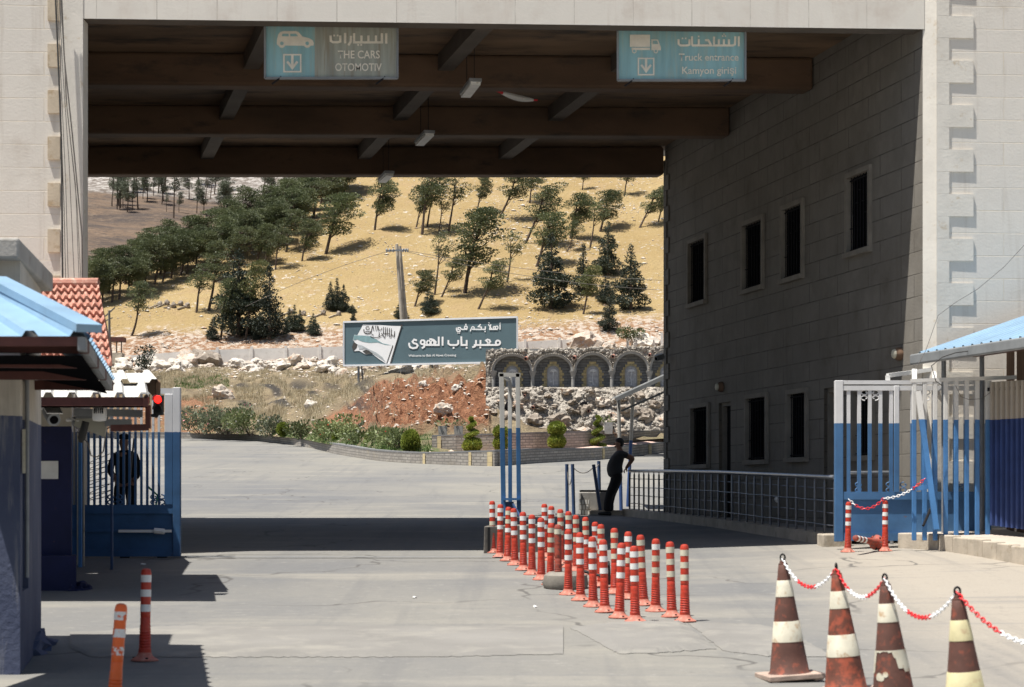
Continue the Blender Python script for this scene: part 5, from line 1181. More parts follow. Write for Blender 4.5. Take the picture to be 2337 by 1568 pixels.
def clad_wall(name, pts, label, cat, pil=(), thick=.3, z0=-.15):
    ctr = pts[len(pts) // 2][0]; th = thing(name, ctr, label, cat); mb = MB(); u = 0; cp = MB()
    for (a, za), (b, zb) in zip(pts, pts[1:]):
        L = (b.xy - a.xy).length
        mb.quad((a.x, a.y, a.z + z0), (b.x, b.y, b.z + z0), (b.x, b.y, zb), (a.x, a.y, za), 0, [(u, z0), (u + L, z0), (u + L, zb - b.z), (u, za - a.z)]); u += L
        d = (b - a); d.z = 0; nn = Vector((-d.y, d.x, 0)).normalized()
        if nn.y < 0: nn = -nn
        q = nn * thick; o = -nn * .008
        cp.hexa([(a + o).xy.to_3d() + Vector((0, 0, za)), (b + o).xy.to_3d() + Vector((0, 0, zb)), (b + q).xy.to_3d() + Vector((0, 0, zb)), (a + q).xy.to_3d() + Vector((0, 0, za)),
                 (a + o).xy.to_3d() + Vector((0, 0, za + .06)), (b + o).xy.to_3d() + Vector((0, 0, zb + .06)), (b + q).xy.to_3d() + Vector((0, 0, zb + .06)), (a + q).xy.to_3d() + Vector((0, 0, za + .06))])
        mb.quad((b.x + q.x, b.y + q.y, b.z - .2), (a.x + q.x, a.y + q.y, a.z - .2), (a.x + q.x, a.y + q.y, za), (b.x + q.x, b.y + q.y, zb))
    mb.build('cladding', M['clad'], th); cp.build('coping', M['coping'], th)
    for px, wpx in pil:
        best = min(range(len(pts)), key=lambda i: abs(CX + F * pts[i][0].x / pts[i][0].y - px)); i = min(best, len(pts) - 2)
        a, za = pts[i]; D = a.y; d = (pts[i + 1][0] - a); d.z = 0; d.normalize(); x = PX(px, D); w_ = wpx / F * D
        nn = Vector((d.y, -d.x, 0)); nn = nn if nn.y < 0 else -nn
        c = Vector((a.x, a.y, 0)) + d * ((x - a.x) / max(.2, d.x) if abs(d.x) > .2 else 0)
        p0, p1 = c - d * w_ / 2 + nn * .03, c + d * w_ / 2 + nn * .03
        mb = MB(); mb.quad((p0.x, p0.y, a.z - .1), (p1.x, p1.y, a.z - .1), (p1.x, p1.y, za), (p0.x, p0.y, za), 0, [(0, 0), (w_, 0), (w_, za - a.z), (0, za - a.z)])
        mb.quad((p0.x, p0.y, a.z - .1), (p0.x, p0.y, za), (p0.x - nn.x * .1, p0.y - nn.y * .1, za), (p0.x - nn.x * .1, p0.y - nn.y * .1, a.z - .1)); mb.build('pilaster', M['pilaster'], th)
    return th
clad_wall('garden_wall', kp2, 'low curving garden wall of grey split stone along the far road edge', 'garden wall', ((968, 9), (1073, 8), (1118, 14)))
LT = [(GP(1128, 1064), PZ(1031, GD(1128, 1064)))]
for x, yb, yt in ((1215, 1057.6, 1027), (1290, 1053.5, 1026), (1358, 1050, 1025.5), (1440, 1042, 1019), (1515, 1033, 1011.5), (1600, 1024, 1004)):
    p = GP(x, yb); LT.append((p, PZ(yt, p.y)))
clad_wall('terrace_wall', resamp(LT, 3), 'lower terrace wall of dark split stone below the pink walkway', 'terrace wall', ((1375, 14), (1480, 22)))
UT = []
for x, y0, y1, D in ((985, 1033, 996.5, 78.6), (1040, 1031, 994.5, 78.4), (1128, 1030, 992.5, 78.5), (1215, 1028, 989.5, 79.5), (1358, 1022, 986, 83), (1440, 1010, 985, 88), (1530, 1000, 984, 93), (1620, 996, 983, 97)):
    q = P(x, y0, D); UT.append((q, PZ(y1, D)))
clad_wall('terrace_wall', resamp(UT, 3), 'upper terrace wall of grey split stone below the rock grotto', 'terrace wall', ((1002, 9), (1436, 14)), .25, -.3)
mb = MB()
for (a, za), (b, zb), (c, _), (d, _) in zip(LT, LT[1:], UT[2:], UT[3:]):
    mb.quad((a.x, a.y + .25, za + .03), (b.x, b.y + .25, zb + .03), (d.x, d.y + .02, d.z + .02), (c.x, c.y + .02, c.z + .02))
(a, za), (c, _), (c2, _) = LT[0], UT[2], UT[0]
mb.quad((PX(960, 77.2), 77.2, PZ(1034.5, 77.2)), (a.x, a.y + .25, za + .03), (c.x, c.y + .02, c.z + .02), (c2.x, c2.y, c2.z + .02))
o = mb.build('pink_walkway', M['pink']); o['kind'] = 'structure'

TB = {60: [(118, 986), (122, 950), (128, 895), (138, 862), (150, 838)], 400: [(118, 988), (121, 950), (128, 900), (138, 862), (150, 836)], 560: [(112, 990), (116, 962), (124, 905), (136, 862), (150, 829)],
      667: [(102.5, 999), (107, 975), (116, 915), (132, 866), (150, 824)], 763: [(88.8, 1015), (94, 990), (106, 925), (126, 872), (150, 820)], 875: [(79.5, 1031), (83.5, 985), (88.5, 898), (110, 868), (150, 814)],
      985: [(77.2, 1034), (82.5, 985), (87.5, 876), (106, 853), (150, 808)], 1110: [(79.2, 1028), (83, 985), (87.5, 872), (105, 850), (150, 804)], 1250: [(81, 1020), (84, 985), (88.5, 875), (105, 835), (150, 798)], 1530: [(90, 1000), (93, 982), (97, 890), (108, 822), (150, 792)], 1900: [(95, 1000), (98, 982), (102, 890), (112, 820), (150, 780)]}
TK = [0, .15, .4, .7, 1]; TX = sorted(TB)
def bank(px, t):
    px = min(TX[-1], max(TX[0], px)); i = max(0, min(len(TX) - 2, sum(1 for v in TX if v <= px) - 1)); f = (px - TX[i]) / (TX[i + 1] - TX[i]); f = f * f * (3 - 2 * f) * .5 + f * .5
    k = min(3, sum(1 for v in TK if v <= t) - 1); s_ = (t - TK[k]) / (TK[k + 1] - TK[k])
    q = [(TB[TX[i + a]][k][b] * (1 - s_) + TB[TX[i + a]][k + 1][b] * s_) for a in (0, 1) for b in (0, 1)]
    return q[0] + (q[2] - q[0]) * f, q[1] + (q[3] - q[1]) * f
def bank_pt(px, t):
    D, y = bank(px, t); p = P(px, y, D); a = .5 * sst(0, .12, t) * (1 - .6 * sst(.85, 1, t))
    p.z += a * (noise.noise(p * .35) * .9 + noise.noise(p * 1.1) * .5)
    if 840 < px < 1115 and .12 < t < .5: p.z += .5 * abs(noise.noise(p * 1.3)) + .45 * noise.noise(p * 2.6) + .25 * noise.noise(p * 6)
    return p
def bank_at(px, py):
    """point of the bank seen at this pixel"""
    t = 0
    while t < 1 and bank(px, t)[1] > py: t += .004
    return bank_pt(px, min(1, t))
# soil / burnt / green masks follow what grows and lies there
mb = MB(); NX, NT = 300, 170; colr = []
for j in range(NT + 1):
    for i in range(NX + 1):
        px = 60 + (1900 - 60) * i / NX; t = j / NT; p = bank_pt(px, t); mb.v.append(tuple(p)); y = bank(px, t)[1]
        n1 = noise.noise(p * .5) * 14 + noise.noise(p * 1.7) * 8
        top = 985 - (px - 690) * .62 if px < 870 else 874
        soil = sst(top - 6, top + 6, y + n1 * .5) * sst(680, 720, px) * (1 - sst(1108, 1125, px)) * (1 - sst(.13, .06, t) if False else 1) * sst(.10, .2, t)
        soil = max(soil, .8 * sst(893, 915, y + n1) * (1 - sst(470, 520, px)) * (1 - sst(985, 992, y)))
        soil = max(soil, .5 * sst(.9, 1.0, t + n1 * .004))
        burn = sst(.10, .38, noise.noise(Vector((px * .012 + y * .02, y * .075 - px * .012, 4.2)))) * sst(430, 520, px) * (1 - sst(800, 900, px)) * sst(868, 880, y) * (1 - sst(925, 945, y))
        green = sst(.18, .02, t) * (1 if 640 < px < 1000 else .25)
        colr.append((soil, burn, green, 1))
for j in range(NT):
    for i in range(NX): a = j * (NX + 1) + i; mb.f.append((a, a + 1, a + NX + 2, a + NX + 1)); mb.m.append(0)
def bank_mat():
    m, n, l, b = newmat('bank_soil'); p = pos(n); at = n.new('ShaderNodeAttribute'); at.attribute_name = 'mask'
    sp = n.new('ShaderNodeSeparateColor'); l.new(at.outputs['Color'], sp.inputs[0])
    f = nz(n, l, p, .9, 6, .65); f2 = nz(n, l, p, 4.0, 6, .7); f3 = nz(n, l, p, 9, 4, .7)
    c_ = mix(n, l, ramp(n, l, f, .35, .65), (.20, .15, .09), (.33, .26, .155)); c_ = mix(n, l, ramp(n, l, f2, .52, .7), c_, (.14, .11, .075))
    red = mix(n, l, ramp(n, l, f2, .35, .65), (.20, .078, .036), (.40, .19, .098))
    c_ = mix(n, l, sp.outputs[0], c_, red); c_ = mix(n, l, mth(n, l, 'MULTIPLY', sp.outputs[1], .9), c_, (.035, .032, .03))
    c_ = mix(n, l, mth(n, l, 'MULTIPLY', sp.outputs[2], ramp(n, l, f, .4, .6)), c_, (.08, .14, .03))
    c_ = mix(n, l, ramp(n, l, f3, .66, .70), c_, (.50, .44, .37))
    l.new(c_, b.inputs['Base Color']); b.inputs['Roughness'].default_value = .95
    bump(n, l, b, mth(n, l, 'ADD', f3, f2), .9, .22); return m
o = mb.build('bank', bank_mat(), None, True); o['kind'] = 'structure'
ca = o.data.color_attributes.new('mask', 'FLOAT_COLOR', 'POINT')
for i, c in enumerate(colr): ca.data[i].color = c
# main slope
SL = .42
def hz0(x, D): return CZ + 11.75 + .034 * (x + 9.6) + SL * (D - 152)
def hill(x, D):
    z = hz0(x, D); d = ((x + 35.3) * 34 - (D - 165.5) * 18) / 38.5 + 2.5
    if d < 0: z += .75 * d * (1 - math.exp(d * .25))
    return z + .9 * noise.noise(Vector((x * .05, D * .05, 1.7))) + .35 * noise.noise(Vector((x * .2, D * .2, 5.1))) + .12 * noise.noise(Vector((x * .7, D * .7, 9.1)))
def hill_at(px, py):
    D = 150.0
    while D < 330:
        if PZ(py, D) <= hill(PX(px, D), D): break
        D += .25
    return Vector((PX(px, D), D, hill(PX(px, D), D)))
M['gold'] = None
def hill_mat():
    m, n, l, b = newmat('golden_slope'); p = pos(n)
    f = nz(n, l, p, .10, 5, .6); f2 = nz(n, l, p, .45, 6, .65, (1, .6, 1)); f3 = nz(n, l, p, 1.9, 5, .7); f4 = nz(n, l, p, 6, 3, .6)
    c_ = mix(n, l, ramp(n, l, f, .35, .65), (.32, .222, .090), (.385, .28, .128)); c_ = mix(n, l, ramp(n, l, f2, .5, .72), c_, (.36, .25, .125))
    pale = mth(n, l, 'MULTIPLY', ramp(n, l, f3, .57, .65), ramp(n, l, nz(n, l, p, .22, 4, .6, (.6, 1.6, 1)), .43, .56)); c_ = mix(n, l, pale, c_, (.60, .55, .48))
    c_ = mix(n, l, ramp(n, l, f4, .6, .75), c_, (.28, .19, .09))
    sx = n.new('ShaderNodeSeparateXYZ'); l.new(p, sx.inputs[0]); yy = mth(n, l, 'ADD', sx.outputs[1], mth(n, l, 'MULTIPLY', mth(n, l, 'ADD', f, f3), -7.0))
    soil = mix(n, l, ramp(n, l, f3, .45, .56), (.27, .145, .075), (.50, .42, .34)); c_ = mix(n, l, ramp(n, l, yy, 150.5, 148.0), c_, soil)
    l.new(c_, b.inputs['Base Color']); b.inputs['Roughness'].default_value = .95
    bump(n, l, b, mth(n, l, 'ADD', f4, mth(n, l, 'MULTIPLY', f3, 2.0)), .8, .25); return m
hx = [-260, -150, -100, -75] + [x * 1.0 for x in range(-60, 61)] + [75, 100, 150, 260]; hy = [149 + i * 1.0 for i in range(0, 110)] + [265, 280, 300, 330, 380]
grid_mesh('hill', hx, hy, hill, hill_mat())
def farz(x, D): return CZ + 25 + .31 * (D - 245) + 2.5 * noise.noise(Vector((x * .02, D * .02, 3))) + .8 * noise.noise(Vector((x * .1, D * .1, 7))) - .05 * (x + 50)
def far_mat():
    m, n, l, b = newmat('burnt_slope'); p = pos(n); sx = n.new('ShaderNodeSeparateXYZ'); l.new(p, sx.inputs[0])
    f = nz(n, l, p, .12, 6, .65, (.6, 1.5, 1.5)); f2 = nz(n, l, p, .5, 6, .7, (.6, 1.4, 1.4)); f3 = nz(n, l, p, .9, 6, .75)
    c_ = mix(n, l, ramp(n, l, f, .42, .6), (.155, .103, .066), (.066, .048, .038)); c_ = mix(n, l, ramp(n, l, f2, .56, .68), c_, (.20, .145, .10)); f5 = nz(n, l, p, 1.6, 4, .7, (.6, 1.4, 1.4)); c_ = mix(n, l, mth(n, l, 'MULTIPLY', ramp(n, l, f5, .5, .62), .7), c_, (.045, .036, .034)); c_ = mix(n, l, ramp(n, l, f5, .36, .30), c_, (.26, .20, .15))
    zz = mth(n, l, 'ADD', sx.outputs[2], mth(n, l, 'MULTIPLY', f, 9.0)); k = ramp(n, l, zz, CZ + 54.0, CZ + 57.0)
    pale = mix(n, l, ramp(n, l, f3, .45, .6), (.13, .105, .085), (.44, .41, .38)); c_ = mix(n, l, k, c_, pale)
    l.new(c_, b.inputs['Base Color']); b.inputs['Roughness'].default_value = .95; bump(n, l, b, mth(n, l, 'ADD', f3, f2), .8, .5); return m
grid_mesh('far_hill', [-300, -200, -150] + [x * 2.0 for x in range(-60, 21)] + [80, 200], [232 + 2.5 * i for i in range(70)] + [430, 470], farz, far_mat())
def far_at(px, py):
    D = 240.0
    while D < 430:
        if PZ(py, D) <= farz(PX(px, D), D): break
        D += .5
    return Vector((PX(px, D), D, farz(PX(px, D), D)))

# ---------------------------------------------------------------- trees
def tuft_cloud(mb, clumps, size, dens, mi=0, up=.35, seed=0):
    """many small leaf-sized faces through the volume of each clump (c, (rx, ry, rz))"""
    rnd = random.Random(seed)
    for c, r in clumps:
        n = int(dens * (r[0] * r[1] * r[2]) ** (2 / 3))
        for _ in range(n):
            while True:
                v = Vector((rnd.uniform(-1, 1), rnd.uniform(-1, 1), rnd.uniform(-1, 1)))
                if .05 < v.length < 1: break
            v *= (v.length ** -.45); v = v if v.length < 1.12 else v.normalized() * 1.1
            p = Vector(c) + Vector((v.x * r[0], v.y * r[1], v.z * r[2])); d = (v + Vector((rnd.uniform(-.8, .8), rnd.uniform(-.8, .8), up + rnd.uniform(-.5, .8)))).normalized()
            s_ = d.cross(Vector((rnd.uniform(-1, 1), rnd.uniform(-1, 1), rnd.uniform(-1, 1)))).normalized()
            L = size * rnd.uniform(.7, 1.5); w_ = size * rnd.uniform(.28, .5)
            mb.add([p - s_ * w_ * .5, p + d * L * .5 - s_ * w_, p + d * L, p + d * L * .5 + s_ * w_], [(0, 1, 2, 3)], mi)
def pine(name, seed, H=1.0, lean=.12, crown=.55, cw=.34, nclump=12, dens=520, skew=.1, flat=.50, tr=.021, mat='pine', bent=0.0, sparse=False):
    """unit-height pine built round its own origin"""
    rnd = random.Random(seed); th = local(thing(name, (0, 0, 0), 'pine', 'tree')); nclump = int(nclump * 1.9)
    path = []; k = 9
    for i in range(k):
        t = i / (k - 1); path.append(Vector((lean * t + bent * math.sin(t * math.pi) + .012 * math.sin(seed + 5 * t), .02 * math.sin(seed * 2 + 4 * t), t * .9 - .02)))
    mb = MB(); mb.tube(path, [tr * (1 - .75 * i / (k - 1)) for i in range(k)], 7); cl = []
    base = 1 - crown
    for i in range(nclump):
        t = (i + .5) / nclump; z = base + crown * t * .93; q = path[min(k - 1, int(z / .9 * (k - 1)))]
        wz = cw * (math.sin(math.pi * min(1, (.22 + .78 * (1 - t)))) ** .6) * (.55 + .45 * math.sin(math.pi * (t * .8 + .2)))
        a = rnd.uniform(0, 6.28); rr = wz * rnd.uniform(.25, .85); c = Vector((q.x + rr * math.cos(a) + skew * (.3 + .5 * rnd.random()), q.y + rr * math.sin(a) * .9, z + rnd.uniform(-.03, .03)))
        r = rnd.uniform(.045, .105) * (1.15 if not sparse else .85); cl.append((c, (r * rnd.uniform(1.1, 1.5), r * rnd.uniform(1.0, 1.4), r * flat * rnd.uniform(.8, 1.3))))
        s0 = q - Vector((0, 0, .06)); mb.tube([s0, s0.lerp(c, .6) + Vector((0, 0, -.01)), c], [tr * .34, tr * .22, tr * .08], 5)
    if not sparse: cl.append((path[-1] + Vector((skew * .3, 0, .02)), (.10, .10, .075)))
    mb.build('trunk', M['bark'], th, True); cb = MB(); tuft_cloud(cb, cl, .021, dens * 46, seed=seed); cb.build('crown', M[mat], th); return th
def conifer(name, seed, spires=1, w=.24, dens=9000, ragged=.5, mat='fir', base=.05):
    rnd = random.Random(seed); th = local(thing(name, (0, 0, 0), 'conifer', 'tree')); mb = MB(); cl = []
    for s in range(spires):
        ox = 0 if spires == 1 else (s / (spires - 1) - .5) * w * 1.1; hh = 1 if s == spires // 2 else rnd.uniform(.62, .92)
        mb.tube([(ox * .4, 0, -.02), (ox, 0, hh * .9)], [.028, .006], 6)
        n = 34
        for i in range(n):
            t = i / n; z = (base + (1 - base) * t) * hh; rad = w * ((1 - t) ** .85) * (1 + ragged * noise.noise(Vector((t * 7 + seed, s, 0)))) / (1 if spires == 1 else 1.6)
            if t < .12: rad *= .55 + t * 3.5
            for q in range(3):
                a = rnd.uniform(0, 6.28); rr = rad * rnd.uniform(.45, .95); rs = max(.022, rad * .34)
                cl.append((Vector((ox + rr * math.cos(a), rr * math.sin(a), z + rnd.uniform(-.015, .015))), (rs * 1.15, rs * 1.15, rs * .55)))
        cl.append((Vector((ox, 0, hh * .96)), (.016, .016, .05)))
    mb.build('trunk', M['bark'], th, True); cb = MB(); tuft_cloud(cb, cl, .023, dens * 3.2, seed=seed, up=.15); cb.build('crown', M[mat], th); return th
def bushy(name, seed, clumps, mat, size, dens, stems=5, label='bush', cat='shrub', flowers=None):
    rnd = random.Random(seed); th = local(thing(name, (0, 0, 0), label, cat)); mb = MB()
    for i in range(stems): c = clumps[i % len(clumps)][0]; mb.tube([(c[0] * .2, c[1] * .2, -.05), (c[0] * .7, c[1] * .7, c[2] * .6), c], [.025, .018, .008], 5)
    mb.build('stem', M['bark'], th); cb = MB(); tuft_cloud(cb, clumps, size, dens, seed=seed); cb.build('crown', M[mat], th)
    if flowers:
        fb_ = MB(); cl = [(Vector(c) + Vector((0, -.05, .06)), r) for c, r in clumps]; tuft_cloud(fb_, cl, size * .9, dens * .025, seed=seed + 1); fb_.build('blossom', M[flowers], th)
    return th
PR = {'A': pine('pine_tree', 1, lean=.20, crown=.58, cw=.27, nclump=16), 'B': pine('pine_tree', 2, lean=.13, crown=.48, cw=.34, nclump=12, skew=.14), 'Cc': pine('pine_tree', 3, lean=.26, crown=.58, cw=.27, nclump=13, skew=.18, bent=.04),
      'D': pine('pine_tree', 4, lean=.11, crown=.66, cw=.30, nclump=17), 'S': pine('pine_tree', 5, lean=.09, crown=.42, cw=.26, nclump=8, sparse=True, skew=.12), 'Y': pine('pine_tree', 6, lean=.10, crown=.60, cw=.22, nclump=12, mat='pineyel'),
      'L': pine('pine_tree', 7, lean=.24, crown=.50, cw=.24, nclump=10, skew=.10, bent=.05), 'E': pine('pine_tree', 8, lean=.20, crown=.70, cw=.25, nclump=17, skew=.08),
      'f': pine('pine_tree', 9, lean=.05, crown=.60, cw=.26, nclump=12, mat='pinefar'), 'g': pine('pine_tree', 10, lean=.08, crown=.45, cw=.20, nclump=7, mat='pinefar', sparse=True)}
PR.update({'c1': conifer('conifer_tree', 21), 'c2': conifer('conifer_tree', 22, w=.30, ragged=.9), 'c3': conifer('conifer_tree', 23, 3, .42), 'c4': conifer('conifer_tree', 24, 1, .40, ragged=.4), 'c5': conifer('conifer_tree', 25, 1, .30, ragged=1.1, base=.02)})
# kind, base x, base y, top y, width factor, mirror, label
TR = [('E', 740, 580, 446, 1.25, 0, 'tall windswept pine with drooping right branches alone on the upper slope left of centre'), ('D', 690, 598, 506, 1, 0, 'pine just left of the tall windswept pine, with a shadow right of its trunk'),
      ('D', 604, 608, 533, .9, 0, 'small pine at the lower edge of the dense ridge stand'), ('B', 626, 616, 524, 1, 0, 'round crowned pine standing in front of the dense stand, above the tall dark conifer'), ('B', 446, 714, 606, 1.1, 0, 'pale green umbrella pine with a curved trunk below the ridge stand'),
      ('S', 477, 710, 585, 1.2, 0, 'pine with a long thin curved bare trunk beside the pale umbrella pine'), ('A', 501, 774, 645, .8, 0, 'leaning pine with a bare lower trunk, left in the cluster of dark conifers'), ('Y', 560, 778, 610, .75, 0, 'slender greyish pine in the middle of the dark conifer cluster'),
      ('c2', 545, 769, 575, 1.35, 0, 'very tall ragged dark conifer at the left of the conifer cluster'), ('c1', 615, 774, 610, 1.15, 0, 'tall pointed dark conifer at the right of the conifer cluster'), ('c4', 484, 776, 731, .8, 0, 'small cone shaped conifer left of the conifer cluster'),
      ('c3', 672, 758, 700, .95, 0, 'low dark conifer with three spires right of the tall pointed one'), ('c4', 715, 765, 716, .85, 0, 'small cone shaped conifer beside the three spired one'), ('c3', 769, 711, 638, .85, 0, 'many spired dark conifer alone above the left end of the billboard'),
      ('c5', 806, 733, 706, .9, 0, 'tiny conifer just above the left end of the billboard'), ('c4', 803, 714, 694, 1.4, 1, 'small round dark bush beside the many spired conifer'), ('L', 296, 768, 650, 1.0, 0, 'lone pine leaning right with a long bare trunk near the tile roof'),
      ('c4', 585, 776, 745, .8, 1, 'low dark conifer bush at the foot of the conifer cluster'),
      ('D', 855, 526, 414, 1.05, 0, 'pine with a dark full crown above the twin utility poles'), ('A', 948, 523, 430, .9, 0, 'leftmost pine of the group of thin trunks near the beam'), ('B', 960, 536, 398, 1.0, 0, 'tallest pine of the group with thin trunks near the beam'),
      ('S', 976, 518, 420, 1, 0, 'slim pine behind the tallest pine of the thin trunk group'), ('S', 1001, 535, 448, .9, 0, 'small crowned pine at the right of the thin trunk group'), ('S', 1025, 532, 412, 1.0, 0, 'pine with a long straight bare trunk right of the thin trunk group'),
      ('A', 1086, 486, 403, .9, 0, 'pine with a short bare trunk left of the broad crowned pine near the beam'), ('Cc', 1138, 499, 398, 1.25, 0, 'broad crowned pine below the beam with a wide shadow on its right'), ('E', 1058, 669, 488, 1.1, 0, 'big layered pine leaning right in the middle of the slope'),
      ('S', 992, 673, 540, .8, 0, 'thin leaning trunk with a sparse crown left of the big layered pine'), ('Cc', 1006, 679, 592, 1.1, 0, 'double trunked pine leaning right at the foot of the big layered pine'), ('Cc', 1090, 707, 603, 1.1, 0, 'small pine with a bent trunk above the right end of the billboard'),
      ('S', 1157, 646, 540, 1.0, 0, 'sparse yellowish pine with a thin trunk right of the big layered pine'), ('A', 1222, 611, 490, 1.3, 0, 'pine with a bare leaning trunk beside the biggest dark conifer'), ('Cc', 1197, 556, 432, 1.1, 0, 'dark clumped pine above and left of the biggest dark conifer'),
      ('B', 1206, 464, 396, 1.3, 0, 'wide flat pine crown just under the beam right of centre'), ('L', 1291, 577, 508, 1.0, 0, 'small pine leaning far right on a slanting bare trunk'), ('S', 1347, 566, 470, 1.0, 0, 'thin pine in front of the bushy pines at the right'),
      ('D', 1302, 545, 448, 1.3, 0, 'bushy dark pine left in the right hand cluster below the beam'), ('E', 1366, 530, 436, 1.3, 0, 'bushy pine with a curved pale branch in the right hand cluster'), ('Cc', 1458, 520, 436, 1.3, 0, 'leaning pine with a low side branch near the shaded wall corner'),
      ('A', 1501, 508, 428, 1, 0, 'pine half hidden by the far corner of the passage wall'), ('B', 1327, 434, 385, 1.2, 0, 'pine cut off by the beam above the right hand cluster'), ('B', 1424, 445, 382, 1.2, 0, 'pine crown cut off by the beam near the wall corner'),
      ('c2', 1258, 706, 540, 1.3, 0, 'biggest dark conifer, broad and ragged, right of the middle of the slope'), ('c1', 1331, 672, 560, 1.1, 0, 'dark conifer standing right behind the biggest one'), ('c5', 1387, 630, 512, .9, 0, 'tall narrow conifer between the two right hand dark conifers'),
      ('c2', 1439, 707, 562, 1.15, 1, 'broad dark conifer nearest the far wall corner'), ('c4', 1382, 691, 630, .95, 0, 'low conifer tucked against the broad conifer near the wall corner'), ('c5', 1390, 756, 680, 1.05, 0, 'small ragged conifer lowest on the slope above the grotto arches'),
      ('Y', 1331, 717, 616, 1.0, 0, 'young bright green pine on a thin trunk between the dark conifers'), ('A', 944, 700, 620, 1.3, 0, 'bushy pine just right of the twin utility poles'), ('c4', 981, 719, 660, .9, 0, 'small pointed conifer right of the bushy pine by the poles'), ('c4', 914, 728, 688, 1.0, 0, 'small conifer behind the twin utility poles')]
rnd = random.Random(5)
for kd, x, yb, yt, wf, mir, lab in TR:
    p = hill_at(x, yb); h = (yb - yt) / F * p.y; h *= 1.08 if kd[0] != 'c' else 1.04; wf *= .86 if kd in ('c2', 'c1') else (1.1 if kd[0] != 'c' else 1.05); o = dup(PR[kd], p - Vector((0, 0, .05)), rnd.uniform(-.5, .5) + (math.pi if mir else 0), (h * wf, h * wf, h), lab)
    o['group'] = 'pines scattered on the golden slope' if kd[0] != 'c' else 'dark conifers on the golden slope'
RL = 'dark green pine packed in the dense stand along the left ridge'
sp = [(200, 700), (215, 690), (232, 694), (252, 690), (268, 684), (290, 676), (310, 668), (330, 655), (350, 650), (368, 645), (388, 636), (408, 630), (425, 627), (445, 620), (470, 612), (492, 604), (515, 596), (540, 590), (560, 578), (580, 570), (600, 562), (625, 552), (648, 540), (668, 528), (690, 512), (712, 498), (735, 482), (758, 464), (780, 448),
      (205, 672), (245, 668), (285, 652), (320, 640), (362, 626), (400, 612), (440, 600), (485, 585), (520, 576), (548, 562), (575, 548), (610, 535), (640, 520), (672, 502), (700, 484), (728, 466), (752, 448), (776, 432),
      (225, 640), (270, 630), (320, 612), (365, 598), (410, 585), (455, 572), (500, 560), (545, 540), (590, 518), (630, 500), (668, 482), (705, 462), (740, 440), (530, 625), (470, 640), (585, 600), (650, 575)]
for i, (x, y) in enumerate(sp):
    p = hill_at(x, y)
    if p.y > 225: p = Vector((PX(x, 205), 205, 0)); p.z = hill(p.x, p.y)
    h = rnd.uniform(84, 118) / F * p.y; wf = rnd.uniform(1.15, 1.55)
    dup(PR[rnd.choice(['A', 'D', 'E', 'D', 'B'])], p - Vector((0, 0, .1)), rnd.uniform(-.9, .9), (h * wf, h * wf, h), RL, 'pines of the dense ridge stand')
for x, yb, yt, kd, lab in ((302, 480, 415, 'f', 'grey green pine with a bare trunk leftmost on the burnt far slope'), (379, 484, 440, 'g', 'scorched thin tree on the burnt far slope'), (395, 499, 380, 'g', 'tallest thin bare trunk on the burnt far slope'), (449, 488, 412, 'f', 'full crowned pine on the burnt far slope beside the dense stand'),
                           (408, 486, 438, 'f', 'small pine low on the burnt far slope'), (469, 465, 390, 'g', 'thin dark trunk high on the far slope near the dense stand'), (481, 455, 385, 'g', 'forked thin tree high on the far slope'), (266, 479, 400, 'g', 'bare pole like trunk at the left of the far slope'), (326, 455, 392, 'f', 'pine in the pale rocky band of the far slope'), (350, 448, 395, 'f', 'small dark pine high in the rocky band')):
    p = far_at(x, yb); h = (yb - yt) / F * p.y; dup(PR[kd], p, rnd.uniform(-1, 1), (h * .85, h * .85, h), lab, 'thin pines on the burnt far slope')
for i in range(46):
    x = rnd.uniform(255, 800); yb = rnd.uniform(420, 500) if x > 420 else rnd.uniform(425, 485); p = far_at(x, yb); h = rnd.uniform(52, 88) / F * p.y
    dup(PR[rnd.choice('ffg')], p, rnd.uniform(-3, 3), (h * 1.1, h * 1.1, h), 'thin grey green pine in the loose belt across the upper burnt far slope', 'thin pines across the upper far slope')
for q in PR.values():
    for c in [q] + list(q.children): bpy.data.objects.remove(c)

# loose stones on the slopes, dry grass, fallen posts
def pebbles(name, pts, mats, seed):
    r_ = random.Random(seed); mb = MB()
    base = [(0, 0, 1), (.9, 0, .2), (.2, .85, .25), (-.75, .5, .15), (-.7, -.6, .2), (.3, -.9, .1), (0, 0, -.3)]; fs = [(0, 1, 2), (0, 2, 3), (0, 3, 4), (0, 4, 5), (0, 5, 1), (6, 2, 1), (6, 3, 2), (6, 4, 3), (6, 5, 4), (6, 1, 5)]
    for p, s_ in pts:
        a = r_.uniform(0, 6.28); ca, sa = math.cos(a), math.sin(a)
        mb.add([(p.x + s_ * (x * ca - y * sa) * r_.uniform(.8, 1.5), p.y + s_ * (x * sa + y * ca) * r_.uniform(.7, 1.1), p.z + s_ * z * r_.uniform(.35, .8)) for x, y, z in base], fs, r_.randrange(len(mats)))
    o = mb.build(name, mats); o['kind'] = 'stuff'; return o
rnd = random.Random(8); pts = []
while len(pts) < 2600:
    px, py = rnd.uniform(200, 1560), rnd.uniform(400, 800); cl_ = noise.noise(Vector((px * .008, py * .022, 2))) + (.45 if py > 725 and px > 900 else 0) + (.2 if px > 760 and py < 560 else 0)
    if rnd.random() > max(.03, cl_ * 1.3): continue
    p = hill_at(px, py)
    if p.y > 260: continue
    pts.append((p, rnd.uniform(.05, .12) * (2.4 if rnd.random() < .07 else 1)))
tag(pebbles('slope_stones', pts, [M['rockw'], M['rock'], M['rockw']], 3), 'pale limestone stones scattered over the golden slope', 'stones')
pts = []
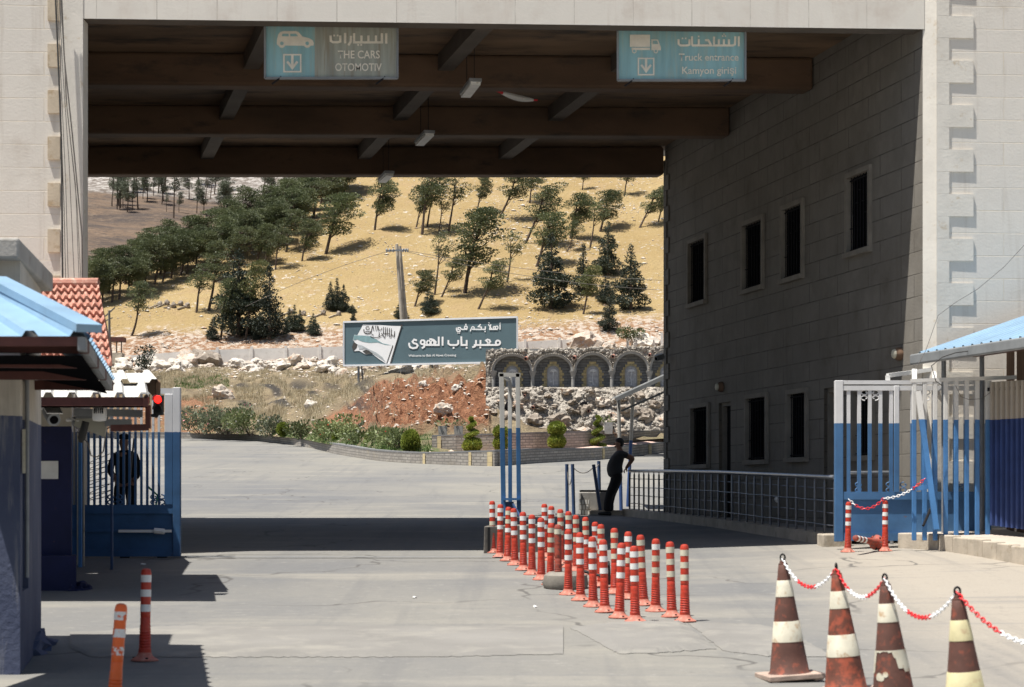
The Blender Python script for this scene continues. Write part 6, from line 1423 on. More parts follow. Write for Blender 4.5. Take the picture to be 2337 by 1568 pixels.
while len(pts) < 2600:
    px, t = rnd.uniform(200, 1120), rnd.random(); d_ = bank(px, t)[1]; k = 1 if t > .72 else (.5 if px > 860 and .15 < t < .45 else .22)
    if rnd.random() < k: pts.append((bank_pt(px, t), rnd.uniform(.04, .13) * (1.5 if t > .7 else 1)))
for _ in range(350): px, t = rnd.uniform(1120, 1640), rnd.uniform(.55, 1); pts.append((bank_pt(px, t), rnd.uniform(.06, .2)))
tag(pebbles('bank_stones', pts, [M['rockw'], M['rock']], 4), 'small limestone stones strewn over the dry bank', 'stones')
def tufts(name, n, fn, mat, h, seed, label):
    r_ = random.Random(seed); mb = MB(); k = 0
    while k < n:
        p = fn(r_)
        if p is None: continue
        k += 1
        for _ in range(4):
            a = r_.uniform(0, 6.28); d = Vector((math.cos(a), math.sin(a), 0)); hh = h * r_.uniform(.5, 1.5); q = p + Vector((r_.uniform(-.12, .12), r_.uniform(-.12, .12), 0)); w_ = .010 + .012 * r_.random(); s_ = Vector((-d.y, d.x, 0)) * w_
            mb.add([q - s_, q + s_, q + d * hh * .35 + Vector((0, 0, hh))], [(0, 1, 2)])
    o = mb.build(name, M[mat]); o['kind'] = 'stuff'; return tag(o, label, 'grass')
def gb_(r_):
    px, t = r_.uniform(200, 1000), r_.uniform(.16, .8); y = bank(px, t)[1]
    if y > (985 - (px - 690) * .62 if px < 870 else 874) - 6 and px > 690 and r_.random() > .06: return None
    if noise.noise(Vector((px * .02, y * .05, 1))) < -.12: return None
    if 860 < y < 945 and px > 430 and noise.noise(Vector((px * .012 + y * .02, y * .075 - px * .012, 4.2))) > .12 and r_.random() > .12: return None
    return bank_pt(px, t)
tufts('dry_grass', 13000, gb_, 'straw', .22, 3, 'dry straw coloured grass covering the bank below the concrete fence')
tufts('dry_weeds', 1500, lambda r_: bank_pt(r_.uniform(1090, 1640), r_.uniform(.62, .97)), 'straw', .38, 5, 'dry weeds above the grotto wall')
M['grassg'] = foliage('green_grass', (.07, .13, .03), (.11, .18, .04), .3, 0)
tufts('green_grass', 900, lambda r_: bank_pt(r_.uniform(400, 520), r_.uniform(.5, .66)), 'grassg', .18, 6, 'patch of green grass on the bank beside the white roof')
tufts('lawn_grass', 1600, lambda r_: bank_pt(r_.uniform(620, 985), r_.uniform(.0, .12)), 'grassg', .10, 7, 'green grass growing between the garden shrubs')
rnd = random.Random(21)
BL_ = 'pale limestone boulder in the rubble heap along the concrete fence'
def boulder(p, r, seed, mat, label, group=None):
    mb = MB(); mb.blob((0, 0, 0), r, seed, .55, 1.1, 3, 0); o = mb.build('boulder', M[mat]); o.location = p + Vector((0, 0, r[2] * .35)); o.rotation_euler = (rnd.uniform(-.3, .3), rnd.uniform(-.3, .3), rnd.uniform(0, 6)); return tag(o, label, 'boulder', group)
for i in range(95):
    px = rnd.uniform(275, 1100); t = rnd.uniform(.84, .985) if px < 760 else rnd.uniform(.72, .98); p = bank_pt(px, t); s_ = rnd.uniform(.22, .68) * (1.25 if px < 520 else 1)
    boulder(p, (s_ * rnd.uniform(.9, 1.5), s_, s_ * rnd.uniform(.6, .9)), i, rnd.choice(['rock', 'rockw', 'rockw']), BL_, 'boulders along the concrete fence')
for x, y, rx, rz, mt, lab in ((430, 835, 1.3, .8, 'rock', 'large orange tinged boulder in front of the concrete fence at the left'), (465, 838, 1.5, .95, 'basalt', 'large grey boulder beside the orange one by the concrete fence'), (402, 856, .8, .5, 'rockw', 'white boulder low in the left rubble heap'),
                              (711, 931, .42, .38, 'rockw', 'white boulder standing alone in dry grass above the garden'), (1012, 951, .42, .34, 'rock', 'pale angular boulder at the foot of the red soil cut'), (965, 891, .2, .18, 'rockw', 'white rock sticking out of the upper red soil'), (1041, 905, .24, .2, 'rockw', 'white rock high in the red soil beside the grotto'),
                              (510, 909, .75, .5, 'rock', 'tan boulder on the dry bank above the oleanders'), (545, 1 + 985, .3, .2, 'rock', 'small tan rock among the oleanders'), (1330, 790, 1.7, 1.0, 'rock', 'big pale boulder perched above the grotto arches'), (1392, 798, .7, .5, 'rock', 'reddish boulder beside the big one above the grotto'),
                              (1330, 768, 1.6, .8, 'rockw', 'white rock outcrop behind the concrete fence above the grotto'), (1470, 775, 1.4, .8, 'rockw', 'white boulder near the wall corner above the grotto'), (905, 972, .16, .14, 'rockw', 'small white rock in the red soil above the clipped shrubs'), (860, 955, .16, .1, 'rock', 'small rock at the left of the red soil cut')):
    boulder(bank_at(x, y), (rx, rx * .8, rz), int(x), mt, lab)
for i, (x, y) in enumerate(((362, 700), (378, 698), (393, 701), (410, 698), (425, 704), (662, 716), (690, 720), (735, 720), (770, 722))):
    p = hill_at(x, y); fp = thing('fallen_post', p, 'fallen concrete post lying on the golden slope, one of a line', 'fallen post', 'fallen posts lying on the slope')
    mb = MB(); q = hill_at(x - 20, y + 6); mb.bar(q + Vector((0, 0, .08)), p + Vector((0, 0, .12)), .11, .11); mb.build('post', M['kerb'], fp); mb = MB(); mb.blob(p + Vector((.1, 0, .15)), (.22, .22, .28), i, .3, 2, 2); mb.build('footing', M['basalt'], fp)

# ---------------------------------------------------------------- concrete panel fence
cf_ = thing('panel_fence', P(700, 815, 149.4), 'grey concrete panel fence along the foot of the golden slope', 'fence')
tops = [(250, 815), (285, 812), (350, 807), (430, 802), (500, 798), (560, 796), (640, 794.5), (740, 792), (820, 789), (1000, 784), (1180, 780), (1290, 775), (1400, 770), (1520, 764), (1640, 760)]
def fy(x): return lerp_tab(tops, x)
D = 149.6; xs_ = [262 + 78 * i for i in range(18)]
for i, x in enumerate(xs_):
    zt_, zb_ = PZ(fy(x) - (5 if i % 1 == 0 else 0), D), bank_pt(x, 1.0).z - .4
    mb = MB(); mb.box(PX(x - 3, D), PX(x + 3, D), D - .08, D + .12, zb_, zt_); mb.build('post', M['panelc'], cf_)
    if i + 1 < len(xs_) and not (1330 < x < 1420 and False):
        x2 = xs_[i + 1]; a, b_ = PX(x + 3, D), PX(x2 - 3, D); mb = MB(); za, zb2 = bank_pt(x, 1.0).z - .4, bank_pt(x2, 1.0).z - .4
        if x > 1290: continue
        mb.hexa([(a, D, za), (b_, D, zb2), (b_, D + .07, zb2), (a, D + .07, za), (a, D, PZ(fy(x), D)), (b_, D, PZ(fy(x2), D)), (b_, D + .07, PZ(fy(x2), D)), (a, D + .07, PZ(fy(x), D))]); mb.build('panel', M['panelc'], cf_)

# ---------------------------------------------------------------- billboard
DL, DR = 112.0, 107.0
bbd = thing('billboard', P(985, 880, 109.5), 'blue grey billboard with a white flag and the words Welcome to Bab Al Hawa Crossing', 'billboard')
CO = {}
def bbfn(X, Y, e=.02):
    """crop pixel of the photograph's sign to its tilted plane"""
    px = .5703 * (1350 + X / 3.116); py = .5703 * (1250 + Y / 3.116); t = (px - 785) / 395; D = DL * DR / (DR + (DL - DR) * (1 - (1 - t)) * 0 + (DL - DR) * 0) if False else 1 / ((1 - t) / DL + t / DR)
    return P(px, py, D - e)
cor = [(78, 665), (2240, 620), (2240, 60), (78, 122)]
mb = MB(); a = [Vector(bbfn(*c, 0)) for c in cor]; bk = [p + Vector((.02, .12, 0)) for p in a]; mb.hexa([a[0], a[1], bk[1], bk[0], a[3], a[2], bk[2], bk[3]]); mb.build('panel', M['signt'], bbd)
for i in range(4):
    p, q = a[i], a[(i + 1) % 4]; mb = MB(); mb.bar(p + Vector((0, -.01, 0)), q + Vector((0, -.01, 0)), .10, .14, up=(0, 1, 0)); mb.build('frame_edge', M['alu'], bbd)
for px in (818, 982, 1150):
    t = (px - 785) / 395; D = 1 / ((1 - t) / DL + t / DR) + .2; gp = bank_at(px, 880); mb = MB(); mb.tube([(PX(px, D), D, gp.z - 1.5), (PX(px, D), D, PZ(740, D))], .07, 8); mb.build('post', M['greysteel'], bbd)
    mb = MB(); mb.tube([(PX(px, D) + .3, D + 1.2, gp.z - 1.0), (PX(px, D), D, PZ(770, D))], .05, 6); mb.build('brace', M['greysteel'], bbd)
f1 = lambda X, Y: bbfn(X, Y, .03)
mb = MB(); mb.prism([(318, 150), (520, 158), (660, 168), (798, 172), (664, 640), (606, 640), (520, 585), (430, 515), (350, 525), (270, 480), (205, 485), (190, 440), (215, 370), (192, 345), (208, 280), (248, 285), (300, 190)][::-1], f1); mb.build('flag_cloth', M['signw'], bbd)
mb = MB(); f2 = lambda X, Y: bbfn(X, Y, .04)
mb.prism([(240, 335), (300, 300), (400, 295), (480, 335), (560, 385), (650, 405), (690, 410), (600, 405), (500, 375), (400, 380), (310, 365)][::-1], f2)
mb.prism([(205, 285), (380, 292), (300, 306), (225, 345), (195, 345)][::-1], lambda X, Y: bbfn(X, Y, .042)); mb.build('flag_fold', M['signteal'], bbd)
mb = MB(); mb.prism([(205, 370), (250, 400), (240, 440), (200, 485), (180, 440), (190, 400)][::-1], f2); mb.prism([(310, 480), (380, 460), (400, 485), (440, 515), (350, 520)][::-1], f2); mb.build('flag_shadow_mark', M['signk'], bbd)
mb = MB(); mb.prism([(250, 400), (310, 415), (380, 455), (480, 500), (560, 560), (600, 620), (520, 560), (430, 505), (400, 480), (330, 455), (270, 460)][::-1], lambda X, Y: bbfn(X, Y, .045)); mb.build('flag_crease', M['signgrey'], bbd)
mb = MB(); ribbon(mb, [(800, 160), (655, 640)], 9, lambda X, Y: bbfn(X, Y, .047)); ribbon(mb, [(690, 412), (612, 640)], 10, lambda X, Y: bbfn(X, Y, .048)); mb.prism(arc(797, 165, 14, 14, 0, 330, 11), lambda X, Y: bbfn(X, Y, .049)); mb.build('flag_pole', M['signk'], bbd)
mb = MB(); e_ = [.05]
def ink(pts, w_=9): e_[0] += .0004; e = e_[0]; ribbon(mb, pts, w_, lambda X, Y: bbfn(X, Y, e))
ink(arc(375, 225, 48, 42, 200, 20, 10), 11); ink(arc(375, 195, 22, 20, 0, 330, 9), 8); ink([(345, 240), (420, 240), (435, 170)], 9)
for x in (440, 470, 492): ink([(x, 165), (x + 12, 230)], 8)
ink(arc(530, 200, 22, 22, 160, -20, 7), 8); ink([(505, 170), (512, 215)], 8)
for x in (575, 600, 622, 648, 672): ink([(x, 180 + (x - 575) * .2), (x - 6, 275 + (x - 575) * .35)], 8)
ink([(575, 262), (655, 268)], 8); ink(arc(695, 270, 18, 26, 180, 0, 7), 8); ink([(712, 232), (704, 310)], 8)
ink(arc(470, 290, 60, 26, 170, 10, 9), 9); ink([(520, 245), (515, 305), (560, 285)], 8); ink([(545, 255), (585, 315), (600, 285)], 8); ink([(415, 262), (450, 285)], 8); ink([(640, 300), (670, 312)], 7)
mb.build('flag_script', M['signk'], bbd)
mb = MB(); e_[0] = .03
def wr(pts, w_=23): e_[0] += .0005; e = e_[0]; ribbon(mb, pts, w_, lambda X, Y: bbfn(X, Y, e))
fd = lambda X, Y: bbfn(X, Y, .03)
# main line
wr(arc(2000, 378, 27, 27, -90, 275, 14)); wr([(2000, 407), (1700, 407)]); wr([(1905, 405), (1850, 350), (1870, 338), (1895, 345), (1905, 365), (1860, 405)], 20)
wr([(1782, 345), (1782, 405)]); dot(mb, 1780, 438, 11, fd); wr([(1726, 345), (1726, 400), (1712, 425), (1680, 435)])
wr([(1610, 345), (1610, 407), (1546, 407), (1543, 300)]); dot(mb, 1610, 440, 11, fd)
wr([(1505, 345), (1505, 390), (1485, 407), (1405, 407), (1382, 390), (1382, 345)]); dot(mb, 1447, 442, 11, fd)
wr([(1310, 303), (1310, 415)]); wr([(1262, 303), (1262, 407), (1085, 407)]); wr([(1215, 407), (1225, 370), (1200, 345), (1170, 335), (1145, 335)]); wr(arc(1185, 378, 18, 27, -90, 270, 10), 16)
wr(arc(1135, 378, 22, 27, -90, 270, 10), 18); wr(arc(1062, 372, 26, 26, -90, 270, 12)); wr([(1086, 385), (1080, 430), (1050, 447)]); 
wr([(990, 350), (955, 340), (935, 365), (950, 385), (985, 392), (1000, 415), (985, 440), (940, 448), (905, 435), (893, 405), (893, 380)])
# upper line
wr([(2026, 150), (2026, 215)], 15); wr([(2018, 138), (2034, 132)], 9); wr(arc(1985, 190, 16, 20, -90, 270, 10), 13); wr(arc(1953, 192, 12, 18, -90, 270, 10), 12); wr([(1995, 212), (1890, 212)], 15); wr([(1925, 212), (1880, 150)], 14); wr([(1895, 210), (1912, 150)], 14); wr([(1880, 128), (1898, 136)], 8)
wr([(1842, 175), (1842, 212), (1680, 212)], 15); dot(mb, 1840, 238, 8, fd); wr([(1790, 212), (1795, 185), (1755, 178), (1785, 148)], 14); wr(arc(1688, 195, 16, 18, -90, 270, 10), 13); wr([(1664, 205), (1655, 238)], 14)
wr(arc(1600, 188, 17, 18, -90, 270, 10), 14); dot(mb, 1600, 152, 8, fd); wr([(1615, 195), (1612, 212), (1545, 212), (1530, 190), (1505, 190), (1500, 212), (1530, 222), (1525, 240), (1495, 240), (1482, 215), (1484, 190)], 14); dot(mb, 1500, 258, 7, fd); dot(mb, 1522, 258, 7, fd)
mb.build('arabic_lettering', M['signw'], bbd)
latin('Welcome to Bab Al Hawa Crossing', 885, 1478, 553, 28, lambda X, Y: bbfn(X, Y - (X - 885) * .012, .03), M['signw'], 'lettering', bbd, .012)

# ---------------------------------------------------------------- utility poles, small pole, watch booth
up = thing('utility_pole', bank_at(930, 868), 'twin concrete utility poles leaning behind the billboard, with wires at the top', 'utility pole')
D = 114
for x0, y0, x1, y1 in ((905, 558, 927, 872), (912, 562, 937, 872)):
    mb = MB(); mb.tube([P(x1, y1, D + (x1 > 930) * .3), P(x0, y0, D + (x1 > 930) * .3)], [.15, .09], 12); mb.build('pole', M['kerb'], up, True)
mb = MB(); mb.bar(P(884, 573, D - .2), P(928, 570, D - .2), .1, .1); mb.build('cross_arm', M['greysteel'], up)
for x in (882, 889, 897, 919, 925, 930):
    mb = MB(); mb.lathe([(.03, -.1), (.06, -.05), (.04, 0), (.07, .05), (.03, .12)], 8, P(x, 572, D - .25)); mb.build('insulator', M['greysteel'], up)
for x0, y0, x1, y1, sg, D1, lab in ((928, 572, 1510, 640, 10, 120, 'upper thin wire running right from the twin poles'), (930, 575, 1510, 662, 14, 120, 'lower thin wire running right from the twin poles'), (884, 574, 560, 700, -8, 125, 'thin wire running left from the twin poles')):
    mb = MB(); mb.tube([P(x0 + (x1 - x0) * i / 14, y0 + (y1 - y0) * i / 14 + sg * 4 * (i / 14) * (1 - i / 14), D + (D1 - D) * i / 14) for i in range(15)], .014, 4); tag(mb.build('wire', M['barkgrey']), lab, 'wire', 'thin wires from the twin poles')
sp_ = thing('small_pole', P(250, 830, 118), 'thin wooden utility pole beside the tile roof', 'utility pole'); D = 118
mb = MB(); mb.tube([P(253, 990, D), P(249, 709, D)], [.10, .07], 10); mb.build('pole', M['barkgrey'], sp_, True)
mb = MB(); mb.bar(P(240, 722, D), P(262, 702, D), .07, .07); mb.build('cross_arm', M['barkgrey'], sp_); mb = MB(); mb.bar(P(239, 733, D), P(257, 725, D), .06, .06); mb.build('lower_arm', M['barkgrey'], sp_)
D = 146; q = bank_pt(266, .93); wb = thing('watch_booth', q, 'small watch booth with a rust red flat roof on posts below the ridge stand', 'booth')
mb = MB(); mb.box(PX(250, D), PX(281, D), D, D + 1.2, PZ(779, D), PZ(769, D)); mb.build('roof', M['redoxide'], wb)
for x in (253, 266, 277):
    for dy in (.05, 1.0): mb = MB(); mb.tube([P(x, 830, D + dy), P(x, 775, D + dy)], .05, 6); mb.build('post', M['bark'], wb)
mb = MB(); mb.box(PX(252, D), PX(278, D), D, D + 1.1, PZ(830, D), PZ(805, D)); mb.build('wall', M['kerb'], wb)

# ---------------------------------------------------------------- grotto wall with arches
D0 = 86.0; sc_ = F / D0
def gx(px): return (px - CX) / sc_
def gz(py): return CZ + (HY - py) / sc_
gw = thing('grotto_wall', (gx(1320), D0, gz(985)), 'rough stone grotto wall with a row of dark arches and palm reliefs above boulders', 'grotto wall')
ARC = [(1168.5, 809, 46), (1262, 809, 44.5), (1352.6, 806, 42.5), (1440, 803, 41), (1521, 799, 40), (1602, 796, 40), (1684, 793, 40)]; SPR, BAS = 846, 884
mb = MB(); mb.quad((gx(1108), D0 + .30, gz(BAS + 4)), (gx(1730), D0 + .30, gz(BAS + 4)), (gx(1730), D0 + .30, gz(795)), (gx(1108), D0 + .30, gz(795)), 0, [(0, 0), (12, 0), (12, 1.8), (0, 1.8)]); back = mb.build('recess', M['basaltbrick'], gw)
# rubble face around the arches, with a cut-out per arch
mb = MB(); topy = lambda x: 806 - (x - 1108) * .022 - 3
def rough(x, y, dd=0): p = Vector((gx(x), D0, gz(y))); return (p.x, p.y - .08 * noise.noise(p * 4) - .06 * noise.noise(p * 11) - dd, p.z)
def arch_y(x):
    for cx, ty, r in ARC:
        if abs(x - cx) < r: return SPR - (SPR - ty) * math.sqrt(1 - ((x - cx) / r) ** 2)
    return None
X = 1108.0
while X < 1728:
    x2 = X + 1.5; ya, yb = arch_y(X + .01), arch_y(x2 - .01)
    if ya is None and yb is None: ya = yb = BAS + 4
    elif ya is None: ya = SPR
    elif yb is None: yb = SPR
    n = 6
    for k in range(n):
        t0, t1 = k / n, (k + 1) / n; y00, y01 = topy(X) + (ya - topy(X)) * t0, topy(X) + (ya - topy(X)) * t1; y10, y11 = topy(x2) + (yb - topy(x2)) * t0, topy(x2) + (yb - topy(x2)) * t1
        mb.quad(rough(X, y01), rough(x2, y11), rough(x2, y10), rough(X, y00))
    X = x2
mb.quad((gx(1108), D0, gz(990)), (gx(1108), D0, topy(1108) and gz(topy(1108))), (gx(1108), D0 + 1.5, gz(topy(1108))), (gx(1108), D0 + 1.5, gz(990)))
for i in range(60):
    xa, xb = 1108 + i * 10.3, 1108 + (i + 1) * 10.3; mb.quad(rough(xa, topy(xa)), rough(xb, topy(xb)), (gx(xb), D0 + 1.6, gz(topy(xb)) + .05), (gx(xa), D0 + 1.6, gz(topy(xa)) + .05))
mb.build('rubble_face', M['rubble'], gw)
rnd = random.Random(4)
st = MB()
for i in range(420):
    x, y = rnd.uniform(1110, 1725), 0; ya = arch_y(x); y = rnd.uniform(topy(x) - 3, (ya - 9) if ya else SPR - 5)
    if ya and y > ya - 8: continue
    q = rough(x, y); s_ = rnd.uniform(.035, .10); st.blob(q, (s_ * 1.3, s_, s_), i, .4, 2, 1)
st.build('rubble_stone', M['rubble'], gw)['kind'] = 'stuff'
for cx, ty, r in ARC:
    mb = MB(); pr = []
    for i in range(25):
        a = math.pi * i / 24
        def pt(rr, d): return (gx(cx + rr * math.cos(a)), D0 - d, gz(SPR - (SPR - ty) * rr / r * math.sin(a)))
        pr.append((pt(r + 1.5, .14), pt(r + 1.5, -.1), pt(r - 4.5, .10), pt(r - 4.5, -.44)))
    for p, q in zip(pr, pr[1:]):
        mb.quad(p[0], q[0], q[2], p[2]); mb.quad(p[2], q[2], q[3], p[3]); mb.quad(p[1], q[1], q[0], p[0])
    o = mb.build('arch_ring', M['carved'], gw)
    mb = MB()
    for i in range(0, 37):
        a = math.pi * i / 36; c = (gx(cx + (r + 1.2) * math.cos(a)), D0 - .12, gz(SPR - (SPR - ty + 1.5) * math.sin(a))); mb.blob(c, (.035, .05, .035), i, .2, 2, 1)
    sub(mb.build('rope_edge', M['rubble'], gw), o)
for cx, _, r in ARC[:-1] + [(1076 + 3, 0, 46)]:
    x = cx + r + .8; c = (gx(x), D0 + .02, gz(BAS + 6)); mb = MB(); H = gz(SPR) - gz(BAS + 6); mb.lathe([(.12, 0), (.12, .06), (.085, .09), (.078, H * .62), (.095, H * .64), (.08, H * .67), (.10, H * .74), (.14, H * .88), (.17, H * .98), (.17, H)], 14, c); mb.build('column', M['carved'], gw, True)
for (cx, ty, r) in ARC[:6]:
    w_, y0, y1 = 13, 835, 882; yy = y0 - (1440 - cx) * -.02
    q = MB(); rws = 10
    for k in range(rws):
        yq = 888 - (k + 1) * 6.4; hw = (w_ + 8 + (4 if k % 2 else 0)) if k < 7 else (w_ + 5 - (k - 7) * 5)
        q.box(gx(cx - hw), gx(cx + hw), D0 + .26, D0 + .32, gz(888 - k * 6.4), gz(yq) - .01)
    q.build('yellow_surround', M['yblock'], gw)
    p = MB(); pts = [(cx - w_, y1), (cx + w_, y1)] + arc(cx, y0 + 12, w_, -12, 0, 180, 12)
    p.prism([(a, b) for a, b in pts], lambda x, y: (gx(x), D0 + .19, gz(y)), 0, (0, .08, 0)); pan = p.build('relief_panel', M['carvedm'], gw)
    f = MB(); ps = pts + [pts[0]]
    for a, b in zip(ps, ps[1:]): f.bar((gx(a[0]), D0 + .18, gz(a[1])), (gx(b[0]), D0 + .18, gz(b[1])), .05, .05)
    sub(f.build('border', M['carved'], gw), pan)
    pl = MB(); b0 = (gx(cx + 1), D0 + .17, gz(878)); pl.tube([b0, (gx(cx - .5), D0 + .16, gz(862)), (gx(cx + 1), D0 + .16, gz(848))], [.028, .022, .018], 6)
    for a in range(-10, 200, 24): c = (gx(cx + 1), D0 + .16, gz(848)); e = (c[0] + .20 * math.cos(R(a)), D0 + .14, c[2] + .16 * math.sin(R(a)) - .03); pl.tube([c, ((c[0] + e[0]) / 2, D0 + .14, (c[2] + e[2]) / 2 + .05), e], [.012, .022, .006], 5)
    for a in range(20, 170, 25): c = (gx(cx - 5), D0 + .16, gz(872)); pl.tube([c, (c[0] + .12 * math.cos(R(a)), D0 + .15, c[2] + .12 * math.sin(R(a)))], [.014, .005], 5)
    sub(pl.build('palm_relief', M['carvedl'], gw, True), pan)
# rock slope under the arches
mb = MB(); nx, nz_ = 150, 34
def rs(i, k):
    x = 1109 + 620 * i / nx; t = k / nz_; p = Vector((gx(x), D0 - .25 - 1.5 * t, gz(BAS + 101 * t))); p.y -= .35 * noise.noise(p * 1.3) + .16 * noise.noise(p * 4) + .07 * noise.noise(p * 10); return p
for k in range(nz_ + 1):
    for i in range(nx + 1): mb.v.append(tuple(rs(i, k)))
for k in range(nz_):
    for i in range(nx): a = k * (nx + 1) + i; mb.f.append((a, a + nx + 1, a + nx + 2, a + 1)); mb.m.append(0)
mb.quad((gx(1108), D0 - 1.8, gz(990)), rs(0, 0), (gx(1108), D0 + .4, gz(BAS)), (gx(1108), D0 + .4, gz(990))); mb.build('rock_face', M['rubble'], gw, True)
BO = [(1156, 959, 26, 20), (1140, 985, 20, 12), (1218, 965, 27, 24), (1275, 962, 30, 22), (1180, 925, 18, 11), (1230, 932, 22, 12), (1332, 940, 22, 25), (1372, 920, 24, 17), (1300, 940, 16, 14), (1250, 905, 12, 8), (1290, 895, 16, 10), (1345, 897, 14, 10), (1200, 897, 12, 8), (1160, 905, 14, 10), (1434, 940, 27, 22), (1470, 950, 26, 24), (1400, 960, 22, 20), (1490, 925, 22, 14), (1455, 905, 18, 13), (1510, 965, 24, 22), (1250, 983, 24, 12), (1190, 983, 20, 12), (1330, 985, 26, 12), (1410, 990, 26, 12), (1560, 950, 26, 22), (1600, 960, 26, 22), (1125, 945, 13, 14), (1305, 920, 14, 9), (1140, 920, 10, 8), (1265, 930, 10, 8), (1420, 912, 12, 8), (1385, 948, 12, 10)]
for i, (x, y, w_, h_) in enumerate(BO):
    t = (y - BAS) / 101; mb = MB(); mb.blob((gx(x), D0 - .30 - 1.5 * t, gz(y)), (w_ / sc_ * .72, .30, h_ / sc_ * .62), i + 40, .75, 1.5, 3); mb.build('boulder', M[('basalt', 'rock', 'basalt')[i % 3]], gw, True)
st = MB()
for i in range(900):
    ii, kk = rnd.uniform(0, nx), rnd.uniform(0, nz_); p = rs(ii, kk); s_ = rnd.uniform(.025, .10); st.blob(p, (s_ * 1.3, s_, s_), i, .4, 2, 1)
st.build('loose_stone', M['rubble'], gw)['kind'] = 'stuff'
for x, y, r in ((1199, 820, 5), (1309, 818, 5), (1397, 815, 5), (1480, 812, 4), (1196, 905, 3), (1178, 931, 4.5), (1215, 933, 4.5), (1340, 941, 4), (1391, 950, 4), (1420, 935, 4), (1283, 978, 5)):
    t = max(0, (y - BAS) / 101); c = Vector((gx(x), D0 - .42 - 1.5 * t - (.1 if y > BAS else 0), gz(y))); mb = MB(); rr = r / sc_ * .85
    mb.tube([c + Vector((.05, .3, .05)), c + Vector((0, -.02, 0))], rr, 12); o = mb.build('clay_pipe', M['redtile'], gw, True); mb = MB(); mb.tube([c + Vector((0, -.02, 0)), c + Vector((0, -.03, 0))], rr * .72, 12); sub(mb.build('pipe_mouth', M['dark'], gw), o)
for x, y, rx, rz in ((1330, 929, 13, 13), (1158, 932, 8, 16)):
    t = (y - BAS) / 101; mb = MB(); mb.blob((gx(x), D0 - .45 - 1.5 * t, gz(y)), (rx / sc_ * .8, .25, rz / sc_ * .8), 3, .25, 1.2, 2); mb.build('cave', M['dark'], gw, True)

# ---------------------------------------------------------------- clipped and garden shrubs
def shell(mb, c, r, seed, size=.055, n=900):
    rnd_ = random.Random(seed)
    for _ in range(n):
        v = Vector((rnd_.gauss(0, 1), rnd_.gauss(0, 1), rnd_.gauss(0, 1))).normalized(); p = Vector(c) + Vector((v.x * r[0], v.y * r[1], v.z * r[2])) * rnd_.uniform(.9, 1.03)
        d = (v + Vector((rnd_.uniform(-.5, .5), rnd_.uniform(-.5, .5), rnd_.uniform(0, .9)))).normalized(); s_ = d.cross(Vector((rnd_.uniform(-1, 1), rnd_.uniform(-1, 1), .3))).normalized(); L = size * rnd_.uniform(.7, 1.5)
        mb.add([p - s_ * L * .25, p + d * L * .5 - s_ * L * .35, p + d * L, p + d * L * .5 + s_ * L * .35], [(0, 1, 2, 3)])
def topiary_ball(x, yb, D, H, W, label, two=True):
    p = P(x, yb, D); th = thing('clipped_shrub', p, label, 'clipped shrub'); mb = MB(); mb.tube([p - Vector((0, 0, .1)), p + Vector((0, 0, H * .3))], .05, 8); mb.build('trunk', M['bark'], th)
    if two:
        for nm, zc, rz, rx in (('lower_crown', .30, .25, .50), ('upper_crown', .775, .225, .50)):
            mb = MB(); c = p + Vector((0, 0, H * zc)); mb.blob(c, (W * rx * .93, W * rx * .93, H * rz * .95), 3, .1, 2, 3); shell(mb, c, (W * rx, W * rx, H * rz), int(x), .085, 1500); mb.build(nm, M['topiary'], th)
    else:
        mb = MB(); c = p + Vector((0, 0, H * .5)); mb.blob(c, (W * .46, W * .46, H * .46), 3, .08, 2, 3); shell(mb, c, (W * .5, W * .5, H * .5), int(x), .11, 1900); mb.build('crown', M['topiary'], th)
def topiary_spiral(x, yb, D, H, W, label, turns=2.6, base=True):
    p = P(x, yb, D); th = thing('clipped_shrub', p, label, 'clipped shrub'); mb = MB(); mb.tube([p - Vector((0, 0, .1)), p + Vector((0, 0, H * .9))], [.05, .02], 8); mb.build('trunk', M['bark'], th)
    mb = MB(); z0 = .30 if base else .02
    if base: c = p + Vector((0, 0, H * .17)); mb.blob(c, (W * .46, W * .46, H * .16), 2, .08, 2, 3); shell(mb, c, (W * .49, W * .49, H * .17), 3, .09, 1300)
    n = 46
    for i in range(n):
        t = i / (n - 1); a = t * turns * 6.283; rr = W * .31 * (1 - .8 * t); c = p + Vector((rr * math.cos(a), rr * math.sin(a), H * (z0 + (1 - z0) * t))); q = W * (.21 - .13 * t); mb.blob(c, (q, q, q * .5), i, .1, 2, 1); shell(mb, c, (q * 1.05, q * 1.05, q * .56), i, .05, 80)
    mb.build('crown', M['topiary'], th)
k_ = 78 / F
topiary_spiral(1077, 1030, 77.6, 76 * k_, 38 * k_, 'spiral clipped shrub on a drum shaped base, left of the steel stand'); topiary_ball(1142, 1028, 78, 54 * k_, 27 * k_, 'clipped double ball shrub behind the blue and white steel stand')
topiary_ball(1270, 1026, 79.6, 62 * k_, 36 * k_, 'clipped double ball shrub on the pink walkway, the larger one'); topiary_spiral(1364, 1020, 82.6, 74 * k_, 40 * k_, 'spiral clipped shrub without a drum on the pink walkway, near the man', 3.3, False)
topiary_ball(937, 1034, 78.2, 49 * k_, 34 * k_, 'egg shaped clipped shrub at the end of the garden bed', False); topiary_ball(848, 1024, 84, 35 * k_ * 1.05, 26 * k_ * 1.05, 'rounded bright shrub in the middle of the garden bed', False); topiary_ball(774, 1014, 91, 30 * k_ * 1.15, 24 * k_ * 1.15, 'small rounded bright shrub at the left of the garden bed', False)
topiary_ball(645, 993, 104, 26 * k_ * 1.3, 22 * k_ * 1.3, 'small bright green shrub right of the oleanders', False)
rnd = random.Random(31)
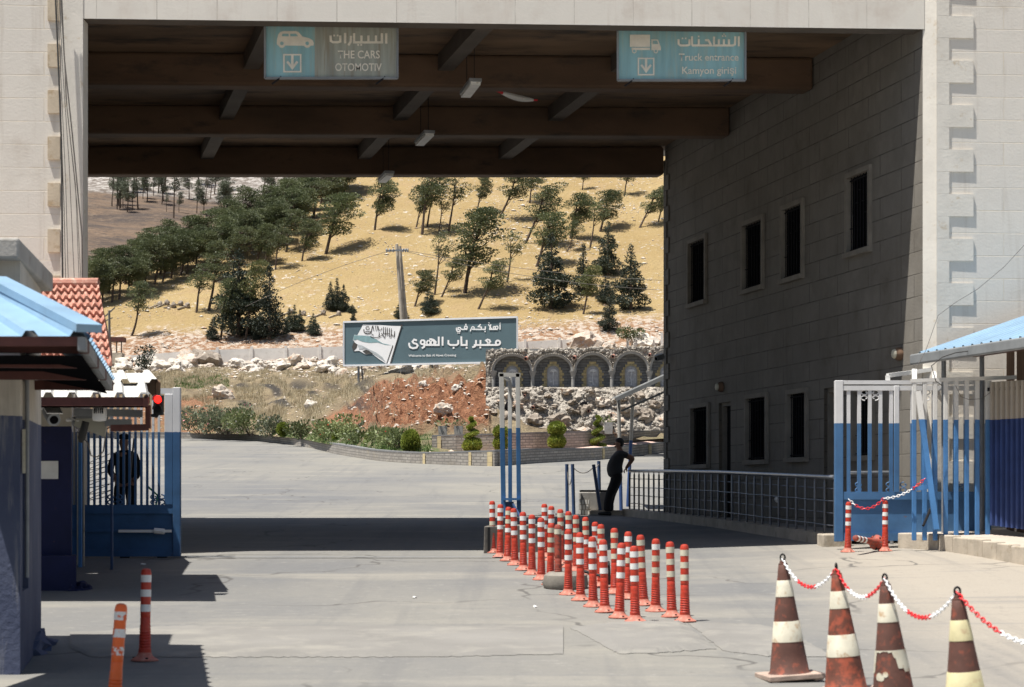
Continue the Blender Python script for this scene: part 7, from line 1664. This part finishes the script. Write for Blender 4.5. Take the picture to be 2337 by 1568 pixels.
def cl(n, w_, h_, r):
    return [(Vector((rnd.uniform(-w_, w_), rnd.uniform(-w_ * .6, w_ * .6), rnd.uniform(.35, 1) * h_)), (r * rnd.uniform(.8, 1.3), r * rnd.uniform(.8, 1.3), r * rnd.uniform(.7, 1.1))) for _ in range(n)]
SH = [(460, 988, 113.5, 1.3, 1.15, .5, 'oleander', 'flower', 'grey green oleander with pink blossom, leftmost on the bank'), (520, 990, 113, 1.2, 1.3, .55, 'oleander', 'flower', 'tall oleander with pink blossom beside the leftmost one'), (575, 992, 111, 1.1, 1.2, .5, 'bush', 'bandw', 'bright green oleander with white blossom above the garden wall'),
      (625, 996, 107, .8, .85, .4, 'oleander', 'bandw', 'low white flowering oleander right of the bright green one'), (690, 1000, 100, .7, .7, .34, 'bush', None, 'low leafy bush by the garden wall bend'), (735, 1002, 95, .5, .6, .3, 'bush', 'redflower', 'rose bush with red flowers left in the garden bed'), (755, 1010, 92.5, .5, .6, .28, 'bush', 'redflower', 'rose bush beside the small rounded shrub'),
      (800, 1016, 88, .5, .7, .28, 'bush', 'redflower', 'tall rose bush with a single red flower behind the bed'), (822, 1019, 86, .45, .6, .26, 'bush', 'flower', 'rose bush with pink flowers in the middle of the bed'), (872, 1024, 82, .5, .75, .28, 'bush', None, 'dark leafy bush right of the rounded bright shrub'), (898, 1029, 80.4, .5, .7, .28, 'bush', 'redflower', 'rose bush with one red bloom left of the egg shaped shrub'), (915, 1029, 79.6, .4, .75, .26, 'bush', None, 'dark bush touching the egg shaped shrub'),
      (800, 995, 91, 1.3, .7, .4, 'bush', None, 'wide feathery green shrub at the foot of the red soil'), (880, 1000, 86, 1.1, .6, .36, 'oleander', None, 'wide dull green shrub behind the garden bed'), (325, 862, 136, .5, 2.0, .35, 'fir', None, 'dark narrow shrub above the white roof'), (1440, 770, 149, .8, .5, .4, 'bush', None, 'olive green bush behind the concrete fence near the wall corner'), (1075, 868, 104, .9, .4, .3, 'oleander', None, 'grey dry bush left of the grotto wall')]
for i, (x, y, D, w_, h_, r, mt, fl, lab) in enumerate(SH):
    o = bushy('shrub', 50 + i, cl(10, w_, h_, r), mt, .13, 560, 6, lab, 'shrub', fl); o.location = P(x, y, D)
for x, y, D, lab in ((1010, 994, 80.6, 'square dark planter with a leafy plant, left of two beside the grotto'), (1046, 994, 80.8, 'square dark planter with a leafy plant, right of two beside the grotto'), (1388, 985, 84, 'square dark planter with a plant below the boulders')):
    p = P(x, y, D); th = thing('planter', p, lab, 'planter', 'square planters near the grotto'); mb = MB(); w_ = .19
    mb.hexa([(p.x - w_ * .85, p.y - w_, p.z - .1), (p.x + w_ * .85, p.y - w_, p.z - .1), (p.x + w_ * .85, p.y + w_, p.z - .1), (p.x - w_ * .85, p.y + w_, p.z - .1), (p.x - w_, p.y - w_, p.z + .40), (p.x + w_, p.y - w_, p.z + .40), (p.x + w_, p.y + w_, p.z + .40), (p.x - w_, p.y + w_, p.z + .40)]); mb.build('pot', M['carved'], th)
    mb = MB(); tuft_cloud(mb, [(p + Vector((0, 0, .5)), (.28, .22, .14))], .11, 900, seed=int(x)); mb.build('plant', M['bush'], th)
